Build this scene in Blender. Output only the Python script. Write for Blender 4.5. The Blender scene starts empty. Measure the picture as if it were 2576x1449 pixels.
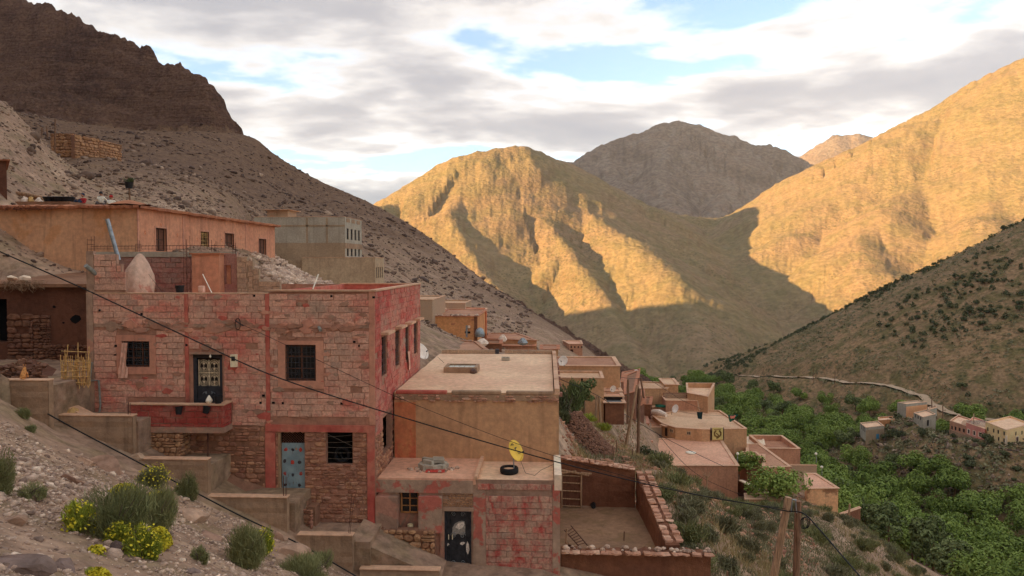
import bpy, bmesh, math, random
import numpy as np
from mathutils import Vector, Matrix

# scene, camera, world, sun
scene = bpy.context.scene
col = scene.collection
random.seed(7)
RNG = np.random.default_rng(11)
# photograph measured in a 2576 x 1449 grid; 26 mm lens; world +Y = depth direction of the red house
FPX, CX, CY = 1860.0, 1288.0, 724.5
PITCH = math.radians(1.894)
YAW = math.radians(2.709)
_f = Vector((-math.sin(YAW) * math.cos(PITCH), math.cos(YAW) * math.cos(PITCH), -math.sin(PITCH)))
_r = Vector((math.cos(YAW), math.sin(YAW), 0.0))
_u = _r.cross(_f)
cam_data = bpy.data.cameras.new('camera')
cam = bpy.data.objects.new('camera', cam_data)
col.objects.link(cam)
cam_data.sensor_width = 36.0
cam_data.lens = 36.0 * FPX / 2576.0
cam_data.clip_start = 0.1
cam_data.clip_end = 60000.0
M3 = Matrix((_r, _u, -_f)).transposed()
cam.matrix_world = M3.to_4x4()
scene.camera = cam
SUN_ELEV = math.radians(11.0)
SUN_DIR = Vector((-0.93, -0.37, 0)).normalized()
SUN_VEC = Vector((SUN_DIR.x * math.cos(SUN_ELEV), SUN_DIR.y * math.cos(SUN_ELEV), math.sin(SUN_ELEV)))
world = bpy.data.worlds.new('World')
scene.world = world
world.use_nodes = True
wn, wl = world.node_tree.nodes, world.node_tree.links
wn.clear()
def _w(t, **k):
  n = wn.new(t)
  for a, b in k.items():
    setattr(n, a, b)
  return n
w_out = _w('ShaderNodeOutputWorld')
w_bg = _w('ShaderNodeBackground')
SKY_STRENGTH = 0.052
w_bg.inputs['Strength'].default_value = SKY_STRENGTH
wl.new(w_bg.outputs[0], w_out.inputs[0])
sky = _w('ShaderNodeTexSky', sky_type='NISHITA', sun_disc=False)
sky.sun_elevation = SUN_ELEV
sky.sun_rotation = math.atan2(SUN_VEC.x, SUN_VEC.y)
sky.altitude = 1700.0
sky.air_density = 1.0
sky.dust_density = 0.8
sky.ozone_density = 1.6
# cloud layer: a flat deck seen in perspective, noise laid out over the deck
tc = _w('ShaderNodeTexCoord')
sep = _w('ShaderNodeSeparateXYZ')
wl.new(tc.outputs['Generated'], sep.inputs[0])
def wmath(op, a, b=None, c=None, clamp=False):
  n = _w('ShaderNodeMath', operation=op, use_clamp=clamp)
  for i, v in enumerate((a, b, c)):
    if v is None:
      continue
    if isinstance(v, (int, float)):
      n.inputs[i].default_value = v
    else:
      wl.new(v, n.inputs[i])
  return n.outputs[0]
zc = wmath('MAXIMUM', sep.outputs['Z'], 0.0)
den = wmath('ADD', zc, 0.115)
ux = wmath('DIVIDE', sep.outputs['X'], den)
uy = wmath('DIVIDE', sep.outputs['Y'], den)
comb = _w('ShaderNodeCombineXYZ')
wl.new(ux, comb.inputs[0]); wl.new(uy, comb.inputs[1])
def wnoise(scale, detail, rough, off, dist=0.0):
  mp = _w('ShaderNodeMapping')
  mp.inputs['Location'].default_value = off
  mp.inputs['Scale'].default_value = (0.85, 1.0, 1.0)
  wl.new(comb.outputs[0], mp.inputs[0])
  n = _w('ShaderNodeTexNoise')
  n.inputs['Scale'].default_value = scale
  n.inputs['Detail'].default_value = detail
  n.inputs['Roughness'].default_value = rough
  n.inputs['Distortion'].default_value = dist
  wl.new(mp.outputs[0], n.inputs['Vector'])
  return n.outputs['Fac']
CLOUD_GAIN = 0.50
CLOUD_OPACITY = 0.92
CLOUD_OFF = (8.4, 5.2, 0.0)
n_big = wnoise(0.95, 8.0, 0.56, CLOUD_OFF, 0.2)
n_fine = wnoise(3.1, 6.0, 0.60, (7.0, 2.0, 0.0), 0.25)
dens = wmath('ADD', wmath('MULTIPLY', n_big, 0.80), wmath('MULTIPLY', n_fine, 0.20))
mr = _w('ShaderNodeMapRange', interpolation_type='SMOOTHSTEP')
mr.inputs['From Min'].default_value = 0.425
mr.inputs['From Max'].default_value = 0.51
wl.new(dens, mr.inputs['Value'])
ramp = _w('ShaderNodeValToRGB')
cr = ramp.color_ramp
cr.elements[0].position = 0.41; cr.elements[0].color = (1.05, 0.94, 0.78, 1)
cr.elements[1].position = 0.64; cr.elements[1].color = (0.115, 0.118, 0.132, 1)
for pos, c in ((0.445, (0.62, 0.555, 0.465, 1)), (0.48, (0.31, 0.292, 0.268, 1)), (0.52, (0.215, 0.208, 0.205, 1)), (0.56, (0.15, 0.148, 0.154, 1))):
  e = cr.elements.new(pos); e.color = c
wl.new(dens, ramp.inputs[0])
cmix = _w('ShaderNodeMix', data_type='RGBA')
wl.new(wmath('MULTIPLY', mr.outputs[0], CLOUD_OPACITY), cmix.inputs['Factor'])
wl.new(sky.outputs[0], cmix.inputs['A'])
cloud_mul = _w('ShaderNodeMix', data_type='RGBA', blend_type='MULTIPLY', clamp_result=False)
cloud_mul.inputs['Factor'].default_value = 1.0
wl.new(ramp.outputs[0], cloud_mul.inputs['A'])
cloud_mul.inputs['B'].default_value = (CLOUD_GAIN / SKY_STRENGTH,) * 3 + (1,)
wl.new(cloud_mul.outputs['Result'], cmix.inputs['B'])
wl.new(cmix.outputs['Result'], w_bg.inputs['Color'])
sun_data = bpy.data.lights.new('sun', 'SUN')
sun_data.energy = 2.5
sun_data.angle = math.radians(0.6)
sun_data.color = (1.0, 0.63, 0.26)
sun = bpy.data.objects.new('sun', sun_data)
col.objects.link(sun)
sun.rotation_euler = (-SUN_VEC).to_track_quat('-Z', 'Y').to_euler()
vs = scene.view_settings
scene.display_settings.display_device = 'sRGB'
vs.view_transform = 'Standard'
vs.look = 'None'
vs.gamma = 1.0
vs.use_curve_mapping = False
vs.exposure = 2.92
scene.cycles.use_denoising = True
scene.cycles.max_bounces = 8
scene.cycles.diffuse_bounces = 5
scene.cycles.transparent_max_bounces = 6
scene.cycles.volume_bounces = 0

# pixel helpers
def ray(u, v):
  """direction of the view ray through grid pixel (u, v), scaled so that y = 1"""
  d = _f + _r * ((u - CX) / FPX) + _u * ((CY - v) / FPX)
  return d / d.y
def at(u, v, y):
  return ray(u, v) * y
def atz(u, v, z):
  d = ray(u, v)
  return d * (z / d.z)
def atx(u, v, x):
  d = ray(u, v)
  return d * (x / d.x)
def zat(v, y, u=CX):
  return (ray(u, v) * y).z
def xat(u, y, v=900):
  return (ray(u, v) * y).x

# material helpers
MATS = {}
def warm(c, k=1.0):
  return tuple(min(.86, x * f * k) for x, f in zip(c, (1.42, 1.22, 1.02)))
class NT:
  def __init__(self, name, rough=0.9):
    self.m = bpy.data.materials.new(name)
    self.m.use_nodes = True
    self.n, self.l = self.m.node_tree.nodes, self.m.node_tree.links
    self.b = self.n['Principled BSDF']
    self.b.inputs['Roughness'].default_value = rough
    if 'Specular IOR Level' in self.b.inputs:
      self.b.inputs['Specular IOR Level'].default_value = 0.25
    MATS[name] = self.m
  def new(self, t, **k):
    n = self.n.new(t)
    for a, b in k.items():
      setattr(n, a, b)
    return n
  def put(self, sock, v):
    if hasattr(v, 'is_output'):
      self.l.new(v, sock)
    elif isinstance(v, (tuple, list)) and len(v) == 3 and sock.type == 'RGBA':
      sock.default_value = tuple(v) + (1,)
    else:
      sock.default_value = v
  def pos(self, scale=(1, 1, 1), off=(0, 0, 0), rot=(0, 0, 0), obj=False):
    if obj:
      g = self.new('ShaderNodeTexCoord').outputs['Object']
    else:
      g = self.new('ShaderNodeNewGeometry').outputs['Position']
    mp = self.new('ShaderNodeMapping')
    mp.inputs['Scale'].default_value = scale
    mp.inputs['Location'].default_value = off
    mp.inputs['Rotation'].default_value = rot
    self.l.new(g, mp.inputs[0])
    return mp.outputs[0]
  def noise(self, vec, scale=1.0, detail=5.0, rough=0.55, dist=0.0):
    n = self.new('ShaderNodeTexNoise')
    n.inputs['Scale'].default_value = scale
    n.inputs['Detail'].default_value = detail
    n.inputs['Roughness'].default_value = rough
    n.inputs['Distortion'].default_value = dist
    self.l.new(vec, n.inputs['Vector'])
    return n.outputs['Fac']
  def voro(self, vec, scale=1.0, out='Distance', feature='F1', rand=1.0):
    n = self.new('ShaderNodeTexVoronoi', feature=feature)
    n.inputs['Scale'].default_value = scale
    n.inputs['Randomness'].default_value = rand
    self.l.new(vec, n.inputs['Vector'])
    return n.outputs[out]
  def math(self, op, a, b=None, c=None, clamp=False):
    n = self.new('ShaderNodeMath', operation=op, use_clamp=clamp)
    for i, v in enumerate((a, b, c)):
      if v is not None:
        self.put(n.inputs[i], v)
    return n.outputs[0]
  def step(self, v, a, b, smooth=True, to=(0.0, 1.0)):
    n = self.new('ShaderNodeMapRange', interpolation_type='SMOOTHSTEP' if smooth else 'LINEAR')
    n.inputs['From Min'].default_value = a
    n.inputs['From Max'].default_value = b
    n.inputs['To Min'].default_value = to[0]
    n.inputs['To Max'].default_value = to[1]
    self.l.new(v, n.inputs['Value'])
    return n.outputs[0]
  def mix(self, f, a, b, mode='MIX'):
    n = self.new('ShaderNodeMix', data_type='RGBA', blend_type=mode)
    self.put(n.inputs['Factor'], f)
    self.put(n.inputs['A'], a)
    self.put(n.inputs['B'], b)
    return n.outputs['Result']
  def attr(self, name, out='Color'):
    n = self.new('ShaderNodeAttribute')
    n.attribute_name = name
    return n.outputs[out]
  def sepxyz(self, v):
    n = self.new('ShaderNodeSeparateXYZ')
    self.l.new(v, n.inputs[0])
    return n.outputs
  def bump(self, h, strength=0.5, dist=0.02):
    n = self.new('ShaderNodeBump')
    n.inputs['Strength'].default_value = strength
    n.inputs['Distance'].default_value = dist
    self.l.new(h, n.inputs['Height'])
    self.l.new(n.outputs[0], self.b.inputs['Normal'])
    return n
  def color(self, c):
    self.put(self.b.inputs['Base Color'], c)
    return self
def plain(name, c, rough=0.8, metal=0.0, var=0.25, scale=6.0, bump=0.0, grain=None):
  """plain colour broken up by worn, uneven noise"""
  t = NT(name, rough)
  p = t.pos()
  if max(c) > .1 and metal == 0: c = warm(c, .92)
  n1 = t.noise(t.pos(scale=grain) if grain else p, scale, 6, 0.6)
  dark = tuple(x * (1 - var) for x in c)
  light = tuple(min(1, x * (1 + var)) for x in c)
  t.color(t.mix(t.step(n1, 0.3, 0.7), dark, light))
  t.b.inputs['Metallic'].default_value = metal
  if bump:
    t.bump(t.noise(p, scale * 4, 4, 0.6), bump, 0.02)
  return t.m

# object helpers
def link(o):
  col.objects.link(o)
  return o
def empty(name, loc=(0, 0, 0)):
  o = bpy.data.objects.new(name, None)
  o.empty_display_size = 0.3
  o.location = loc
  return link(o)
def tag(o, label=None, cat=None, group=None, kind=None):
  if label: o['label'] = label
  if cat: o['category'] = cat
  if group: o['group'] = group
  if kind: o['kind'] = kind
  return o
def thing(name, label, cat, loc=(0, 0, 0), group=None):
  return tag(empty(name, loc), label, cat, group)
class MB:
  """collects geometry in world coordinates; build() links it as one mesh object"""
  def __init__(self):
    self.v, self.f, self.t = [], [], []
  def add(self, verts, faces, tint=0.5):
    o = len(self.v)
    self.v.extend([tuple(p) for p in verts])
    self.f.extend([tuple(i + o for i in f) for f in faces])
    self.t.extend([tint] * len(verts))
    return self
  def box(self, x0, x1, y0, y1, z0, z1, tint=0.5):
    v = [(x0, y0, z0), (x1, y0, z0), (x1, y1, z0), (x0, y1, z0), (x0, y0, z1), (x1, y0, z1), (x1, y1, z1), (x0, y1, z1)]
    return self.add(v, [(0, 3, 2, 1), (4, 5, 6, 7), (0, 1, 5, 4), (1, 2, 6, 5), (2, 3, 7, 6), (3, 0, 4, 7)], tint)
  def hexa(self, v8, tint=0.5):
    return self.add(v8, [(0, 3, 2, 1), (4, 5, 6, 7), (0, 1, 5, 4), (1, 2, 6, 5), (2, 3, 7, 6), (3, 0, 4, 7)], tint)
  def bar(self, a, b, w, d=None, up=(0, 0, 1), tint=0.5):
    """rectangular bar from a to b"""
    a, b = Vector(a), Vector(b)
    t = (b - a).normalized()
    s = t.cross(Vector(up))
    if s.length < 1e-4:
      s = t.cross(Vector((0, 1, 0)))
    s.normalize()
    n = s.cross(t)
    d = d or w
    s *= w / 2; n *= d / 2
    v = [a - s - n, a + s - n, a + s + n, a - s + n, b - s - n, b + s - n, b + s + n, b - s + n]
    return self.add(v, [(0, 1, 2, 3), (7, 6, 5, 4), (0, 4, 5, 1), (1, 5, 6, 2), (2, 6, 7, 3), (3, 7, 4, 0)], tint)
  def tube(self, pts, r, seg=6, tint=0.5, cap=True):
    """round tube along points; r a number or a list of radii"""
    pts = [Vector(p) for p in pts]
    n = len(pts)
    rr = r if isinstance(r, (list, tuple)) else [r] * n
    vs_, fs_ = [], []
    prev = None
    for i, p in enumerate(pts):
      t = (pts[min(i + 1, n - 1)] - pts[max(i - 1, 0)])
      t = t.normalized() if t.length > 1e-9 else Vector((0, 0, 1))
      s = t.cross(Vector((0.13, 0.21, 1))) if abs(t.z) < 0.97 else t.cross(Vector((0, 1, 0.1)))
      s.normalize()
      if prev is not None and s.dot(prev) < 0:
        s = -s
      prev = s
      m = t.cross(s)
      for k in range(seg):
        a = 2 * math.pi * k / seg
        vs_.append(p + (s * math.cos(a) + m * math.sin(a)) * rr[i])
    for i in range(n - 1):
      for k in range(seg):
        k2 = (k + 1) % seg
        fs_.append((i * seg + k, i * seg + k2, (i + 1) * seg + k2, (i + 1) * seg + k))
    if cap:
      fs_.append(tuple(reversed(range(seg))))
      fs_.append(tuple(range((n - 1) * seg, n * seg)))
    return self.add(vs_, fs_, tint)
  def lathe(self, c, prof, seg=16, tint=0.5, axis='z', closed=False):
    """prof: list of (r, h) rings around an axis through c"""
    vs_, fs_ = [], []
    c = Vector(c)
    for r, h in prof:
      for k in range(seg):
        a = 2 * math.pi * k / seg
        p = (r * math.cos(a), r * math.sin(a), h)
        if axis == 'y': p = (p[0], p[2], p[1])
        if axis == 'x': p = (p[2], p[0], p[1])
        vs_.append(c + Vector(p))
    for i in range(len(prof) - 1):
      for k in range(seg):
        k2 = (k + 1) % seg
        fs_.append((i * seg + k, i * seg + k2, (i + 1) * seg + k2, (i + 1) * seg + k))
    if closed:
      i = len(prof) - 1
      for k in range(seg):
        k2 = (k + 1) % seg
        fs_.append((i * seg + k, i * seg + k2, k2, k))
    else:
      fs_.append(tuple(reversed(range(seg))))
      fs_.append(tuple(range((len(prof) - 1) * seg, len(prof) * seg)))
    return self.add(vs_, fs_, tint)
  def quad(self, a, b, c, d, tint=0.5):
    return self.add([a, b, c, d], [(0, 1, 2, 3)], tint)
  def build(self, name, mat, parent=None, smooth=False, recalc=False):
    me = bpy.data.meshes.new(name)
    off = Vector((0, 0, 0))
    if parent is not None:
      p = parent
      while p is not None:
        off += p.location
        p = p.parent
      self_v = [(x - off.x, y - off.y, z - off.z) for x, y, z in self.v]
    else:
      c = np.array(self.v)
      off = Vector(((c[:, 0].min() + c[:, 0].max()) / 2, (c[:, 1].min() + c[:, 1].max()) / 2, c[:, 2].min()))
      self_v = [(x - off.x, y - off.y, z - off.z) for x, y, z in self.v]
    me.from_pydata(self_v, [], self.f)
    at_ = me.color_attributes.new('tint', 'FLOAT_COLOR', 'POINT')
    arr = np.repeat(np.array(self.t, dtype=np.float32)[:, None], 4, 1)
    at_.data.foreach_set('color', arr.ravel())
    if recalc:
      bm = bmesh.new(); bm.from_mesh(me)
      bmesh.ops.recalc_face_normals(bm, faces=bm.faces)
      bm.to_mesh(me); bm.free()
    if smooth:
      me.polygons.foreach_set('use_smooth', [True] * len(me.polygons))
    me.materials.append(MATS[mat] if isinstance(mat, str) else mat)
    o = bpy.data.objects.new(name, me)
    link(o)
    if parent is not None:
      o.parent = parent
    else:
      o.location = off
    return o
def child_empty(name, parent):
  o = empty(name)
  o.parent = parent
  return o
def copy_tree(o, loc=None, rotz=None, scale=None, parent=None, label=None, group=None):
  c = o.copy()
  link(c)
  c.parent = parent
  if loc is not None: c.location = loc
  if rotz is not None: c.rotation_euler = (0, 0, rotz)
  if scale is not None: c.scale = scale if isinstance(scale, (tuple, list)) else (scale,) * 3
  if label: c['label'] = label
  if group: c['group'] = group
  for ch in o.children:
    copy_tree(ch, parent=c)
  return c
# numpy gradient noise
_perm = np.random.default_rng(5).permutation(256)
_perm = np.concatenate([_perm, _perm, _perm])
_ga = np.random.default_rng(6).uniform(0, 2 * np.pi, 256)
_gx, _gy = np.cos(_ga), np.sin(_ga)
def pnoise(x, y):
  x = np.asarray(x, float); y = np.asarray(y, float)
  xi = np.floor(x).astype(int); yi = np.floor(y).astype(int)
  xf = x - xi; yf = y - yi
  xi &= 255; yi &= 255
  u = xf * xf * xf * (xf * (xf * 6 - 15) + 10); v = yf * yf * yf * (yf * (yf * 6 - 15) + 10)
  def g(ix, iy, fx, fy):
    h = _perm[_perm[ix & 255] + (iy & 255)]
    return _gx[h] * fx + _gy[h] * fy
  a = g(xi, yi, xf, yf); b = g(xi + 1, yi, xf - 1, yf)
  c = g(xi, yi + 1, xf, yf - 1); d = g(xi + 1, yi + 1, xf - 1, yf - 1)
  return (a + u * (b - a)) + v * ((c + u * (d - c)) - (a + u * (b - a)))
def fbm(x, y, octv=5, gain=0.5, lac=2.03, ridged=False):
  s = 0.0; a = 1.0; t = 0.0
  for i in range(octv):
    n = pnoise(x + 17.3 * i, y - 9.7 * i)
    if ridged:
      n = 0.5 - np.abs(n) * 1.6
    s = s + n * a; t += a
    a *= gain; x = x * lac; y = y * lac
  return s / t

# ground and mountain materials
def terrain_mat(name, c_soil, c_rock, c_grass, gscale, grassy, speck=None, bumpd=0.05, bscale=3.0, rocky=0.5, spk_scale=0.5, pale=None, zone=None, spk=0.8, con=1.0, strata=0):
  t = NT(name, 0.95)
  t.b.inputs['Specular IOR Level'].default_value = 0.08
  if 'mountain' not in name:
    c_soil, c_rock, c_grass = warm(c_soil, 1.08), warm(c_rock, 1.08), warm(c_grass)
    if pale: pale = (warm(pale[0], 1.05), pale[1])
    if zone: zone = (warm(zone[0]), warm(zone[1]))
  p = t.pos()
  n1 = t.noise(p, gscale, 8, 0.6, 0.3)
  n2 = t.noise(p, gscale * 5.3, 6, 0.62)
  n3 = t.noise(p, gscale * 23, 5, 0.65)
  c = t.mix(t.step(n1, 0.38, 0.62), c_soil, c_rock)
  c = t.mix(t.math('MULTIPLY', t.step(n2, 0.44, 0.62), grassy), c, c_grass)
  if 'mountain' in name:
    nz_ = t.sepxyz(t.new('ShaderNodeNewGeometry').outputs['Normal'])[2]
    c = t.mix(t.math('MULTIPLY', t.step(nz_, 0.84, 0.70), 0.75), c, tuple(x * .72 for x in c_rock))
  if pale:
    c = t.mix(t.math('MULTIPLY', t.step(t.noise(t.pos(off=(31, 7, 5)), gscale * 2.2, 7, 0.65), 0.52, 0.66), pale[1]), c, pale[0])
  if speck:
    v = t.voro(p, spk_scale, 'Distance')
    m = t.noise(t.pos(off=(9, 3, 1)), gscale * 1.7, 4, 0.6)
    sp = t.math('MULTIPLY', t.step(v, 0.40, 0.24), t.step(m, 0.38, 0.62))
    c = t.mix(t.math('MULTIPLY', sp, spk), c, speck)
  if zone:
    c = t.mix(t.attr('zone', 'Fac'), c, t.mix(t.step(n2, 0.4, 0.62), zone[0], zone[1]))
  c = t.mix(t.step(n3, 0.25, 0.75), t.mix(1.0, c, (1 - .38 * con,) * 3, 'MULTIPLY'), t.mix(1.0, c, (1 + .3 * con,) * 3, 'MULTIPLY'))
  t.color(c)
  hb = t.math('ADD', t.noise(p, bscale, 8, 0.68), t.math('MULTIPLY', t.voro(p, bscale * 1.7), 0.35))
  if strata:
    sn = t.noise(t.pos(scale=(.10, .10, 1.1)), 1.0, 7, .6, .5)
    hb = t.math('ADD', hb, t.math('MULTIPLY', sn, strata))
    vn = t.noise(t.pos(scale=(.55, .55, .07)), 1.0, 6, .62, .3)
    hb = t.math('ADD', hb, t.math('MULTIPLY', vn, strata * .8))
  t.bump(hb, 0.9, bumpd)
  return t.m
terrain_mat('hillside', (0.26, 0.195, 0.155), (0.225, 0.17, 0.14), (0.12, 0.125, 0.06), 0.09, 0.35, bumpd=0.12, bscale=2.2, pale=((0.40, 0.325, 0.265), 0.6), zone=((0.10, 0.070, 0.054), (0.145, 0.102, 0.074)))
terrain_mat('cliff', (0.125, 0.082, 0.066), (0.09, 0.060, 0.053), (0.165, 0.112, 0.086), 0.045, 0.5, bumpd=2.2, bscale=0.25, strata=1.3)
terrain_mat('valley', (0.13, 0.105, 0.055), (0.10, 0.10, 0.05), (0.06, 0.085, 0.03), 0.05, 0.7, bumpd=0.2, bscale=1.0)
terrain_mat('shrubhill', (0.20, 0.145, 0.092), (0.165, 0.125, 0.08), (0.105, 0.10, 0.05), 0.03, 0.9, speck=(0.07, 0.075, 0.035), bumpd=0.6, bscale=0.35, spk_scale=0.45, spk=0.75)
terrain_mat('mountain', (0.27, 0.20, 0.105), (0.285, 0.195, 0.115), (0.195, 0.165, 0.08), 0.004, 0.55, speck=(0.10, 0.10, 0.045), bumpd=3.0, bscale=0.085, spk_scale=0.2, spk=0.6, con=0.6)
terrain_mat('farmountain', (0.23, 0.165, 0.12), (0.19, 0.14, 0.105), (0.26, 0.21, 0.16), 0.0022, 0.6, bumpd=22.0, bscale=0.012, con=1.0)

# building materials
def plaster(name, c, c2=None, streak=0.35, bump=0.35, patch=None, pscale=0.8):
  """rendered wall: mottled, with vertical rain streaks and patches of another coat"""
  t = NT(name, 0.92)
  p = t.pos()
  c2 = warm(c2 or tuple(x * 0.72 for x in c)); c = warm(c)
  if patch: patch = (warm(patch[0]), patch[1])
  n1 = t.noise(p, 0.55, 7, 0.6, 0.2)
  n2 = t.noise(p, 4.5, 6, 0.65)
  k = t.mix(t.step(n1, 0.36, 0.64), c, c2)
  ps = t.pos(scale=(2.6, 2.6, 0.22))
  st = t.noise(ps, 1.0, 5, 0.6)
  k = t.mix(t.math('MULTIPLY', t.step(st, 0.52, 0.68), streak), k, tuple(x * 0.5 for x in c2))
  if patch:
    pn = t.noise(t.pos(off=(5, 8, 2)), pscale, 6, 0.62, 0.4)
    k = t.mix(t.math('MULTIPLY', t.step(pn, 0.52, 0.58), patch[1]), k, patch[0])
  k = t.mix(t.step(n2, 0.2, 0.8), t.mix(1.0, k, (0.78, 0.78, 0.78), 'MULTIPLY'), t.mix(1.0, k, (1.18, 1.18, 1.18), 'MULTIPLY'))
  t.color(k)
  h = t.math('ADD', t.noise(p, 3.0, 7, 0.62), t.math('MULTIPLY', t.noise(p, 30.0, 3, 0.6), 0.35))
  t.bump(h, bump, 0.06)
  return t.m
def blocks(name, bare, paint, amount, grey=(0.27, 0.235, 0.205), stroke=(1.2, 1.2, 2.2)):
  """hollow concrete blocks brushed unevenly with red paint; 'tint' differs from block to block"""
  t = NT(name, 0.93)
  p = t.pos()
  bare, paint, grey = warm(bare), warm(paint), warm(grey)
  tint = t.attr('tint', 'Fac')
  tn = t.math('SUBTRACT', tint, 0.5)
  pn = t.noise(t.pos(scale=stroke), 1.0, 8, 0.66, 0.6)
  pn2 = t.noise(p, 0.33, 4, 0.5)
  m = t.math('ADD', t.math('ADD', pn, t.math('MULTIPLY', tn, 0.07)), t.math('MULTIPLY', t.math('SUBTRACT', pn2, 0.5), 0.55))
  k = t.mix(t.step(t.math('ADD', t.noise(p, 0.8, 5, 0.6), t.math('MULTIPLY', tn, -0.12)), 0.50, 0.78), bare, grey)
  k = t.mix(t.math('MULTIPLY', t.step(m, amount + 0.15, amount - 0.15), 1.0), paint, k)
  k = t.mix(t.math('ADD', t.math('MULTIPLY', tn, 0.9), 0.5, clamp=True), t.mix(1.0, k, (0.86, 0.86, 0.87), 'MULTIPLY'), t.mix(1.0, k, (1.13, 1.12, 1.10), 'MULTIPLY'))
  dust = t.noise(t.pos(scale=(1, 1, .55), off=(3, 1, 9)), 1.15, 8, .68, .4)
  k = t.mix(t.math('MULTIPLY', t.step(dust, .47, .66), .55), k, tuple(.55 * a + .45 * b for a, b in zip(bare, grey)))
  n2 = t.noise(p, 14.0, 5, 0.65)
  k = t.mix(t.step(n2, 0.25, 0.75), t.mix(1.0, k, (0.72, 0.72, 0.72), 'MULTIPLY'), t.mix(1.0, k, (1.2, 1.2, 1.2), 'MULTIPLY'))
  t.color(k)
  h = t.math('ADD', t.noise(p, 9.0, 6, 0.65), t.math('MULTIPLY', t.noise(p, 60.0, 3, 0.6), 0.4))
  t.bump(h, 0.5, 0.03)
  return t.m
def stone(name, cols, scale=4.0):
  t = NT(name, 0.93)
  p = t.pos()
  tint = t.attr('tint', 'Fac')
  r = t.new('ShaderNodeValToRGB')
  r.color_ramp.interpolation = 'LINEAR'
  els = r.color_ramp.elements
  cols = [warm(c) for c in cols]
  els[0].color = cols[0] + (1,); els[1].color = cols[-1] + (1,)
  for i, c in enumerate(cols[1:-1]):
    e = els.new((i + 1) / (len(cols) - 1)); e.color = c + (1,)
  t.l.new(tint, r.inputs[0])
  n = t.noise(p, scale, 7, 0.65)
  k = t.mix(t.step(n, 0.25, 0.75), t.mix(1.0, r.outputs[0], (0.6, 0.6, 0.6), 'MULTIPLY'), t.mix(1.0, r.outputs[0], (1.3, 1.3, 1.3), 'MULTIPLY'))
  t.color(k)
  t.bump(t.noise(p, scale * 2.5, 6, 0.65), 0.6, 0.04)
  return t.m
RED = (0.41, 0.15, 0.13)
PINK = (0.49, 0.325, 0.275)
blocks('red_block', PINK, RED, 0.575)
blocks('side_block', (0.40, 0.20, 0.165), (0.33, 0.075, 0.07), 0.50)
blocks('low_block', (0.40, 0.29, 0.245), (0.33, 0.055, 0.055), 0.55, stroke=(2.6, 2.6, 1.6))
blocks('balcony_block', (0.33, 0.13, 0.11), (0.26, 0.05, 0.045), 0.47)
blocks('grey_block', (0.33, 0.26, 0.20), (0.36, 0.22, 0.15), 0.70)
blocks('terrace_block', (0.27, 0.16, 0.145), (0.22, 0.06, 0.065), 0.60, grey=(0.25, 0.21, 0.20))
plaster('mortar', (0.34, 0.19, 0.145), (0.27, 0.165, 0.13), bump=0.8)
plaster('mortar_low', (0.30, 0.205, 0.165), (0.25, 0.17, 0.14), bump=0.8)
plaster('mortar_mud', (0.25, 0.155, 0.11), (0.19, 0.11, 0.08), bump=0.9)
plaster('surround', (0.47, 0.27, 0.21), (0.40, 0.215, 0.17), bump=0.25)
plaster('red_paint', (0.40, 0.17, 0.135), (0.36, 0.085, 0.075), patch=((0.36, 0.10, 0.085), 0.85), pscale=1.7, bump=0.5)
plaster('cement_red', (0.33, 0.265, 0.22), (0.27, 0.205, 0.17), patch=((0.37, 0.105, 0.09), .85), pscale=1.5, bump=.7)
plaster('rough_concrete', (0.32, 0.245, 0.20), (0.25, 0.18, 0.15), patch=((0.40, 0.21, 0.17), 0.6), bump=0.9)
plaster('orange', (0.50, 0.325, 0.215), (0.44, 0.275, 0.18), streak=0.5, bump=0.3, patch=((0.44, 0.23, 0.10), 0.5), pscale=0.5)
plaster('orange_side', (0.47, 0.255, 0.175), (0.42, 0.215, 0.15), streak=0.45, bump=0.3)
plaster('tan', (0.42, 0.285, 0.18), (0.36, 0.235, 0.15), streak=0.35, bump=0.45)
plaster('tan_red', (0.45, 0.215, 0.105), (0.40, 0.15, 0.085), streak=0.3, patch=((0.40, 0.11, 0.07), 0.7), pscale=0.7)
plaster('village', (0.42, 0.28, 0.175), (0.36, 0.23, 0.14), streak=0.3, bump=0.3)
plaster('village_orange', (0.48, 0.27, 0.135), (0.41, 0.21, 0.105), streak=0.4, bump=0.3)
plaster('village_pink', (0.40, 0.235, 0.165), (0.34, 0.195, 0.14), streak=0.3, bump=0.3)
plaster('salmon', (0.55, 0.25, 0.16), (0.50, 0.22, 0.14), streak=0.2)
plaster('peeled', (0.55, 0.36, 0.22), (0.50, 0.31, 0.19), patch=((0.24, 0.14, 0.085), 1.0), pscale=0.28)
plaster('cement', (0.30, 0.225, 0.165), (0.235, 0.175, 0.13), streak=0.45, bump=0.9)
plaster('grey_cement', (0.33, 0.335, 0.31), (0.28, 0.28, 0.255), streak=0.35, bump=0.5)
plaster('brown_cement', (0.30, 0.25, 0.19), (0.25, 0.205, 0.155), streak=0.3, bump=0.4)
plaster('pale_cement', (0.38, 0.32, 0.24), (0.33, 0.27, 0.20), streak=0.3, bump=0.4)
plaster('roof_beige', (0.62, 0.48, 0.36), (0.52, 0.385, 0.29), streak=0.0, bump=0.5, patch=((0.56, 0.40, 0.31), 0.6), pscale=0.35)
plaster('roof_pink', (0.55, 0.36, 0.275), (0.48, 0.30, 0.23), streak=0.0, bump=0.4)
plaster('roof_village', (0.47, 0.345, 0.245), (0.41, 0.285, 0.20), streak=0.0, bump=0.4, patch=((0.53, 0.42, 0.31), 0.5), pscale=0.2)
plaster('roof_brown', (0.33, 0.195, 0.135), (0.28, 0.155, 0.105), streak=0.0, bump=0.5, patch=((0.38, 0.25, 0.18), 0.6), pscale=0.25)
plaster('cap', (0.50, 0.36, 0.27), (0.42, 0.29, 0.215), streak=0.0, bump=0.6)
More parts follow.
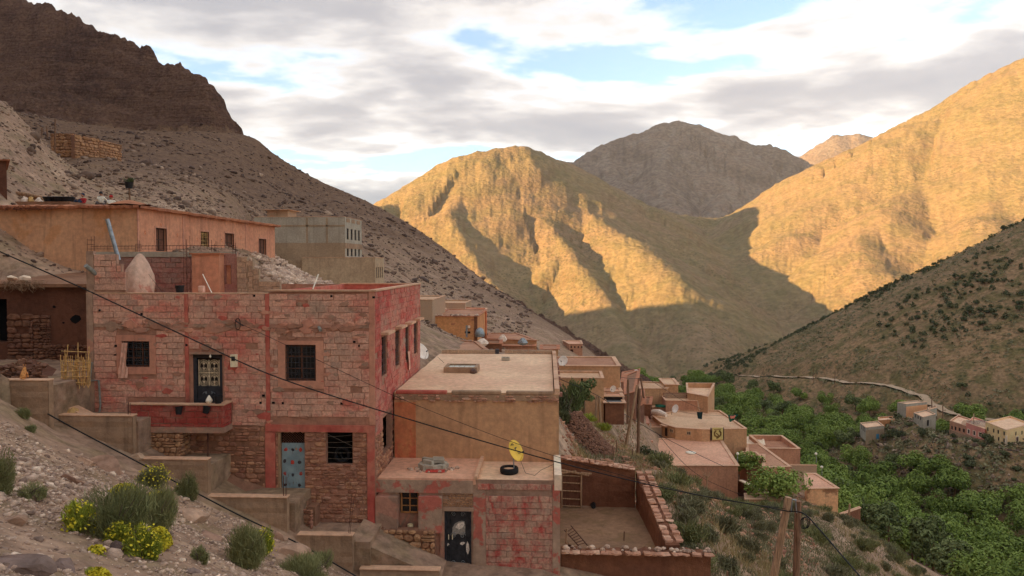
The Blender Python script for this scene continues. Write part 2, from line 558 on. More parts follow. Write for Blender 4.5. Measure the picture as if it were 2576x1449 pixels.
plaster('eave', (0.36, 0.17, 0.10), (0.28, 0.13, 0.085), streak=0.0, bump=0.8)
plaster('mud', (0.175, 0.085, 0.052), (0.135, 0.064, 0.042), streak=0.25, bump=1.0)
plaster('mud_dark', (0.125, 0.062, 0.043), (0.095, 0.048, 0.035), streak=0.25, bump=1.0)
plaster('mud_roof', (0.23, 0.14, 0.095), (0.18, 0.105, 0.07), streak=0.0, bump=1.0)
plaster('dome', (0.58, 0.49, 0.43), (0.48, 0.36, 0.31), bump=1.0, streak=0.2, patch=((0.36, 0.12, 0.10), 0.6), pscale=1.3)
plaster('whitewash', (0.66, 0.60, 0.52), (0.58, 0.50, 0.43), streak=0.2, bump=0.2)
plaster('pale_yellow', (0.66, 0.52, 0.31), (0.60, 0.46, 0.27), streak=0.15, bump=0.15)
plaster('peach', (0.66, 0.37, 0.22), (0.60, 0.33, 0.20), streak=0.15, bump=0.15)
plaster('rose', (0.55, 0.25, 0.22), (0.48, 0.21, 0.19), streak=0.15, bump=0.15)
stone('rubble', [(0.20, 0.10, 0.075), (0.31, 0.175, 0.12), (0.25, 0.135, 0.105), (0.36, 0.215, 0.14), (0.28, 0.175, 0.14)])
stone('rubble_brown', [(0.24, 0.145, 0.09), (0.33, 0.21, 0.125), (0.28, 0.17, 0.11), (0.38, 0.25, 0.16)])
stone('rubble_dark', [(0.11, 0.065, 0.05), (0.17, 0.095, 0.065), (0.14, 0.08, 0.065), (0.20, 0.12, 0.085)])
stone('scree', [(0.17, 0.13, 0.115), (0.33, 0.265, 0.23), (0.25, 0.195, 0.17), (0.46, 0.385, 0.33), (0.34, 0.265, 0.23), (0.60, 0.53, 0.47)], 9.0)
stone('slope_stone', [(0.075, 0.055, 0.05), (0.13, 0.095, 0.08), (0.19, 0.15, 0.125), (0.33, 0.27, 0.225)], 1.2)
stone('boulder', [(0.20, 0.13, 0.105), (0.36, 0.27, 0.215), (0.46, 0.37, 0.29)], 2.5)
stone('slate', [(0.09, 0.07, 0.07), (0.14, 0.105, 0.10), (0.18, 0.145, 0.14)], 2.5)
stone('cap_stone', [(0.30, 0.17, 0.12), (0.40, 0.25, 0.19), (0.36, 0.21, 0.16), (0.50, 0.37, 0.30)])
plain('dark_metal', (0.035, 0.036, 0.042), 0.55, 0.0, 0.3)
plain('iron', (0.05, 0.05, 0.055), 0.6)
plain('rust', (0.10, 0.042, 0.03), 0.85)
plain('cream_iron', (0.62, 0.57, 0.44), 0.5)
plain('void', (0.006, 0.006, 0.007), 0.9)
plain('interior', (0.035, 0.026, 0.022), 0.9)
plain('brown_wood', (0.115, 0.055, 0.038), 0.7, bump=0.3)
plain('dark_wood', (0.05, 0.028, 0.02), 0.7)
plain('pine', (0.36, 0.20, 0.09), 0.7, bump=0.3)
plain('pole_wood', (0.30, 0.215, 0.15), 0.85, var=.4, scale=6, bump=0.5, grain=(4, 4, .35))
plain('pole_dark', (0.17, 0.11, 0.078), 0.85, var=.45, scale=6, bump=0.5, grain=(4, 4, .35))
plain('reed', (0.50, 0.36, 0.16), 0.8, var=0.35, scale=11)
plain('plastic_black', (0.018, 0.018, 0.02), 0.45)
plain('rubber', (0.014, 0.014, 0.015), 0.7)
plain('white_paint', (0.72, 0.70, 0.66), 0.5, var=0.12)
plain('white_cloth', (0.62, 0.58, 0.55), 0.9, var=0.15)
plain('pink_cloth', (0.56, 0.38, 0.33), 0.9, var=0.2)
plain('galv', (0.30, 0.33, 0.34), 0.45, 0.6)
plain('pipe_grey', (0.20, 0.235, 0.24), 0.55)
plain('meter', (0.70, 0.66, 0.52), 0.5, var=0.1)
plain('dish_yellow', (0.66, 0.50, 0.09), 0.5, var=0.12, scale=3)
plain('dish_white', (0.66, 0.67, 0.68), 0.45, var=0.08)
plain('cable', (0.012, 0.012, 0.013), 0.6)
plain('sacking', (0.42, 0.30, 0.14), 0.9)
plain('steel_door', (0.14, 0.165, 0.19), 0.55, var=0.15)
plain('road_dust', (0.36, 0.30, 0.235), 0.95, var=0.15)
g_ = NT('glass', 0.08); g_.color((0.012, 0.014, 0.016)); g_.b.inputs['Specular IOR Level'].default_value = 0.5

# terrain
def P3(lst):
  return np.array([tuple(at(u, v, y)) for u, v, y in lst])
# control points of the village hillside: (u, v, depth) on the ground seen in the photograph
CTRL = [
  (0, 1449, 8), (300, 1449, 10.3), (600, 1449, 13.8), (800, 1449, 18.3), (890, 1445, 21.6), (120, 1052, 21.6), (0, 1000, 20.4),
  (330, 1150, 21.8), (520, 1245, 21.9), (720, 1335, 21.9), (0, 1250, 12.2), (300, 1300, 13.4), (500, 1400, 13.6),
  (1700, 1335, 31), (1650, 1165, 43), (1800, 1300, 38), (1900, 1300, 46), (2080, 1449, 36), (2200, 1449, 50),
  (2150, 1335, 62), (2000, 1275, 72), (1860, 1250, 88), (1700, 1215, 84), (2110, 1300, 90), (2230, 1449, 56),
  (1460, 1140, 45), (1560, 1120, 55), (1600, 1165, 62), (1500, 1052, 60), (1640, 1088, 95), (1875, 1160, 100), (1780, 1060, 120), (1560, 1020, 80),
  (1090, 825, 55), (1100, 858, 80), (1300, 880, 92), (1440, 895, 128), (1520, 962, 118), (1600, 1000, 125),
  (700, 722, 108), (960, 722, 108), (760, 700, 62), (700, 650, 66), (830, 716, 75),
  (400, 500, 60), (250, 520, 50), (120, 505, 45), (200, 400, 110), (60, 330, 170), (300, 335, 230), (500, 335, 262), (700, 450, 250),
  (600, 420, 205), (800, 530, 190), (500, 450, 140), (350, 420, 120), (450, 510, 80), (850, 560, 160), (620, 540, 110),
  (1050, 612, 232), (1200, 703, 215), (1340, 793, 200), (920, 533, 255), (1480, 884, 165), (1000, 650, 170), (1100, 730, 150), (1250, 800, 140), (640, 355, 275),
  (0, 420, 120), (40, 460, 70), (0, 285, 262), (150, 300, 262), (300, 328, 258), (430, 338, 255), (-150, 200, 265),
]
XYZ = [tuple(at(*c)) for c in CTRL]
XYZ += [
  (-14, 24.6, -5.2), (-4.9, 24.6, -9.2), (-1.2, 22.5, -10.5), (2.5, 23.8, -11.5), (6.5, 25.0, -12.3), (8.2, 21, -14.6), (3, 15, -11.0),
  (-14.5, 31, -3.4), (-22, 31, -1.6), (-20, 38, 0.2), (-10, 40, -3.0), (0, 40, -7.5), (3, 33, -11.0), (6.5, 32, -11.2),
  (0, 3, -3.0), (-3, 4, -2.6), (0, -6, -0.9), (-12, 2, 2.4), (10, 5, -9.0), (-40, 0, 18), (-30, 30, 4.5), (-70, 45, 30), (-60, 20, 27), (-120, 110, 62), (-45, 60, 13),
  (20, 10, -17), (30, 25, -25), (45, 30, -36), (60, 60, -47), (75, 100, -54), (60, 100, -46), (70, 140, -56), (50, 140, -46), (40, 180, -50), (30, 240, -52), (10, 300, -45), (-40, 330, 0), (20, 150, -28),
  (-215, 340, 62), (-150, 320, 50), (-110, 330, 45), (-270, 330, 80), (-60, 400, 5), (30, 400, -62), (-20, 420, -45), (90, 300, -66), (40, 0, -25), (70, 20, -50),
]
XYZ = np.array(XYZ)
# thin-plate spline in a warped plane (log distance keeps near points from being swamped)
def warp(x, y):
  r = np.sqrt(x * x + y * y) + 6.0
  a = np.arctan2(x, y)
  return a * 3.0, np.log(r)
def _tps_k(r2):
  return np.where(r2 > 1e-12, r2 * np.log(np.maximum(r2, 1e-12)), 0.0)
_wx, _wy = warp(XYZ[:, 0], XYZ[:, 1])
_wr = np.sqrt(XYZ[:, 0] ** 2 + XYZ[:, 1] ** 2) + 6.0
_n = len(XYZ)
_A = np.zeros((_n + 3, _n + 3))
_A[:_n, :_n] = _tps_k((_wx[:, None] - _wx[None]) ** 2 + (_wy[:, None] - _wy[None]) ** 2) + np.eye(_n) * 0.0015
_Pm = np.stack([np.ones(_n), _wx, _wy], 1)
_A[:_n, _n:] = _Pm; _A[_n:, :_n] = _Pm.T
_cf = np.linalg.solve(_A, np.concatenate([XYZ[:, 2] / _wr, np.zeros(3)]))
def h_near(x, y):
  wx, wy = warp(x, y)
  s = _cf[_n] + _cf[_n + 1] * wx + _cf[_n + 2] * wy
  for i in range(_n):
    s = s + _cf[i] * _tps_k((wx - _wx[i]) ** 2 + (wy - _wy[i]) ** 2)
  return s * (np.sqrt(x * x + y * y) + 6.0)
def tent(x, y, pts, slope, rnd, gully=0.0, gfreq=0.01, cliff=None, seed=0.0):
  """height of a ridge polyline with flanks falling at the given slope, cut by gullies running downhill"""
  best = np.full(x.shape, -1e9)
  bs = np.zeros(x.shape); bd = np.zeros(x.shape); ba = np.zeros(x.shape)
  s0 = 0.0
  for i in range(len(pts) - 1):
    a, b = pts[i], pts[i + 1]
    dx, dy = b[0] - a[0], b[1] - a[1]
    L2 = dx * dx + dy * dy
    L = math.sqrt(L2)
    t = np.clip(((x - a[0]) * dx + (y - a[1]) * dy) / L2, 0, 1)
    qx, qy, qz = a[0] + t * dx, a[1] + t * dy, a[2] + t * (b[2] - a[2])
    d = np.sqrt((x - qx) ** 2 + (y - qy) ** 2)
    dd = np.sqrt(d * d + rnd * rnd) - rnd
    if cliff is not None:
      c0 = cliff[0] + (cliff[1] - cliff[0]) * np.clip((s0 + t * L) / cliff[2], 0, 1)
      drop = cliff[3] * np.minimum(dd, c0) + slope * np.maximum(dd - c0, 0)
    else:
      drop = slope * dd
    hh = qz - drop
    m = hh > best
    best = np.where(m, hh, best)
    if gully:
      side = np.sign((x - a[0]) * dy - (y - a[1]) * dx)
      bs = np.where(m, (s0 + t * L) * gfreq + side * 7.7 + 0.5 * np.sin(np.arctan2(y - qy, x - qx)), bs)
      bd = np.where(m, d, bd)
    s0 += L
  if gully:
    best = best + gully * np.clip(bd / (8 * rnd), 0, 1) * ((fbm(bs + seed, bd * gfreq * 0.22 + seed, 4, 0.55, ridged=True) - 0.25) + 0.32 * (fbm(bs * 3.4 + seed, bd * gfreq * 0.5 - seed, 3, 0.5, ridged=True) - 0.25))
  return best
CLIFF = P3([(-420, -330, 330), (-200, -150, 320), (-60, -55, 310), (60, 0, 305), (130, 22, 300), (280, 92, 295), (420, 157, 290), (500, 197, 284), (520, 214, 280)])
SHADE_RANGE = np.array([(-4700, 1200, 1700), (-4200, 2200, 2150), (-4000, 2950, 2150)], float)  # unseen range added off to the left so its shadow covers the far peak
MASSIF = np.array([(-330, -260, 185), (-420, -20, 222), (-520, 200, 206), (-640, 400, 178), (-770, 560, 128), (-930, 700, 70)], float)
NEARHILL = P3([(1730, 945, 640), (1850, 903, 590), (2000, 852, 540), (2200, 762, 480), (2400, 662, 440), (2576, 582, 420), (2800, 470, 400), (3200, 330, 420)])
CEN_MAIN = P3([(700, 560, 1150), (920, 536, 1250), (1000, 517, 1320), (1060, 492, 1380), (1120, 443, 1430), (1180, 403, 1470), (1230, 384, 1490), (1290, 380, 1510), (1340, 392, 1540), (1400, 410, 1600),
               (1450, 442, 1650), (1520, 476, 1720), (1600, 516, 1790), (1700, 546, 1850), (1790, 552, 1900)])
CEN_S1 = P3([(1320, 388, 1520), (1390, 460, 1420), (1480, 550, 1300), (1600, 622, 1150), (1660, 680, 1040), (1705, 722, 960), (1760, 850, 820), (1800, 940, 740)])
CEN_S2 = P3([(1180, 403, 1470), (1200, 452, 1390), (1170, 500, 1310), (1130, 540, 1230), (1150, 600, 1150), (1220, 700, 1030), (1300, 790, 920), (1400, 880, 800)])
CEN_S3 = P3([(1270, 400, 1490), (1320, 470, 1380), (1370, 560, 1250), (1430, 640, 1130), (1510, 745, 980), (1560, 850, 850), (1620, 930, 760)])
CEN_S4 = P3([(1060, 492, 1380), (1040, 560, 1270), (1080, 640, 1130), (1150, 760, 950)])
RM_MAIN = P3([(1790, 566, 1900), (1880, 528, 1870), (2000, 468, 1820), (2100, 412, 1790), (2150, 386, 1770), (2280, 332, 1730), (2390, 306, 1750), (2425, 290, 1800), (2480, 244, 1850), (2576, 162, 1920), (2800, 40, 1900), (3100, 0, 1800)])
RM_S1 = P3([(2200, 372, 1760), (2090, 510, 1560), (2010, 600, 1400), (1965, 690, 1290), (1945, 755, 1200), (1960, 850, 1080)])
RM_S2 = P3([(2400, 320, 1740), (2330, 440, 1540), (2220, 540, 1360), (2150, 612, 1260), (2200, 690, 1130), (2260, 760, 1040)])
RM_S3 = P3([(2576, 160, 1910), (2560, 330, 1600), (2520, 470, 1380), (2480, 560, 1240), (2500, 640, 1080)])
BK_MAIN = P3([(1300, 440, 4100), (1430, 412, 4300), (1520, 375, 4400), (1600, 345, 4500), (1660, 322, 4550), (1710, 316, 4600), (1760, 324, 4600), (1830, 350, 4600), (1890, 372, 4550), (1920, 371, 4500), (1960, 392, 4450), (2010, 418, 4400), (2200, 470, 4300)])
BK_S1 = P3([(1710, 316, 4600), (1690, 380, 4200), (1640, 440, 3800), (1700, 520, 3300)])
BK_S2 = P3([(1890, 372, 4550), (1860, 430, 4200), (1840, 480, 3800), (1800, 540, 3300)])
BK_S3 = P3([(1520, 375, 4400), (1530, 430, 4050), (1600, 480, 3600), (1720, 540, 3000)])
FAR_MAIN = P3([(1900, 440, 7000), (2020, 404, 7000), (2060, 374, 7000), (2110, 344, 7000), (2150, 338, 7000), (2250, 390, 7000)])
ROAD = [(1742, 946, 520), (1850, 950, 480), (1960, 953, 450), (2080, 956, 420), (2130, 966, 390), (2180, 970, 372), (2230, 976, 352), (2275, 988, 328), (2320, 1003, 305), (2360, 1030, 262), (2400, 1048, 238), (2450, 1055, 226), (2600, 1068, 215), (2800, 1085, 205)]
def _zf(x, y): return ((2700 + x / 2.2596) / 1.4907, (1250 + y / 2.2596) / 1.4907)
BANK = P3([(2900, 1120, 180), (2640, 1112, 186)] + [_zf(x, y) + (d,) for x, y, d in ((2428, 985, 188), (2246, 945, 197), (2000, 920, 205), (1740, 840, 220), (1560, 732, 238))])
BANK2 = P3([_zf(x, y) + (d,) for x, y, d in ((1740, 842, 226), (1450, 812, 238), (1310, 905, 229), (1200, 915, 234))])
def h_core(x, y):
  r = np.sqrt(x * x + y * y)
  hn = h_near(x, y)
  valley = -50.0 - 0.06 * np.clip(y, -50, 900) - 0.22 * np.clip(y - 470, 0, 450)
  valley = valley + 3.0 * fbm(x * 0.01, y * 0.01, 3)
  w = np.clip((430.0 - r) / 130.0, 0, 1)
  base = np.where(w > 0, hn * w + (1 - w) * np.minimum(hn, valley), valley)
  hs = []
  hs.append(np.maximum(base, -400))
  c = tent(x, y, CLIFF, 0.60, 3.0, 3.0, 0.03, cliff=(26, 7, 260, 2.0), seed=3.0)
  m = tent(x, y, MASSIF, 0.75, 12.0, 10.0, 0.008, seed=1.0)
  hs.append(np.maximum(c, m))
  hs.append(valley)
  bank = np.maximum(tent(x, y, BANK, 0.85, 4.0, 4.0, 0.05, seed=33.0), tent(x, y, BANK2, 0.9, 4.0, 3.0, 0.05, seed=34.0))
  hs.append(np.maximum(bank, tent(x, y, NEARHILL, 0.62, 12.0, 7.0, 0.014, seed=5.0)))
  cen = np.maximum.reduce([tent(x, y, CEN_MAIN, 0.62, 30, 44, 0.007, seed=2.0), tent(x, y, CEN_S1, 0.62, 18, 36, 0.008, seed=4.0),
                             tent(x, y, CEN_S2, 0.70, 9, 30, 0.010, seed=6.0), tent(x, y, CEN_S3, 0.70, 10, 30, 0.010, seed=8.0), tent(x, y, CEN_S4, 0.70, 9, 26, 0.010, seed=9.0)])
  hs.append(cen)
  rm = np.maximum.reduce([tent(x, y, RM_MAIN, 0.60, 28, 42, 0.006, seed=12.0), tent(x, y, RM_S1, 0.56, 50, 26, 0.007, seed=14.0),
              tent(x, y, RM_S2, 0.58, 25, 34, 0.008, seed=16.0), tent(x, y, RM_S3, 0.58, 25, 34, 0.008, seed=18.0)])
  hs.append(rm)
  bk = np.maximum.reduce([tent(x, y, BK_MAIN, 0.66, 40, 190, 0.0036, seed=22.0), tent(x, y, BK_S1, 0.7, 30, 130, 0.004, seed=24.0), tent(x, y, BK_S2, 0.7, 30, 130, 0.004, seed=26.0), tent(x, y, BK_S3, 0.7, 30, 130, 0.004, seed=27.0)])
  hs.append(bk)
  hs.append(np.maximum(tent(x, y, SHADE_RANGE, 0.95, 80, 120, 0.002, seed=29.0), tent(x, y, FAR_MAIN, 0.7, 60, 100, 0.002, seed=28.0)))
  hs = np.stack(hs)
  idx = np.argmax(hs, 0)
  top = hs[0]
  k = np.clip(r * 0.012, 0.05, 14.0)
  for i in range(1, len(hs)):
    e = np.clip(0.5 + 0.5 * (hs[i] - top) / k, 0, 1)
    top = top * (1 - e) + hs[i] * e + k * e * (1 - e)
  return top, idx, hs
def _road_points():
  pts = []
  for u, v, y in ROAD:
    d = ray(u, v)
    ys = np.linspace(150, 700, 1200)
    h = h_core(ys * d.x, ys)[0]
    b = np.nonzero(ys * d.z < h)[0]
    yy = ys[b[0]] if len(b) else y
    pts.append(tuple(d * yy))
  return np.array(pts)
ROADP = _road_points()
def h_all(x, y):
  h, idx, hs = h_core(x, y)
  # road bench on the far bank
  for i in range(len(ROADP) - 1):
    a, b = ROADP[i], ROADP[i + 1]
    dx, dy = b[0] - a[0], b[1] - a[1]
    L2 = dx * dx + dy * dy
    if L2 > 150 ** 2: continue
    t = np.clip(((x - a[0]) * dx + (y - a[1]) * dy) / L2, 0, 1)
    d = np.hypot(x - (a[0] + t * dx), y - (a[1] + t * dy))
    z = a[2] + t * (b[2] - a[2])
    wgt = np.clip((8.0 - d) / 5.0, 0, 1)
    wgt = wgt * wgt * (3 - 2 * wgt)
    h = h * (1 - wgt) + z * wgt
  return h, idx, hs
def ground(x, y):
  return float(h_all(np.array([float(x)]), np.array([float(y)]))[0][0])
def rough(x, y, h, idx):
  """relief finer than the large forms"""
  r = np.hypot(x, y)
  far = np.clip((r - 500) / 400, 0, 1)
  s = np.clip(r / 1500, 0.05, 4)
  big = fbm(x * 0.011 / 1.0, y * 0.011, 5, 0.55, ridged=True) * 9.5 * far * np.clip(s, 0.4, 2.5)
  big2 = fbm(x * 0.0035, y * 0.0035, 4, 0.5, ridged=True) * 22.0 * far * np.clip(s, 0.3, 2.5)
  mid = fbm(x * 0.03 + (h * .01), y * 0.03, 5, 0.6, ridged=True) * (2.4 + 5.0 * far) * np.clip((r - 90) / 120, 0, 1)
  near = fbm(x * 0.30, y * 0.30, 4, 0.5) * 0.35 * np.clip((r - 6) / 10, 0.3, 1) + fbm(x * 1.3, y * 1.3, 4, 0.55, ridged=True) * 0.10
  cl = (idx == 1) * np.clip((r - 180) / 60, 0, 1)
  fis = fbm(x * 0.075, y * 0.075, 5, 0.62, ridged=True) * 7.5
  tt = (h + fis * 1.3) / 8.5 + 2.2 * pnoise(x * 0.013, y * 0.013) + .5 * pnoise(x * .06, y * .06)
  fr_ = tt % 1.0
  strata = ((np.clip((fr_ - 0.45) / 0.55, 0, 1) ** 1.5 - fr_) * 3.6 + fis * .9 + 2.2 * fbm(x * .3, y * .3, 3)) * cl
  return big * (idx != 2) + big2 * (idx != 2) + mid * (idx != 2) + near * np.clip((700 - r) / 300, 0, 1) + strata
# level pads cut under houses and in the pen: (x0, x1, y0, y1, z)
PADS = [
  (0.2, 5.4, 26.4, 33.2, -11.06),
]
_LF = [(-400, 1010), (0, 1012), (120, 1056), (330, 1148), (520, 1245), (720, 1338), (886, 1440), (1000, 1470), (1410, 1500)]
_LFX = [at(u, v, 22.9).x for u, v in _LF]; _LFZ = [at(u, v, 22.9).z for u, v in _LF]
def pads(x, y, h):
  """earth cut away in front of the lane walls, in the hut yard and inside the pen"""
  lf = np.interp(x, _LFX, _LFZ) - 0.12
  inside = (x > -17) & (x < 7.5)
  lim = lf + np.maximum(np.maximum(22.2 - y, y - 25.3), 0) * 0.75 + np.where(inside, 0, 99)
  h = np.minimum(h, lim)
  dy_ = np.maximum(np.maximum(22.9 - y, y - 30.1), 0) + np.maximum(x + 13.8, 0) * 3
  h = np.minimum(h, -4.05 + dy_ * 1.2 + np.where((x < -13.2) & (x > -40), 0, 99))
  for x0, x1, y0, y1, z in PADS:
    d = np.maximum(np.maximum(x0 - x, x - x1), np.maximum(y0 - y, y - y1))
    w = np.clip(1 - d / 0.6, 0, 1)
    h = h * (1 - w) + z * w
  return h
def full_height(x, y):
  h, idx, _ = h_all(x, y)
  h = h + rough(x, y, h, idx)
  return pads(x, y, h), idx
def gz(x, y):
  """ground height with relief at one place"""
  return float(full_height(np.array([float(x)]), np.array([float(y)]))[0][0])
NAMES = {0: 'hillside', 1: 'cliff_hill', 2: 'valley_floor', 3: 'shrub_hill', 4: 'mountain', 5: 'mountain', 6: 'mountain', 7: 'mountain'}  # the last mountain also holds the unseen range added for shade
TERR_MAT = {0: 'hillside', 1: 'cliff', 2: 'valley', 3: 'shrubhill', 4: 'mountain', 5: 'mountain', 6: 'farmountain', 7: 'farmountain'}
def terrain_mesh(ang, rad, tagname):
  A, R = np.meshgrid(ang, rad, indexing='ij')
  X = R * np.sin(A); Y = R * np.cos(A)
  Z, IDX = full_height(X.ravel(), Y.ravel())
  Z = Z.reshape(X.shape); IDX = IDX.reshape(X.shape)
  na, nr = X.shape
  ids = np.arange(na * nr).reshape(na, nr)
  q = np.stack([ids[:-1, :-1], ids[1:, :-1], ids[1:, 1:], ids[:-1, 1:]], -1).reshape(-1, 4)
  fid = IDX[:-1, :-1].ravel()
  V = np.stack([X.ravel(), Y.ravel(), Z.ravel()], 1)
  out = []
  for k in range(8):
    f = q[fid == k]
    if len(f) == 0:
      continue
    uq, inv = np.unique(f, return_inverse=True)
    me = bpy.data.meshes.new(NAMES[k])
    me.vertices.add(len(uq)); me.vertices.foreach_set('co', V[uq].ravel().astype(np.float32))
    me.loops.add(len(f) * 4); me.loops.foreach_set('vertex_index', inv.ravel().astype(np.int32)[::1])
    me.polygons.add(len(f)); me.polygons.foreach_set('loop_start', np.arange(0, len(f) * 4, 4, dtype=np.int32))
    me.polygons.foreach_set('use_smooth', np.ones(len(f), bool))
    me.update(calc_edges=True)
    me.flip_normals()
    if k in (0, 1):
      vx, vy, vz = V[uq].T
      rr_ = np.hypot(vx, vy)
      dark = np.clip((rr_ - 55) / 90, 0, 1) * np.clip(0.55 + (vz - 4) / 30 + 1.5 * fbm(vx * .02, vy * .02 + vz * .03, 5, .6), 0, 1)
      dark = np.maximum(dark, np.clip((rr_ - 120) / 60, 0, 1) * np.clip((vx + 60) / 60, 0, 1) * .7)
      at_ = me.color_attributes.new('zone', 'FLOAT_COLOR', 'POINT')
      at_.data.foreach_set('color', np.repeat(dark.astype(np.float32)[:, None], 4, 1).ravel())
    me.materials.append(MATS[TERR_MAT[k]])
    o = link(bpy.data.objects.new(NAMES[k], me))
    tag(o, kind='structure')
    out.append(o)
  return out
_rad = np.unique(np.concatenate([np.exp(np.linspace(math.log(2.6), math.log(9500.0), 620)), np.linspace(225, 345, 110)]))
terrain_mesh(np.radians(np.linspace(-41.0, 36.0, 840)), _rad, 'view')
_rad2 = np.exp(np.linspace(math.log(2.6), math.log(9500.0), 150))
terrain_mesh(np.radians(np.linspace(-150.0, -41.0, 110)), _rad2, 'left')
terrain_mesh(np.radians(np.linspace(36.0, 210.0, 100)), _rad2, 'right')

# building kit
def wall_panel(mb, A, B, z0, z1, holes=(), reveal=0.18, tint=0.5):
  """vertical wall from A to B (outward = right of A->B), with real openings and their reveals; holes: (s0, s1, h0, h1)"""
  A = Vector((A[0], A[1], 0)); B = Vector((B[0], B[1], 0))
  L = (B - A).length
  t = (B - A) / L
  n = Vector((t.y, -t.x, 0))
  ss = sorted({0.0, L, *[max(0, min(L, h[0])) for h in holes], *[max(0, min(L, h[1])) for h in holes]})
  zz = sorted({z0, z1, *[max(z0, min(z1, h[2])) for h in holes], *[max(z0, min(z1, h[3])) for h in holes]})
  def P(s, z, d=0.0):
    p = A + t * s - n * d
    return (p.x, p.y, z)
  for i in range(len(ss) - 1):
    for j in range(len(zz) - 1):
      sm, zm = (ss[i] + ss[i + 1]) / 2, (zz[j] + zz[j + 1]) / 2
      if any(h[0] < sm < h[1] and h[2] < zm < h[3] for h in holes):
        continue
      mb.quad(P(ss[i], zz[j]), P(ss[i + 1], zz[j]), P(ss[i + 1], zz[j + 1]), P(ss[i], zz[j + 1]), tint)
  for s0, s1, h0, h1 in holes:
    s0, s1 = max(0, s0), min(L, s1)
    mb.quad(P(s0, h0), P(s0, h1), P(s0, h1, reveal), P(s0, h0, reveal), tint)
    mb.quad(P(s1, h1), P(s1, h0), P(s1, h0, reveal), P(s1, h1, reveal), tint)
    mb.quad(P(s0, h0), P(s0, h0, reveal), P(s1, h0, reveal), P(s1, h0), tint)
    mb.quad(P(s0, h1), P(s1, h1), P(s1, h1, reveal), P(s0, h1, reveal), tint)
class Face:
  """a facade: maps (s along, z, d outward) to world"""
  def __init__(self, A, B):
    self.A = Vector((A[0], A[1], 0)); self.B = Vector((B[0], B[1], 0))
    self.L = (self.B - self.A).length
    self.t = (self.B - self.A) / self.L
    self.n = Vector((self.t.y, -self.t.x, 0))
  def p(self, s, z, d=0.0):
    q = self.A + self.t * s + self.n * d
    return Vector((q.x, q.y, z))
  def box(self, mb, s0, s1, z0, z1, d0, d1, tint=0.5):
    p = self.p
    return mb.hexa([p(s0, z0, d1), p(s1, z0, d1), p(s1, z0, d0), p(s0, z0, d0), p(s0, z1, d1), p(s1, z1, d1), p(s1, z1, d0), p(s0, z1, d0)], tint)
  def px(self, u, v):
    """(s, z) where the view ray through pixel (u, v) meets the facade plane"""
    d = ray(u, v)
    k = self.A.dot(self.n) / d.dot(self.n)
    q = d * k
    return (Vector((q.x, q.y, 0)) - self.A).dot(self.t), q.z
  def rect(self, u0, v0, u1, v1):
    s0, za = self.px(u0, (v0 + v1) / 2); s1, zb = self.px(u1, (v0 + v1) / 2)
    _, zt = self.px((u0 + u1) / 2, v0); _, zb = self.px((u0 + u1) / 2, v1)
    return min(s0, s1), max(s0, s1), zb, zt
def brick_piece(F, mb, s0, s1, z0, z1, d, jit=0.013, bev=0.012, tint=0.5, back=-0.02):
  """one block standing proud of the joints, with worn front edges"""
  r = lambda: random.uniform(-jit, jit)
  a = [(s0 + r(), z0 + r()), (s1 + r(), z0 + r()), (s1 + r(), z1 + r()), (s0 + r(), z1 + r())]
  c = [(s0 + bev, z0 + bev), (s1 - bev, z0 + bev), (s1 - bev, z1 - bev), (s0 + bev, z1 - bev)]
  dd = d + r() * 0.8
  v = [F.p(s, z, back) for s, z in a] + [F.p(s, z, dd - bev * 0.6) for s, z in a] + [F.p(s + r() * .5, z + r() * .5, dd) for s, z in c]
  f = [(8, 9, 10, 11)]
  for i in range(4):
    j = (i + 1) % 4
    f.append((i, j, 4 + j, 4 + i)); f.append((4 + i, 4 + j, 8 + j, 8 + i))
  mb.add(v, f, tint)
def block_courses(F, s0, s1, z0, z1, holes=(), bl=0.40, bh=0.212, joint=0.014, d=0.025, phase=0.0):
  """list of block rectangles in running bond, cut round the openings"""
  out = []
  z = z1
  row = 0
  while z - bh > z0 - bh * 0.55:
    zb = max(z - bh, z0)
    s = s0 - ((row % 2) * bl * 0.5 + phase + random.uniform(-0.03, 0.03)) % bl
    while s < s1 - 0.02:
      e = s + bl * random.uniform(0.94, 1.06)
      segs = [(max(s, s0), min(e, s1))]
      for h in holes:
        if h[2] < z - 0.03 and h[3] > zb + 0.03:
          ns = []
          for a, b in segs:
            if h[1] <= a or h[0] >= b: ns.append((a, b))
            else:
              if h[0] - a > 0.06: ns.append((a, h[0]))
              if b - h[1] > 0.06: ns.append((h[1], b))
          segs = ns
      for a, b in segs:
        if b - a > 0.06 and z - zb > 0.05:
          out.append((a + joint / 2, b - joint / 2, zb + joint / 2, z - joint / 2))
      s = e
    z -= bh
    row += 1
  return out
def lay_blocks(F, rects, parent, mat, limit=300, d=0.025, name='block', rest='block_courses', missing=0.0, order=None):
  rects = [r for r in rects if random.random() >= missing]
  rects.sort(key=order or (lambda r: -(r[1] - r[0]) * (r[3] - r[2])))
  for r in rects[:limit]:
    m = MB(); brick_piece(F, m, *r, d, tint=random.random())
    m.build(name, mat, parent)
  if len(rects) > limit:
    m = MB()
    for r in rects[limit:]:
      brick_piece(F, m, *r, d, tint=random.random())
    tag(m.build(rest, mat, parent), kind='stuff')
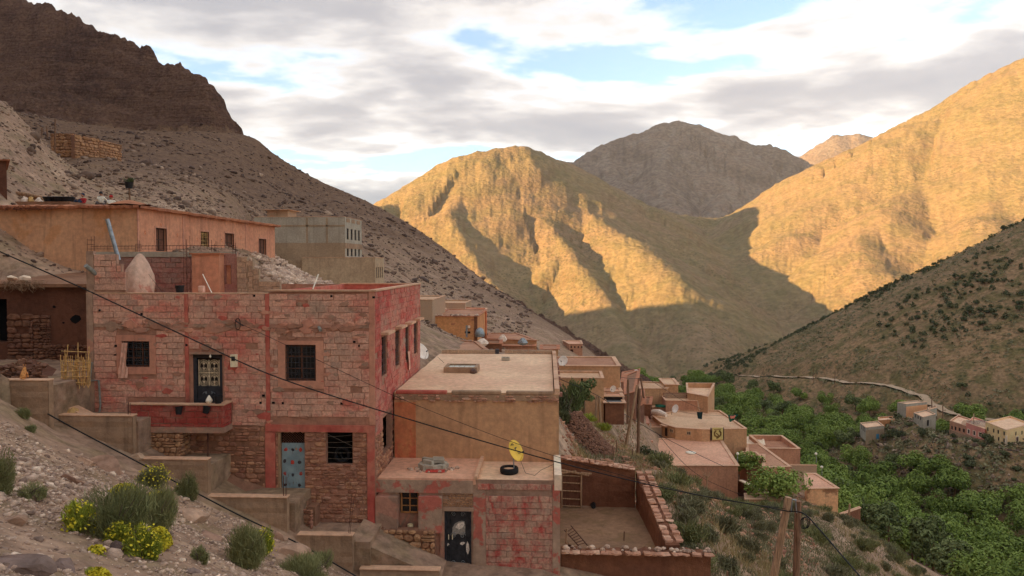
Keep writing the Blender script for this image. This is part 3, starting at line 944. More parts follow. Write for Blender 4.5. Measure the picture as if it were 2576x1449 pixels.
def stone_piece(F, mb, s0, s1, z0, z1, d, tint=0.5, back=-0.03):
  """one rubble stone: uneven eight-sided outline, bulging face"""
  w, h = s1 - s0, z1 - z0
  cs, cz = (s0 + s1) / 2, (z0 + z1) / 2
  k = random.uniform(0.18, 0.38); k2 = random.uniform(0.18, 0.38)
  o = [(-.5 + k * .8, -.5), (.5 - k2 * .8, -.5), (.5, -.5 + k2), (.5, .5 - k), (.5 - k * .8, .5), (-.5 + k2 * .8, .5), (-.5, .5 - k2), (-.5, -.5 + k)]
  ring, front = [], []
  for x, y in o:
    x += random.uniform(-.05, .05); y += random.uniform(-.06, .06)
    ring.append((cs + x * w, cz + y * h)); front.append((cs + x * w * .72, cz + y * h * .66))
  dd = d * random.uniform(0.6, 1.25)
  v = [F.p(s, z, back) for s, z in ring] + [F.p(s, z, dd * 0.45) for s, z in ring] + [F.p(s, z, dd + random.uniform(-.012, .012)) for s, z in front]
  f = [tuple(16 + i for i in range(8))]
  for i in range(8):
    j = (i + 1) % 8
    f.append((i, j, 8 + j, 8 + i)); f.append((8 + i, 8 + j, 16 + j, 16 + i))
  mb.add(v, f, tint)
def rubble_rects(s0, s1, z0, z1, holes=(), hmin=0.09, hmax=0.2, wmin=1.0, wmax=2.6, gap=0.022):
  """uneven courses of stones fitted round the openings"""
  out = []
  z = z0
  while z < z1 - 0.04:
    h = random.uniform(hmin, hmax)
    if z + h > z1: h = z1 - z
    s = s0
    while s < s1 - 0.04:
      w = h * random.uniform(wmin, wmax)
      e = min(s + w, s1)
      if s1 - e < 0.07: e = s1
      cz = z + h / 2
      hit_ = None
      for hh in holes:
        if hh[2] - 0.01 < cz < hh[3] + 0.01 and hh[0] < e and hh[1] > s:
          hit_ = hh; break
      if hit_:
        if hit_[0] - s > 0.07:
          out.append((s + gap / 2, hit_[0], z + gap / 2, z + h - gap / 2))
        s = hit_[1]
        continue
      if h > 0.15 and random.random() < 0.22:
        out.append((s + gap / 2, e - gap / 2, z + gap / 2, z + h * .5 - gap / 2)); out.append((s + gap / 2, e - gap / 2, z + h * .5 + gap / 2, z + h - gap / 2))
      else:
        j = random.uniform(-.012, .012)
        out.append((s + gap / 2, e - gap / 2, z + gap / 2 + j, z + h - gap / 2 + j))
      s = e
    z += h
  return out
def lay_stones(F, rects, parent, mat, limit=300, d=0.06, missing=0.04, name='stone', rest='small_stones'):
  rects = [r for r in rects if random.random() >= missing]
  rects.sort(key=lambda r: -(r[1] - r[0]) * (r[3] - r[2]))
  for r in rects[:limit]:
    m = MB(); stone_piece(F, m, *r, d, tint=random.random())
    m.build(name, mat, parent)
  if len(rects) > limit:
    m = MB()
    for r in rects[limit:]:
      stone_piece(F, m, *r, d, tint=random.random())
    tag(m.build(rest, mat, parent), kind='stuff')
def ring_arc(c, r, a0, a1, n, F, d):
  return [F.p(c[0] + r * math.cos(a0 + (a1 - a0) * i / n), c[1] + r * math.sin(a0 + (a1 - a0) * i / n), d) for i in range(n + 1)]
def window(F, s0, s1, z0, z1, parent, depth=0.12, frame='brown_wood', pane='glass', mull=(1, 1), grille=None, fw=0.05, name='window', curls=False):
  """pane set back in the opening; frame, mullions and an iron grille as its pieces"""
  m = MB()
  F.box(m, s0 + fw * .5, s1 - fw * .5, z0 + fw * .5, z1 - fw * .5, -depth - 0.03, -depth)
  w = m.build(name, pane, parent)
  if frame:
    m = MB()
    F.box(m, s0, s0 + fw, z0, z1, -depth - 0.035, -depth + 0.03)
    F.box(m, s1 - fw, s1, z0, z1, -depth - 0.035, -depth + 0.03)
    F.box(m, s0 + fw, s1 - fw, z0, z0 + fw, -depth - 0.035, -depth + 0.028)
    F.box(m, s0 + fw, s1 - fw, z1 - fw, z1, -depth - 0.035, -depth + 0.028)
    m.build('frame', frame, w)
    for i in range(1, mull[0] + 1):
      s = s0 + (s1 - s0) * i / (mull[0] + 1)
      m = MB(); F.box(m, s - fw * .4, s + fw * .4, z0 + fw, z1 - fw, -depth - 0.03, -depth + 0.026)
      m.build('mullion', frame, w)
    for i in range(1, mull[1] + 1):
      z = z0 + (z1 - z0) * i / (mull[1] + 1)
      m = MB(); F.box(m, s0 + fw, s1 - fw, z - fw * .3, z + fw * .3, -depth - 0.03, -depth + 0.022)
      m.build('transom', frame, w)
  if grille:
    nb, nh, mat = grille
    for i in range(nb):
      s = s0 + (s1 - s0) * (i + .5) / nb
      m = MB(); F.box(m, s - .007, s + .007, z0, z1, -0.05, -0.036)
      m.build('bar', mat, w)
    for i in range(nh):
      z = z0 + (z1 - z0) * (i + .5) / nh
      m = MB(); F.box(m, s0, s1, z - .007, z + .007, -0.034, -0.022)
      m.build('crossbar', mat, w)
    if curls:
      m = MB()
      k = (s1 - s0) / 4
      for i in range(4):
        for zz_ in (z0 + (z1 - z0) * .22, z0 + (z1 - z0) * .80):
          c = (s0 + k * (i + .5), zz_)
          m.tube([F.p(c[0] + k * .42 * (1 - q / 16) * math.cos(q * .75), c[1] + k * .42 * (1 - q / 16) * math.sin(q * .75), -0.028) for q in range(14)], 0.006, 4)
      m.build('scroll', mat, w)
  return w
def poly_ccw(poly):
  a = sum(poly[i][0] * poly[(i + 1) % len(poly)][1] - poly[(i + 1) % len(poly)][0] * poly[i][1] for i in range(len(poly)))
  return list(poly) if a > 0 else list(reversed(poly))
def inset(poly, d):
  out = []
  n = len(poly)
  for i in range(n):
    p0, p1, p2 = Vector(poly[i - 1]), Vector(poly[i]), Vector(poly[(i + 1) % n])
    a = (p1 - p0).normalized(); b = (p2 - p1).normalized()
    na = Vector((-a.y, a.x)); nb = Vector((-b.y, b.x))
    k = 1 + na.dot(nb)
    q = p1 + (na + nb) * (d / max(k, 0.3))
    out.append((q.x, q.y))
  return out
HOUSE_POLYS = []
def house(name, label, poly, z0, z1, wall='village', roof='roof_village', cap='cap', par_h=0.18, par_t=0.2, eave=0.0, wins=(), group=None, cat='house', cap_h=0.06):
  """flat-roofed house on an arbitrary plan (CCW x,y corners). wins: dicts with edge, rect (s0, s1, z0, z1) and options.
  z1 = roof surface, parapet rises par_h above it"""
  poly = poly_ccw([(float(p[0]), float(p[1])) for p in poly])
  HOUSE_POLYS.append(poly)
  cx = sum(p[0] for p in poly) / len(poly); cy = sum(p[1] for p in poly) / len(poly)
  root = thing(name, label, cat, (cx, cy, z0), group)
  n = len(poly)
  faces = [Face(poly[i], poly[(i + 1) % n]) for i in range(n)]
  m = MB()
  top = z1 + par_h
  for i in range(n):
    hs = [w['rect'] for w in wins if w['edge'] == i]
    wall_panel(m, poly[i], poly[(i + 1) % n], z0, top, hs, reveal=0.2)
  m.build('wall', wall, root)
  inn = inset(poly, par_t)
  m = MB()
  m.add([(p[0], p[1], z1) for p in inn], [tuple(range(n))])
  m.build('roof', roof, root)
  m = MB()
  out = inset(poly, -0.04 - eave)
  inn2 = inset(poly, par_t + 0.012)
  for i in range(n):
    j = (i + 1) % n
    m.hexa([(out[i][0], out[i][1], top), (out[j][0], out[j][1], top), (inn2[j][0], inn2[j][1], top), (inn2[i][0], inn2[i][1], top),
        (out[i][0], out[i][1], top + cap_h), (out[j][0], out[j][1], top + cap_h), (inn2[j][0], inn2[j][1], top + cap_h), (inn2[i][0], inn2[i][1], top + cap_h)])
  m.build('parapet_cap', cap, root)
  m = MB()
  for i in range(n):
    j = (i + 1) % n
    m.quad((inn[j][0], inn[j][1], z1 - 0.01), (inn[i][0], inn[i][1], z1 - 0.01), (inn[i][0], inn[i][1], top), (inn[j][0], inn[j][1], top))
  m.build('parapet', wall, root)
  for w in wins:
    kw = {k: v for k, v in w.items() if k not in ('edge', 'rect')}
    window(faces[w['edge']], *w['rect'], root, **kw)
  return root, faces
def hit(u, v, y0=4.0, y1=3000.0, n=700):
  """where the view ray through pixel (u, v) meets the terrain"""
  d = ray(u, v)
  ys = np.exp(np.linspace(math.log(y0), math.log(y1), n))
  h, _ = full_height(ys * d.x, ys)
  below = np.nonzero(ys * d.z < h)[0]
  if len(below) == 0:
    return None
  i = below[0]
  y2 = np.linspace(ys[max(i - 1, 0)], ys[i], 24)
  h, _ = full_height(y2 * d.x, y2)
  j = np.nonzero(y2 * d.z < h)[0]
  return d * float(y2[j[0]] if len(j) else ys[i])
def sag(a, b, drop, n=24):
  a, b = Vector(a), Vector(b)
  return [a.lerp(b, i / n) - Vector((0, 0, drop * 4 * (i / n) * (1 - i / n))) for i in range(n + 1)]

# red block house
Y0 = 25.0
XL = at(221, 850, Y0).x
XR = at(943, 950, Y0).x
Y1 = atx(1056, 830, XR).y
ZPL = zat(737, Y0, 500)
ZPR = zat(730, Y0, 820)
ZB = zat(1071, Y0, 700)
ZG = zat(1345, Y0, 900) - 0.6
red = thing('red_house', 'two storey red painted concrete block house with stone ground floor and small balcony', 'house', ((XL + XR) / 2, (Y0 + Y1) / 2, ZG))
FF = Face((XL, Y0), (XR, Y0))
FS = Face((XR, Y0), (XR, Y1))
fr = FF.rect
W1 = fr(307, 858, 377, 923)
DOOR = fr(486, 891, 560, 1020)
W2 = fr(718, 867, 795, 958)
BDOOR = fr(700, 1086, 767, 1268)
HOLE = fr(820, 1086, 887, 1169)
sw = []
for (ua, ub, vt, vb) in ((959.5, 972.5, 842, 948), (994, 1005, 832, 923), (1019.5, 1028, 821, 901), (1041, 1049.5, 812, 888)):
  s0, _ = FS.px(ua, (vt + vb) / 2); s1, _ = FS.px(ub, (vt + vb) / 2)
  _, zt = FS.px((ua + ub) / 2, vt); _, zb = FS.px((ua + ub) / 2, vb)
  sw.append((s0, s1, zb, zt))
zb_ = sum(s[2] for s in sw) / 4; zt_ = sum(s[3] for s in sw) / 4
sw = [(s[0], s[1], zb_, zt_) for s in sw]
so0, _ = FS.px(962, 1090); so1, _ = FS.px(986, 1090)
SHOLE = (so0, min(so1, FS.L - .3), FS.px(974, 1135)[1], FS.px(974, 1042)[1])
front_holes = [W1, DOOR, W2, BDOOR, HOLE]
m = MB()
wall_panel(m, (XL, Y0), (XR, Y0), ZG, ZPL - 0.03, front_holes, 0.22)
s680 = FF.px(678, 760)[0]
# right-hand room rises a little above the terrace parapet
wall_panel(m, (XL + s680, Y0), (XR, Y0), ZPL - 0.03, ZPR - 0.04)
wall_panel(m, (XR, Y0), (XR, Y1), ZG, ZPR - 0.04, sw + [SHOLE], 0.22)
wall_panel(m, (XR, Y1), (XL, Y1), ZG, ZPR - 0.04)
wall_panel(m, (XL, Y1), (XL, Y0), ZG, ZPL - 0.03)
m.build('wall', 'mortar', red)
# roof decks: right room and terrace
xs = XL + s680
m = MB(); m.box(xs + .2, XR - .2, Y0 + .2, Y1 - .2, ZPR - 0.75, ZPR - 0.62); m.build('roof', 'roof_pink', red)
m = MB(); m.box(XL + .2, xs, Y0 + .2, Y1 - .2, ZPL - 1.05, ZPL - 0.95); m.build('terrace_floor', 'roof_pink', red)
# parapet inside faces of the right room, painted red, and its thin projecting cap
m = MB()
m.box(xs, XR - .01, Y0 + .02, Y0 + .2, ZPR - .7, ZPR - .045)
m.box(XR - .2, XR - .02, Y0 + .2, Y1 - .01, ZPR - .7, ZPR - .045)
m.box(xs, XR - .2, Y1 - .2, Y1 - .02, ZPR - .7, ZPR - .045)
m.box(xs, xs + .18, Y0 + .2, Y1 - .2, ZPR - .7, ZPR - .045)
m.build('parapet', 'red_paint', red)
m = MB()
m.box(xs - .03, XR + .07, Y0 - .07, Y0 + .24, ZPR - .042, ZPR + .012)
m.box(XR - .24, XR + .07, Y0 + .24, Y1 + .05, ZPR - .042, ZPR + .012)
m.box(xs - .03, XR - .24, Y1 - .24, Y1 + .05, ZPR - .042, ZPR + .012)
m.build('parapet_cap', 'cap', red)
m = MB(); m.box(XL - .01, xs - .04, Y0 - .035, Y0 + .2, ZPL - .028, ZPL + .006); m.build('terrace_cap', 'cap', red)
m = MB(); m.box(XL + .02, xs, Y0 + .02, Y0 + .18, ZPL - 1.0, ZPL - .03); m.build('terrace_parapet', 'red_paint', red)
# concrete columns and bands between the blocks
def strip(name, u0, v0, u1, v1, mat, d=0.02, F=FF):
  m = MB(); r = F.rect(u0, v0, u1, v1)
  F.box(m, *r, -0.03, d); return m.build(name, mat, red), r
cols_ = []
for (u0, v0, u1, v1, mt) in ((221, 738, 237, 1068, 'rough_concrete'), (466, 738, 475, 1014, 'red_paint'), (669, 738, 679, 1068, 'red_paint'), (929, 733, 943, 1068, 'surround')):
  o, r = strip('column', u0, v0, u1, v1, mt, 0.028 if u0 > 300 else 0.035); cols_.append(r)
o, r_belt = strip('belt_course', 238, 815, 928, 824, 'rough_concrete', 0.024)
o, r_beam = strip('lintel_beam', 669, 1069, 943, 1086, 'red_paint', 0.06)
o, r_c5 = strip('column', 669, 1086.3, 694, 1290, 'red_paint', 0.05)
o, r_c6 = strip('column', 925, 1086.3, 949 - 6, 1345, 'red_paint', 0.05)
SUR1 = fr(294, 843, 393, 941); SUR2 = fr(700, 857, 815, 977)
def surround(rect, hole, d=0.03):
  m = MB()
  FF.box(m, rect[0], hole[0], rect[2], rect[3], -0.02, d)
  FF.box(m, hole[1], rect[1], rect[2], rect[3], -0.02, d)
  FF.box(m, hole[0], hole[1], hole[3], rect[3], -0.02, d)
  FF.box(m, hole[0], hole[1], rect[2], hole[2], -0.02, d)
  m.build('window_surround', 'surround', red)
surround(SUR1, W1); surround(SUR2, W2)
m = MB(); FF.box(m, DOOR[0] - .1, DOOR[1] + .08, DOOR[3] + .0, DOOR[3] + .07, -0.05, 0.08); m.build('door_hood', 'rough_concrete', red)
# blocks of the front
BALC = (FF.px(323, 1040)[0], FF.px(584, 1040)[0], ZB - 0.1, zat(1012, Y0, 450))
fb = block_courses(FF, 0.0, FF.L, ZB, ZPL - .03, holes=[SUR1, SUR2, (DOOR[0] - .08, DOOR[1] + .06, DOOR[2], DOOR[3] + .08), r_belt] + cols_ + [BALC, fr(669, 1060, 945, 1090)])
fb += block_courses(FF, s680, FF.L, ZPL - .03 + 0.008, ZPR - .045, holes=[cols_[3]])
lay_blocks(FF, fb, red, 'red_block', 300, order=lambda r: abs((r[2] + r[3]) / 2 - zat(880, Y0)) - 3 * (r[1] - r[0]), missing=0.006)
# knocked-out and scaffold holes as black boxes, their inner shade put into the colour
for (u, v) in ((291, 931), (293, 870), (357, 790), (640, 744), (835, 745), (892, 860), (925, 1013), (689, 1013), (712, 1014), (860, 1015), (548, 1010), (656, 1103 - 90), (664, 995), (291, 892), (470, 868), (940, 748), (905, 870), (661, 872)):
  s, z = FF.px(u, v)
  m = MB(); FF.box(m, s - random.uniform(.03, .06), s + random.uniform(.03, .05), z - .035, z + .04, -0.05, 0.031)
  m.build('painted_hole', 'void', red)
# trowelled mortar smeared over blocks and joints, crumbling belt
def smears(F, n, s0, s1, z0, z1, holes, mats_, parent, d=.03, big=.3):
  for i in range(n):
    s, z = random.uniform(s0, s1), random.uniform(z0, z1); a = random.uniform(.06, big); b = a * random.uniform(.25, .7)
    if any(h[0] - a < s < h[1] + a and h[2] - b < z < h[3] + b for h in holes): continue
    k = 11; o_ = [(s + a * random.uniform(.55, 1.1) * math.cos(2 * math.pi * q / k), z + b * random.uniform(.5, 1.1) * math.sin(2 * math.pi * q / k)) for q in range(k)]
    m = MB(); m.add([F.p(x_, z_, -.01) for x_, z_ in o_] + [F.p(s + (x_ - s) * .8, z + (z_ - z) * .8, d + random.uniform(0, .012)) for x_, z_ in o_], [tuple(range(k, 2 * k))] + [(q, (q + 1) % k, k + (q + 1) % k, k + q) for q in range(k)])
    m.build('mortar_smear', random.choice(mats_), parent)
smears(FF, 110, .3, FF.L - .3, ZB, ZPL - .1, [W1, W2, DOOR, BALC], ['mortar', 'surround', 'rough_concrete', 'red_paint', 'mortar_low'], red)
smears(FF, 60, .3, FF.L - .2, r_belt[2] - .12, r_belt[3] + .1, [], ['mortar', 'rough_concrete', 'surround'], red, .045, .4)
# side face blocks (nearest 300 singly would pass the limit for this house, so they stay one piece)
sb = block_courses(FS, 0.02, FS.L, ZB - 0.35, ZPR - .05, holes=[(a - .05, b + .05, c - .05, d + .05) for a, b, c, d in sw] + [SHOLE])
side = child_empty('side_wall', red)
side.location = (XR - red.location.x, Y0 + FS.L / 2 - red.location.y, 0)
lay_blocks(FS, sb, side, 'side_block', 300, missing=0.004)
# stone ground floor
GH = [BDOOR, HOLE, (r_c5[0], r_c5[1], -99, 99), (r_c6[0] - .02, FF.L + .1, -99, 99)]
gf = child_empty('ground_floor_masonry', red)
rs = rubble_rects(FF.px(450, 1100)[0], r_c5[0] - .02, zat(1300, Y0), ZB - .02, hmin=.09, hmax=.21)
rs += rubble_rects(r_c5[1], r_c6[0] - .02, zat(1345, Y0), zat(1087, Y0), holes=GH, hmin=.09, hmax=.2)
m = MB(); FF.box(m, 0.0, r_c5[0], ZG, ZB - .01, -0.02, 0.015)
m.build('stone_mortar', 'mortar_mud', red)
lay_stones(FF, rs, gf, 'rubble', 300, d=.05, missing=.14)
srs = rubble_rects(0.05, FS.L, zat(1290, Y0), ZB - .36, holes=[SHOLE], hmin=.1, hmax=.2)
sg = child_empty('side_masonry', red)
lay_stones(FS, srs, sg, 'rubble', 120, d=.05, missing=.12)
# windows and doors
w = window(FF, *W1, red, frame='brown_wood', mull=(2, 2), grille=(7, 6, 'iron'), curls=True, depth=.16)
w = window(FF, *W2, red, frame='brown_wood', mull=(1, 2), grille=(8, 7, 'iron'), curls=True, depth=.14, fw=.07)
for r in sw:
  window(FS, *r, red, frame='brown_wood', mull=(1, 2), grille=(5, 6, 'iron'), depth=.15)
  m = MB(); FS.box(m, r[0] - .16, r[1] + .16, r[3] + .10, r[3] + .19, -0.05, 0.30); m.build('window_hood', 'cap', red)
m = MB(); FS.box(m, SHOLE[0], SHOLE[1], SHOLE[2], SHOLE[3], -0.6, -0.5); m.build('opening', 'void', red)
# balcony door: dark steel leaf, ornate cream grille over glass
d = child_empty('balcony_door', red)
def fbox(name, s0, s1, z0, z1, d0, d1, mat, parent, F=FF):
  m = MB(); F.box(m, s0, s1, z0, z1, d0, d1); return m.build(name, mat, parent)
dw = DOOR[1] - DOOR[0]
fbox('jamb', DOOR[0], DOOR[0] + .12, DOOR[2], DOOR[3] - .14, -.16, -.02, 'dark_metal', d)
fbox('jamb', DOOR[1] - .1, DOOR[1], DOOR[2], DOOR[3] - .14, -.16, -.02, 'dark_metal', d)
fbox('header', DOOR[0], DOOR[1], DOOR[3] - .14, DOOR[3], -.16, -.01, 'interior', d)
g0, g1 = DOOR[0] + .16, DOOR[1] - .14
gz0, gz1 = zat(978, Y0), DOOR[3] - .2
fbox('panel', DOOR[0] + .12, DOOR[1] - .1, DOOR[2], gz0 - .03, -.15, -.06, 'dark_metal', d)
fbox('pane', g0, g1, gz0, gz1, -.16, -.12, 'interior', d)
fbox('rail', DOOR[0] + .12, DOOR[1] - .1, gz0 - .03, gz0, -.15, -.05, 'dark_metal', d)
m = MB()
gw, gh = g1 - g0, gz1 - gz0
for q in range(2):
  for k in range(2):
    c = (g0 + gw * (.25 + .5 * q), gz0 + gh * (.25 + .5 * k))
    for rr in (.5, .38):
      m.tube([FF.p(c[0] + gw * .25 * rr * 2 * math.cos(a * math.pi / 10), c[1] + gh * .25 * rr * 2 * math.sin(a * math.pi / 10), -.08) for a in range(21)], .009, 4)
    for sx in (-1, 1):
      for sz in (-1, 1):
        m.tube([FF.p(c[0] + sx * (.01 + gw * .055 * (1 - q2 / 12)) + sx * gw * .05 * math.cos(q2 * .8) * (1 - q2 / 12), c[1] + sz * gh * .10 + gh * .05 * math.sin(q2 * .8) * (1 - q2 / 12), -.08) for q2 in range(11)], .008, 4)
    m.tube([FF.p(c[0], c[1] - gh * .24, -.08), FF.p(c[0], c[1] + gh * .24, -.08)], .008, 4)
m.tube([FF.p(g0 + gw / 2, gz0, -.078), FF.p(g0 + gw / 2, gz1, -.078)], .014, 4)
m.tube([FF.p(g0, gz0 + gh / 2, -.078), FF.p(g1, gz0 + gh / 2, -.078)], .012, 4)
for e in ((g0, g0 + .02), (g1 - .02, g1)):
  FF.box(m, e[0], e[1], gz0, gz1, -.09, -.07)
m.build('grille', 'cream_iron', d)
m = MB()
for sx in (-1, 1):
  m.tube([FF.p(g0 + gw / 2 + sx * (.06 + .09 * (1 - q / 14) + .07 * math.cos(q * .7) * (1 - q / 14)), gz0 - .28 + .07 * math.sin(q * .7) * (1 - q / 14) + .1 * (q / 14), -.05) for q in range(13)], .008, 4)
m.build('scroll', 'galv', d)
# street door: pale blue steel studded with dabs of red and black paint, willow lattice above
bd = child_empty('street_door', red)
lat0 = zat(1123, Y0)
t = NT('blue_door', 0.6)
p = t.pos()
k = t.mix(t.step(t.noise(p, 2.2, 6, 0.6), 0.35, 0.68), (0.20, 0.275, 0.295), (0.30, 0.40, 0.42))
k = t.mix(t.step(t.noise(t.pos(scale=(5, 5, 1.2)), 1.6, 6, 0.7), 0.55, 0.72), k, (0.16, 0.085, 0.055))
t.color(k); t.bump(t.noise(p, 14, 4, .6), .3, .01)
fbox('leaf', BDOOR[0] + .09, BDOOR[1] - .02, BDOOR[2], lat0, -.18, -.12, 'blue_door', bd)
fbox('pole_jamb', BDOOR[0] + .0, BDOOR[0] + .07, BDOOR[2], BDOOR[3], -.14, .0, 'pole_wood', bd)
fbox('backing', BDOOR[0], BDOOR[1], BDOOR[2], BDOOR[3], -.26, -.22, 'void', bd)
plain('dab_red', (0.36, 0.05, 0.04), .7); plain('dab_dark', (0.05, 0.045, 0.05), .7); plain('dab_tan', (0.42, 0.27, 0.17), .7)
bs, bz = BDOOR[0] + .09, BDOOR[2]
bw, bh = BDOOR[1] - .02 - bs, lat0 - bz
for (a, b, mt, r) in ((.17, .89, 'dab_red', .06), (.47, .89, 'dab_dark', .05), (.80, .89, 'dab_red', .06), (.62, .9, 'dab_tan', .04), (.12, .70, 'dab_dark', .06), (.45, .68, 'dab_red', .07), (.75, .68, 'dab_dark', .06),
                      (.12, .49, 'dab_red', .06), (.46, .47, 'dab_dark', .06), (.80, .49, 'dab_red', .06), (.13, .30, 'dab_dark', .06), (.46, .22, 'dab_red', .07), (.74, .30, 'dab_dark', .06), (.80, .14, 'dab_tan', .04), (.18, .14, 'dab_dark', .05), (.74, .19, 'dab_tan', .04)):
  m = MB()
  n_ = 10
  jj = [random.uniform(.7, 1.25) for _ in range(n_)]
  o = [FF.p(bs + a * bw + r * jj[i] * math.cos(2 * math.pi * i / n_), bz + b * bh + 1.15 * r * jj[i] * math.sin(2 * math.pi * i / n_), -.117) for i in range(n_)]
  m.add(o + [FF.p(bs + a * bw, bz + b * bh, -.108)], [(i, (i + 1) % n_, n_) for i in range(n_)])
  m.build('paint_dab', mt, bd)
for kk in (.25, .5, .75):
  fbox('ridge', bs, bs + bw, bz + kk * bh - .008, bz + kk * bh + .008, -.125, -.112, 'blue_door', bd)
lw, lh = bw, BDOOR[3] - lat0
m = MB()
for i in range(-6, 15):
  for sg_ in (1, -1):
    a = Vector((bs + i * lw / 9, lat0)); b = Vector((bs + (i + sg_ * 5) * lw / 9, BDOOR[3]))
    # clip in s
    pts = []
    for q in range(13):
      c = a.lerp(b, q / 12)
      if bs <= c.x <= bs + lw: pts.append(FF.p(c.x, c.y, -.13 + .006 * sg_))
    if len(pts) > 1: m.bar(pts[0], pts[-1], .018, .01)
m.build('lattice', 'brown_wood', bd)
# dark opening with wires and two tyres inside
op = child_empty('dark_opening', red)
cav = MB()
for (a, b, c, e, d0, d1) in ((HOLE[0] - .3, HOLE[1] + .3, HOLE[2] - .1, HOLE[3] + .02, -1.25, -1.2),):
  FF.box(cav, a, b, c, e, d0, d1)
FF.box(cav, HOLE[0] - .3, HOLE[1] + .3, HOLE[2] - .12, HOLE[2] - .02, -1.2, -.23)
FF.box(cav, HOLE[0] - .35, HOLE[0] - .3, HOLE[2] - .1, HOLE[3], -1.2, -.23)
FF.box(cav, HOLE[1] + .3, HOLE[1] + .35, HOLE[2] - .1, HOLE[3], -1.2, -.23)
FF.box(cav, HOLE[0] - .3, HOLE[1] + .3, HOLE[3] + .02, HOLE[3] + .06, -1.2, -.23)
cav.build('recess', 'interior', op)
plain('wire_thin', (0.28, 0.26, 0.24), .5)
for (za, zb2) in ((.84, .90), (.66, .70), (.52, .52), (.36, .36), (.18, .18)):
  hh = HOLE[3] - HOLE[2]
  m = MB(); m.tube(sag(FF.p(HOLE[0], HOLE[2] + za * hh, -.06), FF.p(HOLE[1], HOLE[2] + zb2 * hh, -.06), .02, 8), .0035, 4); m.build('wire', 'wire_thin', op)
m = MB(); m.tube([FF.p(HOLE[0], HOLE[3] - .08, -.05), FF.p(HOLE[1], HOLE[2] + .55 * hh, -.05)], .0035, 4); m.build('wire', 'wire_thin', op)
def tyre_profile(R, r_):
  return [(R - r_ * 1.0, -r_ * .75), (R - r_ * .25, -r_ * .95), (R + r_ * .0, -r_ * .6), (R + r_ * .04, 0), (R, r_ * .6), (R - r_ * .25, r_ * .95), (R - r_ * 1.0, r_ * .75), (R - r_ * .9, 0)]
for k_, (a, b) in enumerate(((.52, .10), (.64, .16))):
  c = FF.p(HOLE[0] + a * (HOLE[1] - HOLE[0]), HOLE[2] - .02 + .29, -.32 - k_ * .24)
  m = MB(); m.lathe(c, tyre_profile(.29, .1), 24, axis='y', closed=True)
  o = m.build('tyre', 'rubber', smooth=True, recalc=True)
  tag(o, 'black car tyre %s inside the dark wall opening' % ('in front' if k_ == 0 else 'leaning behind another'), 'tyre', 'tyres in the wall opening')
# balcony: block parapet on a slab, open to the door
YB = 24.28
bal = child_empty('balcony', red)
FB = Face((at(327, 1040, YB).x, YB), (at(584, 1040, Y0).x, YB))
bx0, bx1 = FB.A.x, FB.B.x
bzt = zat(1019, YB, 450); bzb = zat(1082, YB, 450)
m = MB()
m.box(bx0 + .01, bx1 - .01, YB + .03, YB + .16, bzb + .1, bzt)
m.box(bx1 - .16, bx1 - .03, YB + .16, Y0 - .03, bzb + .1, bzt)
m.box(bx0 + .01, bx0 + .16, YB + .16, Y0 - .03, bzb + .1, bzt)
m.build('parapet', 'mortar_low', bal)
m = MB(); m.box(bx0 - .02, bx1 + .02, YB - .015, Y0 - .03, bzb - .09, bzb + .1); m.build('slab', 'rough_concrete', bal)
m = MB()
m.box(bx0 - .1, bx1 + .05, YB - .05, YB + .2, bzt, bzt + .045)
m.box(bx1 - .2, bx1 + .05, YB + .2, Y0 - .03, bzt, bzt + .045)
m.build('cap', 'cap', bal)
lay_blocks(FB, block_courses(FB, .0, FB.L, bzb + .1, bzt, d=.02), bal, 'balcony_block', 120, d=.0)
FB2 = Face((bx1, YB), (bx1, Y0 - .03))
lay_blocks(FB2, block_courses(FB2, .0, FB2.L, bzb + .1, bzt), bal, 'balcony_block', 40, d=.0)
# stone pier below the balcony
FP = Face((at(336, 1120, YB).x, YB + .05), (at(452, 1120, YB).x, YB + .05))
pier = child_empty('pier', red)
m = MB(); m.box(FP.A.x, FP.B.x, YB + .07, Y0, zat(1175, YB), bzb - .1); m.build('core', 'mortar_mud', pier)
lay_stones(FP, rubble_rects(0, FP.L, zat(1160, YB), bzb - .1, hmin=.1, hmax=.2), pier, 'rubble_brown', 150, d=.06, missing=.03)
FP2 = Face((FP.B.x, YB + .05), (FP.B.x, Y0))
lay_stones(FP2, rubble_rects(0, FP2.L, zat(1160, YB), bzb - .1, hmin=.1, hmax=.2), pier, 'rubble_brown', 40, d=.06)
# loose reinforcing rods under the balcony end and in the wall tops
def rods(label, base, top, n=4, spread=.05, parent=None, mat='rust', r=.008):
  root = thing('rebar', label, 'rebar', base)
  for i in range(n):
    o_ = Vector((random.uniform(-spread, spread), random.uniform(-spread, spread), 0))
    m = MB(); m.tube([Vector(base) + o_, Vector(top) + o_ * 1.3 + Vector((random.uniform(-.02, .02), 0, random.uniform(-.1, .1)))], r, 4); m.build('rod', mat, root)
  return root
rods('rusty reinforcing rods hanging below the balcony corner', at(520, 1165, 24.4), at(520, 1084, 24.4), 4, .06)
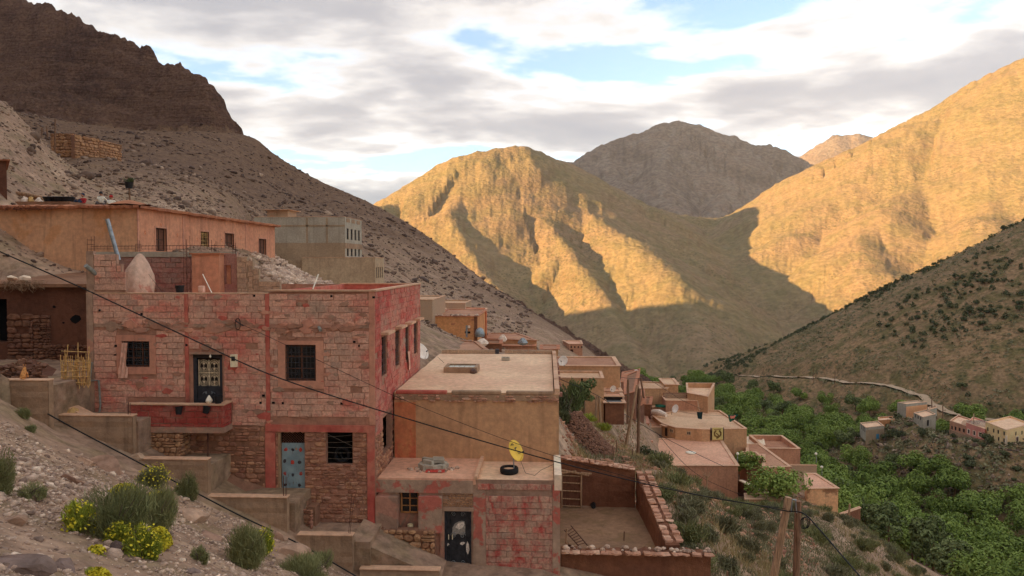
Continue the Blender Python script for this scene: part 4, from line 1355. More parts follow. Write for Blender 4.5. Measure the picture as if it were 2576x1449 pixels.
# buckets, meter, pipes, curtain and bulb on the front
def bucket(name, label, c, r, h, mat, tilt=(0, 0, 0), plant=False, group=None):
  root = thing(name, label, 'bucket', c, group)
  m = MB(); m.lathe(c, [(r * .74, 0), (r * .95, h * .9), (r * 1.04, h * .9), (r * 1.04, h), (r * .93, h), (r * .70, h * .06)], 18)
  m.build('body', mat, root, smooth=False)
  m = MB(); m.tube([Vector(c) + Vector((r * math.cos(a * math.pi / 8), -.02, h * .95 - r * .8 * math.sin(a * math.pi / 8))) for a in range(9)], .008, 5); m.build('handle', mat, root)
  root.rotation_euler = tilt
  return root
p1 = at(449, 1043, YB - .16); bucket('hanging_bucket', 'black plastic bucket hung upright on the red balcony wall', (p1.x, YB - .15, p1.z), .125, .26, 'plastic_black', (math.radians(-8), 0, 0))
p1 = at(516, 1040, YB - .16); bucket('hanging_bucket', 'black plastic bucket hung tilted on the balcony below the white lantern', (p1.x, YB - .15, p1.z), .125, .24, 'plastic_black', (math.radians(-10), math.radians(12), 0))
p1 = at(552, 1008, 24.5); bucket('bucket', 'black bucket standing on the balcony parapet in front of the door', (p1.x, 24.4, bzt + .05), .14, .26, 'plastic_black')
m = MB(); c = at(526, 1012, 24.4); m.lathe((c.x, 24.4, bzt + .05), [(.07, 0), (.12, .08), (.11, .12), (.02, .27)], 8); tag(m.build('lantern', 'white_paint'), 'small white pointed lantern on the balcony parapet', 'lantern')
r = fr(584, 891, 599, 922)
mt_ = thing('electric_meter', 'cream electric meter box on the red block wall beside the balcony door', 'meter', FF.p((r[0] + r[1]) / 2, r[2], .1))
fbox('case', r[0], r[1], r[2], r[3], .02, .16, 'meter', mt_)
fbox('dial', r[0] + .04, r[1] - .04, (r[2] + r[3]) / 2, r[3] - .06, .155, .165, 'interior', mt_)
m = MB(); c = FF.p(FF.px(531, 892)[0], FF.px(531, 897)[1], .06); m.lathe(c, [(.012, .09), (.02, .06), (.04, .02), (.03, -.02), (.008, -.04)][::-1], 10)
tag(m.build('light_bulb', 'white_paint', smooth=True), 'bare light bulb over the balcony door', 'light bulb')
m = MB(); a = FF.p(*FF.px(800, 821), -.05); m.tube([a, a + Vector((.14, -.22, -.12))], .055, 10)
tag(m.build('drain_spout', 'pipe_grey'), 'short grey drain spout poking from the wall above the large window', 'pipe')
m = MB(); a = FF.p(*FF.px(248, 780), -.05); m.tube([a, a + Vector((.1, -.16, -.01))], .035, 8)
tag(m.build('drain_spout', 'plastic_black'), 'small dark drain spout near the left edge of the red house', 'pipe')
m = MB(); m.tube([FF.p(*FF.px(228, 957), .06), FF.p(*FF.px(251, 956), .06), FF.p(*FF.px(255, 1018), .06), FF.p(*FF.px(254, 1032), .07), FF.p(*FF.px(248, 1046), .08)], .035, 8)
tag(m.build('drain_pipe', 'pipe_grey'), 'grey drain pipe bent down the left edge of the red house', 'pipe')
m = MB(); m.tube([FF.p(*FF.px(236, 910), .10), FF.p(*FF.px(231, 957), .10)], .025, 7)
tag(m.build('drain_pipe', 'pipe_grey'), 'short slanting grey pipe above the bent drain pipe', 'pipe')
# curtain blown out through the small barred window
m = MB()
n1, n2 = 7, 14
for i in range(n1 + 1):
  for j in range(n2 + 1):
    a = j / n2
    u = 308 + (i / n1) * (16 - 2 * a) - 6 * max(0, a - .35) + (8 if a > .7 else 0) * (i / n1 - .3)
    v = 862 + 88 * a
    s, z = FF.px(u, v)
    m.v.append(tuple(FF.p(s, z, .05 + .05 * math.sin(i * 1.9 + a * 3) + .05 * a))); m.t.append(.5)
for i in range(n1):
  for j in range(n2):
    k = i * (n2 + 1) + j
    m.f.append((k, k + n2 + 1, k + n2 + 2, k + 1))
tag(m.build('curtain', 'pink_cloth', smooth=True), 'pale pink curtain hanging out through the small barred window', 'curtain')
m = MB()
for i in range(5):
  for j in range(9):
    a = j / 8
    s, z = FS.px(1022 + i * 1.1 + a * 1.0, 884 + 46 * a)
    q = FS.p(s, z, .06 + .05 * math.sin(i * 2.2 + a * 2)); m.v.append(tuple(q)); m.t.append(.5)
for i in range(4):
  for j in range(8):
    k = i * 9 + j
    m.f.append((k, k + 9, k + 10, k + 1))
tag(m.build('hanging_cloth', 'pink_cloth', smooth=True), 'pale cloth hanging from the third window on the side of the red house', 'cloth')
# hook with coil of cable on the front
hk = thing('cable_bracket', 'black cable bracket with a loop of cable on the red wall', 'bracket', FF.p(*FF.px(600, 812), .05))
m = MB(); c0 = FF.px(600, 815)
m.tube([FF.p(c0[0] + .13 * math.cos(a * .5) * .7, c0[1] + .2 * math.sin(a * .5), .06) for a in range(13)], .012, 5); m.build('loop', 'cable', hk)
m = MB(); m.tube([FF.p(c0[0] - .1, c0[1] + .12, .03), FF.p(c0[0] + .22, c0[1] - .05, .14)], .02, 6); m.build('arm', 'iron', hk)

# terrace on the roof
TZ = ZPL - .95
# raised corner of blocks at the left
FT = Face((XL, Y0), (at(316, 700, Y0).x, Y0))
tw = thing('corner_wall', 'raised corner of red painted blocks on the roof of the red house', 'wall', (XL + FT.L / 2, Y0 + .1, ZPL + .01))
m = MB()
for (u, vt) in ((292, 640), (304, 668), (315, 684)):
  s1 = FT.px(u, 700)[0]; m.box(XL + .01 + (0 if u == 292 else 0), XL + s1, Y0 + .03, Y0 + .17, ZPL + .01, zat(vt, Y0, 260) - (.0 if u == 292 else 0)) if u == 315 else None
m.box(XL + .01, XL + FT.px(292, 650)[0], Y0 + .031, Y0 + .169, zat(684, Y0, 260), zat(640, Y0, 260))
m.box(XL + FT.px(292, 650)[0], XL + FT.px(304, 650)[0], Y0 + .031, Y0 + .169, zat(684, Y0, 260), zat(665, Y0, 260))
m.build('core', 'mortar_low', tw)
bl = block_courses(FT, FT.px(236, 700)[0], FT.px(316, 700)[0], ZPL + .01, zat(684, Y0, 260), d=.02)
bl += block_courses(FT, FT.px(236, 700)[0], FT.px(292, 700)[0], zat(684, Y0, 260), zat(640, Y0, 260), d=.02)
bl += block_courses(FT, FT.px(292, 700)[0], FT.px(304, 700)[0], zat(684, Y0, 260), zat(668, Y0, 260), d=.02)
lay_blocks(FT, bl, tw, 'red_block', 200, d=.0)
m = MB(); FT.box(m, 0, FT.px(236, 700)[0], ZPL + .01, zat(632, Y0, 228), -.17, .02); m.build('column', 'rough_concrete', tw)
m = MB(); a = FT.p(*FT.px(240, 690), -.05); m.tube([a, FT.p(*FT.px(231, 668), .35)], .075, 10)
tag(m.build('drain_spout', 'pipe_grey'), 'thick dark pipe sticking out of the raised corner wall', 'pipe')
# back wall of the terrace
YT = 29.6
FTb = Face((at(240, 690, YT).x, YT), (at(596, 690, YT).x, YT))
bk = thing('terrace_wall', 'weathered purple red block wall behind the plaster dome', 'wall', (FTb.A.x + FTb.L / 2, YT, TZ))
m = MB(); ztb = zat(634, YT, 420)
m.box(FTb.A.x, FTb.B.x, YT + .03, YT + .2, TZ, ztb); m.build('core', 'mortar_low', bk)
lay_blocks(FTb, block_courses(FTb, 0, FTb.L, TZ, ztb - .22), bk, 'terrace_block', 280, d=.0)
m = MB(); FTb.box(m, 0, FTb.L, ztb - .2, ztb + .01, -.2, .03); m.build('top_beam', 'grey_cement', bk)
# projecting plaster room
YR_ = 28.6
rx0, rx1 = at(483, 690, YR_).x, at(552, 690, YR_).x
zr = zat(637, YR_, 520)
rm, rf = house('rooftop_room', 'small orange plastered room on the roof of the red house', [(rx0, YR_), (rx1, YR_), (rx1, YT - .03), (rx0, YT - .03)], TZ, zr - .1, 'orange_side', 'roof_pink', 'eave', .05, .12, .03, cat='room')
# purple wall with a doorway to its right and stepped tan blocks
FQ = Face((rx1 + .02, YR_ + .4), (at(596, 690, YR_ + .4).x, YR_ + .4))
pw = thing('doorway_wall', 'dull purple block wall with a narrow doorway beside the rooftop room', 'wall', (FQ.A.x + FQ.L / 2, YR_ + .4, TZ))
dh = (FQ.px(566, 690)[0], FQ.px(582, 690)[0], zat(716, YR_ + .4), zat(667, YR_ + .4))
m = MB(); wall_panel(m, FQ.A, FQ.B, TZ, zat(638, YR_ + .4), [dh], .2); m.build('wall', 'terrace_block', pw)
fbox('panel', dh[0], dh[0] + (dh[1] - dh[0]) * .62, dh[2], dh[3], -.2, -.15, 'orange_side', pw, FQ)
fbox('recess', dh[0], dh[1], dh[2], dh[3], -.5, -.45, 'void', pw, FQ)
FST = Face((FQ.B.x + .02, YR_ + .3), (at(706, 700, YR_ + .3).x, YR_ + .3))
st = thing('stepped_wall', 'unpainted tan concrete block wall stepping down beside the doorway', 'wall', (FST.A.x + FST.L / 2, YR_ + .3, TZ))
bl = []
zs = zat(735, YR_ + .3, 650)
steps = [(598, 645), (622, 645), (636, 656), (650, 676), (650, 708), (706, 708)]
prev_u = 596
m = MB()
for (u0_, u1_, vt) in ((596, 622, 646), (622, 636, 656), (636, 651, 677), (651, 704, 708)):
  s0, s1 = FST.px(u0_, 700)[0], FST.px(u1_, 700)[0]
  zt = zat(vt, YR_ + .3, 640)
  bl += block_courses(FST, max(0, s0), s1, TZ, zt, d=.02, phase=random.uniform(0, .3))
  m.box(FST.A.x + max(0, s0), FST.A.x + s1, YR_ + .33, YR_ + .48, TZ, zt)
m.build('core', 'brown_cement', st)
lay_blocks(FST, bl, st, 'grey_block', 200, d=.0)
# plaster dome, leaning flue
c = at(343, 736, 27.6)
m = MB()
prof = [(.62, -.2), (.62, .3), (.60, .55), (.54, .8), (.45, 1.02), (.33, 1.24), (.22, 1.42), (.14, 1.54), (.07, 1.61), (.02, 1.63)]
m.lathe((c.x, 27.6, zat(735, 27.6, 343) - .15), prof, 28)
v2 = []
for (x, y, z) in m.v:
  k = 1 + .07 * math.sin(3 * math.atan2(y - 27.6, x - c.x) + z * 2)
  hgt = (z - (zat(735, 27.6, 343) - .15)) / 1.63
  k *= 1 + .09 * float(pnoise(np.array([math.atan2(y - 27.6, x - c.x) * 2.0]), np.array([z * 2.6]))[0])
  v2.append((c.x + (x - c.x) * k + .16 * hgt, 27.6 + (y - 27.6) * k, z))
m.v = v2
tag(m.build('plaster_dome', 'dome', smooth=True), 'rounded plaster oven dome, pale on top and red below, on the roof terrace', 'oven')
m = MB(); m.tube([at(270, 552, 26.6), at(299, 655, 26.4)], .075, 12); m2 = m.build('flue_pipe', 'galv')
tag(m2, 'leaning galvanised flue pipe beside the plaster dome', 'pipe')
# reinforcing cages and rods standing on the roof
def cage(label, u0, v0, u1, v1, Y, n=4, r=.008):
  a, b = at(u0, v1, Y), at(u1, v1, Y)
  zt = zat(v0, Y, u0)
  root = thing('rebar_cage', label, 'rebar', ((a.x + b.x) / 2, Y, a.z))
  for i in range(n):
    x = a.x + (b.x - a.x) * i / (n - 1); y = Y + (.1 if i % 2 else 0)
    m = MB(); m.tube([(x, y, a.z), (x + random.uniform(-.02, .02), y, zt + random.uniform(-.25, .05))], r, 4); m.build('rod', 'rust', root)
  for k in (.3, .55, .8):
    m = MB(); zz_ = a.z + (zt - a.z) * k * .8
    m.tube([(a.x - .01, Y - .01, zz_), (b.x + .01, Y - .01, zz_), (b.x + .01, Y + .11, zz_), (a.x - .01, Y + .11, zz_), (a.x - .01, Y - .01, zz_)], .006, 4); m.build('tie', 'rust', root)
  return root
cage('rusty rebar cage on the raised corner wall of the red house', 220, 583, 234, 640, Y0 + .05)
cage('tall rusty rebar cage in front of the rooftop room', 463, 588, 476, 735, 28.3)
cage('short rusty rods rising in front of the orange corner', 341, 600, 352, 640, YT + .05, 3)
cage('short rusty rods beside the second barred orange window', 532, 604, 543, 640, YT + .05, 3)
cage('short rusty rods beside the doorway wall', 586, 612, 594, 640, YT - .6, 3)
ra = thing('rebar_beam', 'long rusty rebar beam lying along the top of the terrace wall', 'rebar', (FTb.A.x + 3, YT, ztb))
for dz, dy in ((.26, .0), (.12, .0), (.26, .12)):
  m = MB(); m.tube([at(228, 620 if dz > .2 else 626, 28.9) + Vector((0, dy, 0)), (FTb.A.x + FTb.L * .55, YT + dy, ztb + dz), (FTb.B.x - .1, YT + dy, ztb + dz)], .007, 4); m.build('rod', 'rust', ra)
for i in range(40):
  x = FTb.A.x + .1 + FTb.L * i / 41
  m = MB(); m.tube([(x, YT - .005, ztb + .10), (x, YT - .005, ztb + .28), (x, YT + .125, ztb + .28)], .005, 4); m.build('tie', 'rust', ra)
# small things on the parapet and deck
p1 = at(456, 737, 25.4); bucket('bucket', 'black bucket on the terrace parapet below the purple block wall', (p1.x, 25.3, ZPL - .05), .155, .3, 'plastic_black')
m = MB(); c = at(507, 735, 25.3); m.box(c.x - .1, c.x + .1, 25.22, 25.4, ZPL + .006, ZPL + .24); o = m.build('jerrycan', 'pink_cloth')
b_ = o.modifiers.new('b', 'BEVEL'); b_.width = .04; b_.segments = 3
tag(o, 'pale pink plastic jerrycan standing on the terrace parapet', 'can')
m = MB(); m.tube([at(510, 690, 26.5), at(533, 737, 25.6)], .018, 6); tag(m.build('pole', 'white_paint'), 'thin white pole leaning on the terrace parapet', 'pole')
m = MB(); m.tube([at(801, 690, 25.9), at(787, 727, 25.6)], .025, 6); tag(m.build('pole', 'white_paint'), 'short white pole standing on the right roof of the red house', 'pole')
m = MB(); m.tube(sag(at(374, 690, 26.2), at(520, 860, 24.9), .1, 10), .006, 4); tag(m.build('cord', 'cable'), 'thin cord hanging over the terrace parapet', 'cord')

# houses next to the red house
# low red house with the black door: roof in two parts
YL = 25.15
lx0 = XR + .06; lx1 = at(1409, 1300, YL).x
lzr = zat(1203, YL, 1100)
lzr2 = zat(1213, YL, 1300)
YP = at(1200, 1156, 1).y * 0 + (lzr / ray(1150, 1153).z)
lzg = -11.9
low = thing('low_house', 'low plastered block house with black steel door and faded red paint', 'house', ((lx0 + lx1) / 2, (YL + YP) / 2, lzg))
FL = Face((lx0, YL), (lx1, YL))
LW = FL.rect(1005, 1240, 1051, 1296); LWn = FL.rect(1003, 1238, 1054, 1337)
LD = FL.rect(1118, 1285, 1186, 1432)
LT = FL.rect(1114, 1240, 1191, 1275)
m = MB(); wall_panel(m, (lx0, YL), (lx1, YL), lzg, lzr - .02, [LWn, LD], .3)
wall_panel(m, (lx1, YL), (lx1, YP), lzg, lzr - .02); m.build('wall', 'rough_concrete', low)
sx = lx0 + FL.px(1197, 1230)[0]
m = MB(); m.box(lx0, sx, YL - .03, YP, lzr - .2, lzr); m.build('roof', 'roof_pink', low)
m = MB(); m.box(sx + .01, lx1 - .22, YL + .14, YP, lzr2 - .2, lzr2 - .0); m.build('roof', 'roof_beige', low)
m = MB(); m.box(sx - .06, sx + .06, YL - .06, YP, lzr - .02, lzr + .1); m.build('roof_kerb', 'cap', low)
m = MB(); m.box(lx1 - .2, lx1 + .05, YL - .05, YP + .02, lzr - .35, lzr + .18); m.build('side_parapet', 'whitewash', low)
# front buttresses beside the little window, door surround
def lbox(name, u0, v0, u1, v1, d0, d1, mat):
  m = MB(); r = FL.rect(u0, v0, u1, v1); FL.box(m, *r, d0, d1); return m.build(name, mat, low)
lbox('buttress', 948, 1246, 1003, 1336, -.02, .22, 'rough_concrete')
lbox('buttress', 1055, 1246, 1113, 1336, -.02, .2, 'cement_red')
lbox('fascia', 944, 1207, 1190, 1239, -.02, .05, 'cement_red')
lbox('pilaster', 1191, 1240, 1222, 1449, -.02, .035, 'cement_red')
lbox('pilaster', 1390, 1220, 1409, 1449, -.02, .035, 'cement_red')
lbox('door_jamb', 1108, 1276, 1118, 1449, -.02, .06, 'rough_concrete')
lbox('door_lintel', 1112, 1275, 1192, 1284.5, -.02, .07, 'rough_concrete')
lbl = block_courses(FL, FL.px(1199, 1300)[0], FL.L - .02, zat(1449, YL), zat(1217, YL), holes=[FL.rect(1191, 1232, 1222, 1449), FL.rect(1390, 1225, 1412, 1449), FL.rect(1190, 1231, 1420, 1243)], bl=.42)
lay_blocks(FL, lbl, low, 'low_block', 300, d=.03)
lay_stones(FL, rubble_rects(*LT, hmin=.06, hmax=.1), low, 'rubble_brown', 60, d=.04)
w = window(FL, *LW, low, depth=.26, frame='pine', mull=(1, 2), fw=.055)
fbox('sill_recess', LWn[0], LWn[1], LWn[2], LW[2], -.32, -.27, 'rough_concrete', low, FL)
ld = child_empty('door', low)
fbox('frame', LD[0], LD[1], LD[3] - .05, LD[3], -.14, -.02, 'dark_metal', ld, FL)
fbox('jamb', LD[0], LD[0] + .06, LD[2], LD[3] - .05, -.14, -.02, 'dark_metal', ld, FL)
fbox('jamb', LD[1] - .06, LD[1], LD[2], LD[3] - .05, -.14, -.02, 'dark_metal', ld, FL)
t = NT('black_door', 0.5); p = t.pos()
wm = t.math('MULTIPLY', t.step(t.noise(t.pos(scale=(3, 3, 2)), 1.8, 7, .7, .6), .60, .64), 0.0)
t.color(t.mix(t.step(t.noise(p, 5, 5, .6), .3, .7), (0.018, 0.019, 0.021), (0.045, 0.046, 0.05)))
fbox('leaf', LD[0] + .06, LD[1] - .06, LD[2], LD[3] - .05, -.12, -.07, 'black_door', ld, FL)
lw_, lh_ = LD[1] - LD[0], LD[3] - LD[2]
def blot(name, pts, mat, d, F=FL, par=ld):
  m = MB(); m.add([F.p(LD[0] + a * lw_, LD[2] + b * lh_, d) for a, b in pts], [tuple(range(len(pts)))]); m.build(name, mat, par)
plain('white_smear', (0.55, 0.56, 0.56), .7, var=.35, scale=14)
plain('grey_smear', (0.24, 0.25, 0.25), .7, var=.3, scale=14)
blot('paint_smear', [(.28, .58), (.36, .56), (.50, .60), (.62, .57), (.76, .59), (.77, .72), (.74, .81), (.62, .82), (.5, .80), (.38, .77), (.29, .70)], 'grey_smear', -.067)
blot('paint_smear', [(.40, .70), (.52, .67), (.66, .70), (.74, .76), (.70, .80), (.56, .79), (.46, .76)], 'white_smear', -.064)
blot('paint_smear', [(.80, .30), (.86, .24), (.92, .32), (.90, .42), (.84, .47), (.79, .40)], 'white_smear', -.066)
blot('paint_smear', [(.56, .42), (.66, .40), (.76, .44), (.70, .46), (.60, .45)], 'white_smear', -.065)
blot('paint_smear', [(.04 + .06, .38), (.14, .40), (.18, .41), (.12, .435), (.09, .41)], 'white_smear', -.065)
m = MB()
for sx_ in (-1, 1):
  for cz, sc in ((.57, 1.0), (.10, .8), (.93, .8)):
    m.tube([FL.p(LD[0] + lw_ * (.5 + sx_ * .17) + sx_ * .1 * sc * math.cos(q * .55) * (1 - q / 18), LD[2] + lh_ * cz + .12 * sc * math.sin(q * .55) * (1 - q / 18), -.055) for q in range(17)], .010, 4)
m.build('scroll', 'galv', ld)
m = MB()
for a in (.22, .78):
  m.tube([FL.p(LD[0] + lw_ * a, LD[2] + .2, -.06), FL.p(LD[0] + lw_ * a, LD[3] - .25, -.06)], .008, 4)
m.build('stile', 'iron', ld)
for a in (.15, .29):
  m = MB(); m.tube([FL.p(LD[0] + lw_ * a, LD[2] + lh_ * .5, -.05), FL.p(LD[0] + lw_ * a, LD[2] + lh_ * .585, -.03)], .017, 6); m.build('handle', 'meter', ld)
# paint tin on the sill
c = FL.p(FL.px(1031, 1330)[0], LWn[2], -.1)
tin = thing('paint_tin', 'small dented yellow and red paint tin on the window ledge of the low house', 'tin', c)
m = MB(); m.lathe(c, [(.1, 0), (.1, .13)], 14); m.build('label_band', 'dish_yellow', tin)
m = MB(); m.lathe(c + Vector((0, 0, .131)), [(.1, 0), (.102, .09), (.09, .09), (.09, .03)], 14); m.build('body', 'meter', tin)
m = MB(); m.lathe(c + Vector((0, 0, .02)), [(.1015, 0), (.1015, .04)], 14); m.build('stripe', 'dab_red', tin)
m = MB(); m.tube([c + Vector((.1 * math.cos(a * math.pi / 8), -.01, .2 + .09 * math.sin(a * math.pi / 8))) for a in range(9)], .005, 4); m.build('handle', 'iron', tin)
# stone retaining wall below the little window, with the ramp of the lane in front
FRW = Face((at(962, 1400, 24.6).x, 24.75), (at(1092, 1400, 24.6).x, 24.75))
rw = thing('stone_retaining_wall', 'wall of large brown field stones below the little window of the low house', 'wall', (FRW.A.x + FRW.L / 2, 24.9, -11.2))
m = MB(); m.box(FRW.A.x, FRW.B.x, 24.77, YL - .03, -11.6, zat(1340, 24.75)); m.build('core', 'mortar_mud', rw)
lay_stones(FRW, rubble_rects(0, FRW.L, -11.0, zat(1338, 24.75), hmin=.15, hmax=.26, wmin=1.0, wmax=2.0), rw, 'rubble_brown', 150, d=.09, missing=.02)
m = MB(); m.box(XR - .1, FRW.A.x, 24.78, YL, -11.4, zat(1336, 24.75)); m.build('mud_flank', 'mortar_mud', rw)
# plastered house with the broad beige roof
px0 = XR + .08; px1 = at(1406, 1080, YP).x
pzr = zat(987, YP, 1200)
PB = pzr / ray(1230, 889).z
ph = thing('plaster_house', 'ochre plastered house with a broad pale roof beside the red house', 'house', ((px0 + px1) / 2, (YP + PB) / 2, lzr - .4))
m = MB(); wall_panel(m, (px0, YP), (px1, YP), lzr - .5, pzr - .02); wall_panel(m, (px1, YP), (px1, PB), -12.0, pzr - .02); wall_panel(m, (px1, PB), (px0, PB), -9.5, pzr - .02)
m.build('wall', 'tan', ph)
m = MB(); FPH = Face((px0, YP), (px1, YP))
r = FPH.rect(993, 1012, 1046, 1156); FPH.box(m, *r, -.01, .015); m.build('red_coat', 'tan_red', ph)
m = MB()
nx_, ny_ = 44, 60
for j in range(ny_ + 1):
  for i in range(nx_ + 1):
    x = px0 + (px1 - px0 - .2) * i / nx_; y = YP + (PB - YP) * j / ny_
    m.v.append((x, y, pzr + .05 * float(fbm(np.array([x * .5]), np.array([y * .5]), 3)[0]) - .02)); m.t.append(.5)
for j in range(ny_):
  for i in range(nx_):
    k = j * (nx_ + 1) + i
    m.f.append((k, k + 1, k + nx_ + 2, k + nx_ + 1))
m.build('roof', 'roof_beige', ph, smooth=True)
# broken front edge under the parapet and the parapet itself with two water gaps
kerb = child_empty('front_parapet', ph)
for (ua, ub, mt) in ((996, 1124, 'red_paint'), (1136, 1261, 'cement'), (1273, 1392, 'cement')):
  s0 = FPH.px(ua, 980)[0]; s1 = FPH.px(ub, 980)[0]
  m = MB(); FPH.box(m, s0, s1, pzr - .08, pzr + .06, -.16, .05)
  o = m.build('kerb', mt, kerb); bb = o.modifiers.new('b', 'BEVEL'); bb.width = .03
# crumbling rubble band below
lay_stones(FPH, rubble_rects(.0, FPH.L, zat(1012, YP), pzr - .09, hmin=.06, hmax=.13, wmin=1.5, wmax=3.5), ph, 'cap_stone', 90, d=.09, missing=.35)
m = MB(); FPH.box(m, 0, FPH.L, zat(1008, YP), pzr - .085, -.02, .03); m.build('rubble_band', 'cement', ph)
bp = child_empty('block_parapet', ph)
FPB = Face((px0, PB - .02), (px1, PB - .02))
for a in np.arange(0.1, FPB.L - .3, .43):
  if abs(a - FPB.px(1251, 890)[0]) < .25: continue
  m = MB(); brick_piece(FPB, m, a, a + .41, pzr, pzr + .19, .02, tint=random.random(), back=-.15); m.build('block', 'grey_block', bp)
FPS = Face((px1 - .18, YP), (px1 - .18, PB))
for a in np.arange(0.0, FPS.L - .35, .42):
  m = MB(); F_ = Face((px1 + .02, YP), (px1 + .02, PB)); brick_piece(F_, m, a, a + .405, pzr - .05, pzr + .17, .0, tint=random.random(), back=-.19); m.build('block', 'cap', bp)
m = MB(); c = at(1251, 886, PB + .1); m.box(c.x - .1, c.x + .1, PB - .1, PB + .1, pzr - .1, pzr + .24); m.build('vent_box', 'iron', ph)
for a in (.14, .34, .48, .62, .75, .87):
  y = YP + (PB - YP) * a
  m = MB(); m.box(px1 + .03, px1 + .16, y - .12, y + .12, pzr - .42, pzr - .27); m.build('scupper', 'terrace_block', ph)
# skylight box with glazing, roof vent, stone
c = at(1160, 937, 1); y_ = pzr / ray(1160, 938).z
sk0, sk1 = at(1116, 938, y_).x, at(1200, 938, y_).x
sk = thing('skylight', 'low concrete skylight kerb with pale glazing on the beige roof', 'skylight', ((sk0 + sk1) / 2, y_ + .6, pzr))
m = MB()
m.box(sk0, sk1, y_, y_ + .14, pzr - .03, pzr + .24); m.box(sk0, sk1, y_ + 1.16, y_ + 1.3, pzr - .03, pzr + .24)
m.box(sk0, sk0 + .14, y_ + .14, y_ + 1.16, pzr - .03, pzr + .24); m.box(sk1 - .14, sk1, y_ + .14, y_ + 1.16, pzr - .03, pzr + .24); m.build('kerb', 'cement', sk)
plain('pale_glass', (0.42, 0.48, 0.47), .25, var=.1)
for i in range(5):
  a = sk0 + .15 + (sk1 - sk0 - .3) * i / 5
  m = MB(); m.box(a, a + (sk1 - sk0 - .3) / 5 - .02, y_ + .15, y_ + 1.15, pzr + .17, pzr + .185); m.build('pane', 'pale_glass', sk)
y2 = pzr / ray(1272, 905).z
c = at(1272, 905, y2)
rv = thing('roof_vent', 'small dark square vent on the beige roof', 'vent', (c.x, y2, pzr))
m = MB()
for (a, b, e, f_) in ((-.2, .2, -.2, -.15), (-.2, .2, .15, .2), (-.2, -.15, -.15, .15), (.15, .2, -.15, .15), (-.02, .02, -.15, .15)):
  m.box(c.x + a, c.x + b, y2 + e, y2 + f_, pzr - .02, pzr + .13)
m.build('frame', 'grey_cement', rv)
m = MB(); m.box(c.x - .15, c.x + .15, y2 - .15, y2 + .15, pzr + .01, pzr + .03); m.build('opening', 'void', rv)
def rock(name, label, c, size, mat='boulder', seed=0, cat='stone', group=None, parent=None, n=2):
  """angular stone from a noise-dented, planed icosphere"""
  rnd = random.Random(seed)
  bm = bmesh.new(); bmesh.ops.create_icosphere(bm, subdivisions=n, radius=1)
  planes = [(Vector((rnd.gauss(0, 1), rnd.gauss(0, 1), rnd.gauss(0, 1))).normalized(), rnd.uniform(.42, .85)) for _ in range(13)]
  for v in bm.verts:
    for nrm, dd in planes:
      k = v.co.dot(nrm)
      if k > dd: v.co -= nrm * (k - dd)
    v.co += Vector((rnd.uniform(-1, 1), rnd.uniform(-1, 1), rnd.uniform(-1, 1))) * .035
    v.co = Vector((v.co.x * size[0], v.co.y * size[1], v.co.z * size[2]))
  me = bpy.data.meshes.new(name); bm.to_mesh(me)
  ca = me.color_attributes.new('tint', 'FLOAT_COLOR', 'POINT')
  tv = rnd.random(); ca.data.foreach_set('color', [tv] * (4 * len(me.vertices)))
  bm.free(); me.materials.append(MATS[mat])
  o = link(bpy.data.objects.new(name, me)); o.location = c; o.rotation_euler = (0, 0, rnd.uniform(0, 6.28))
  if label: tag(o, label, cat, group)
  return o
rock('stone', 'dark stone lying against the skylight kerb', (at(1190, 950, y_ - .1).x, y_ - .12, pzr + .1), (.22, .16, .15), 'slate', 3)
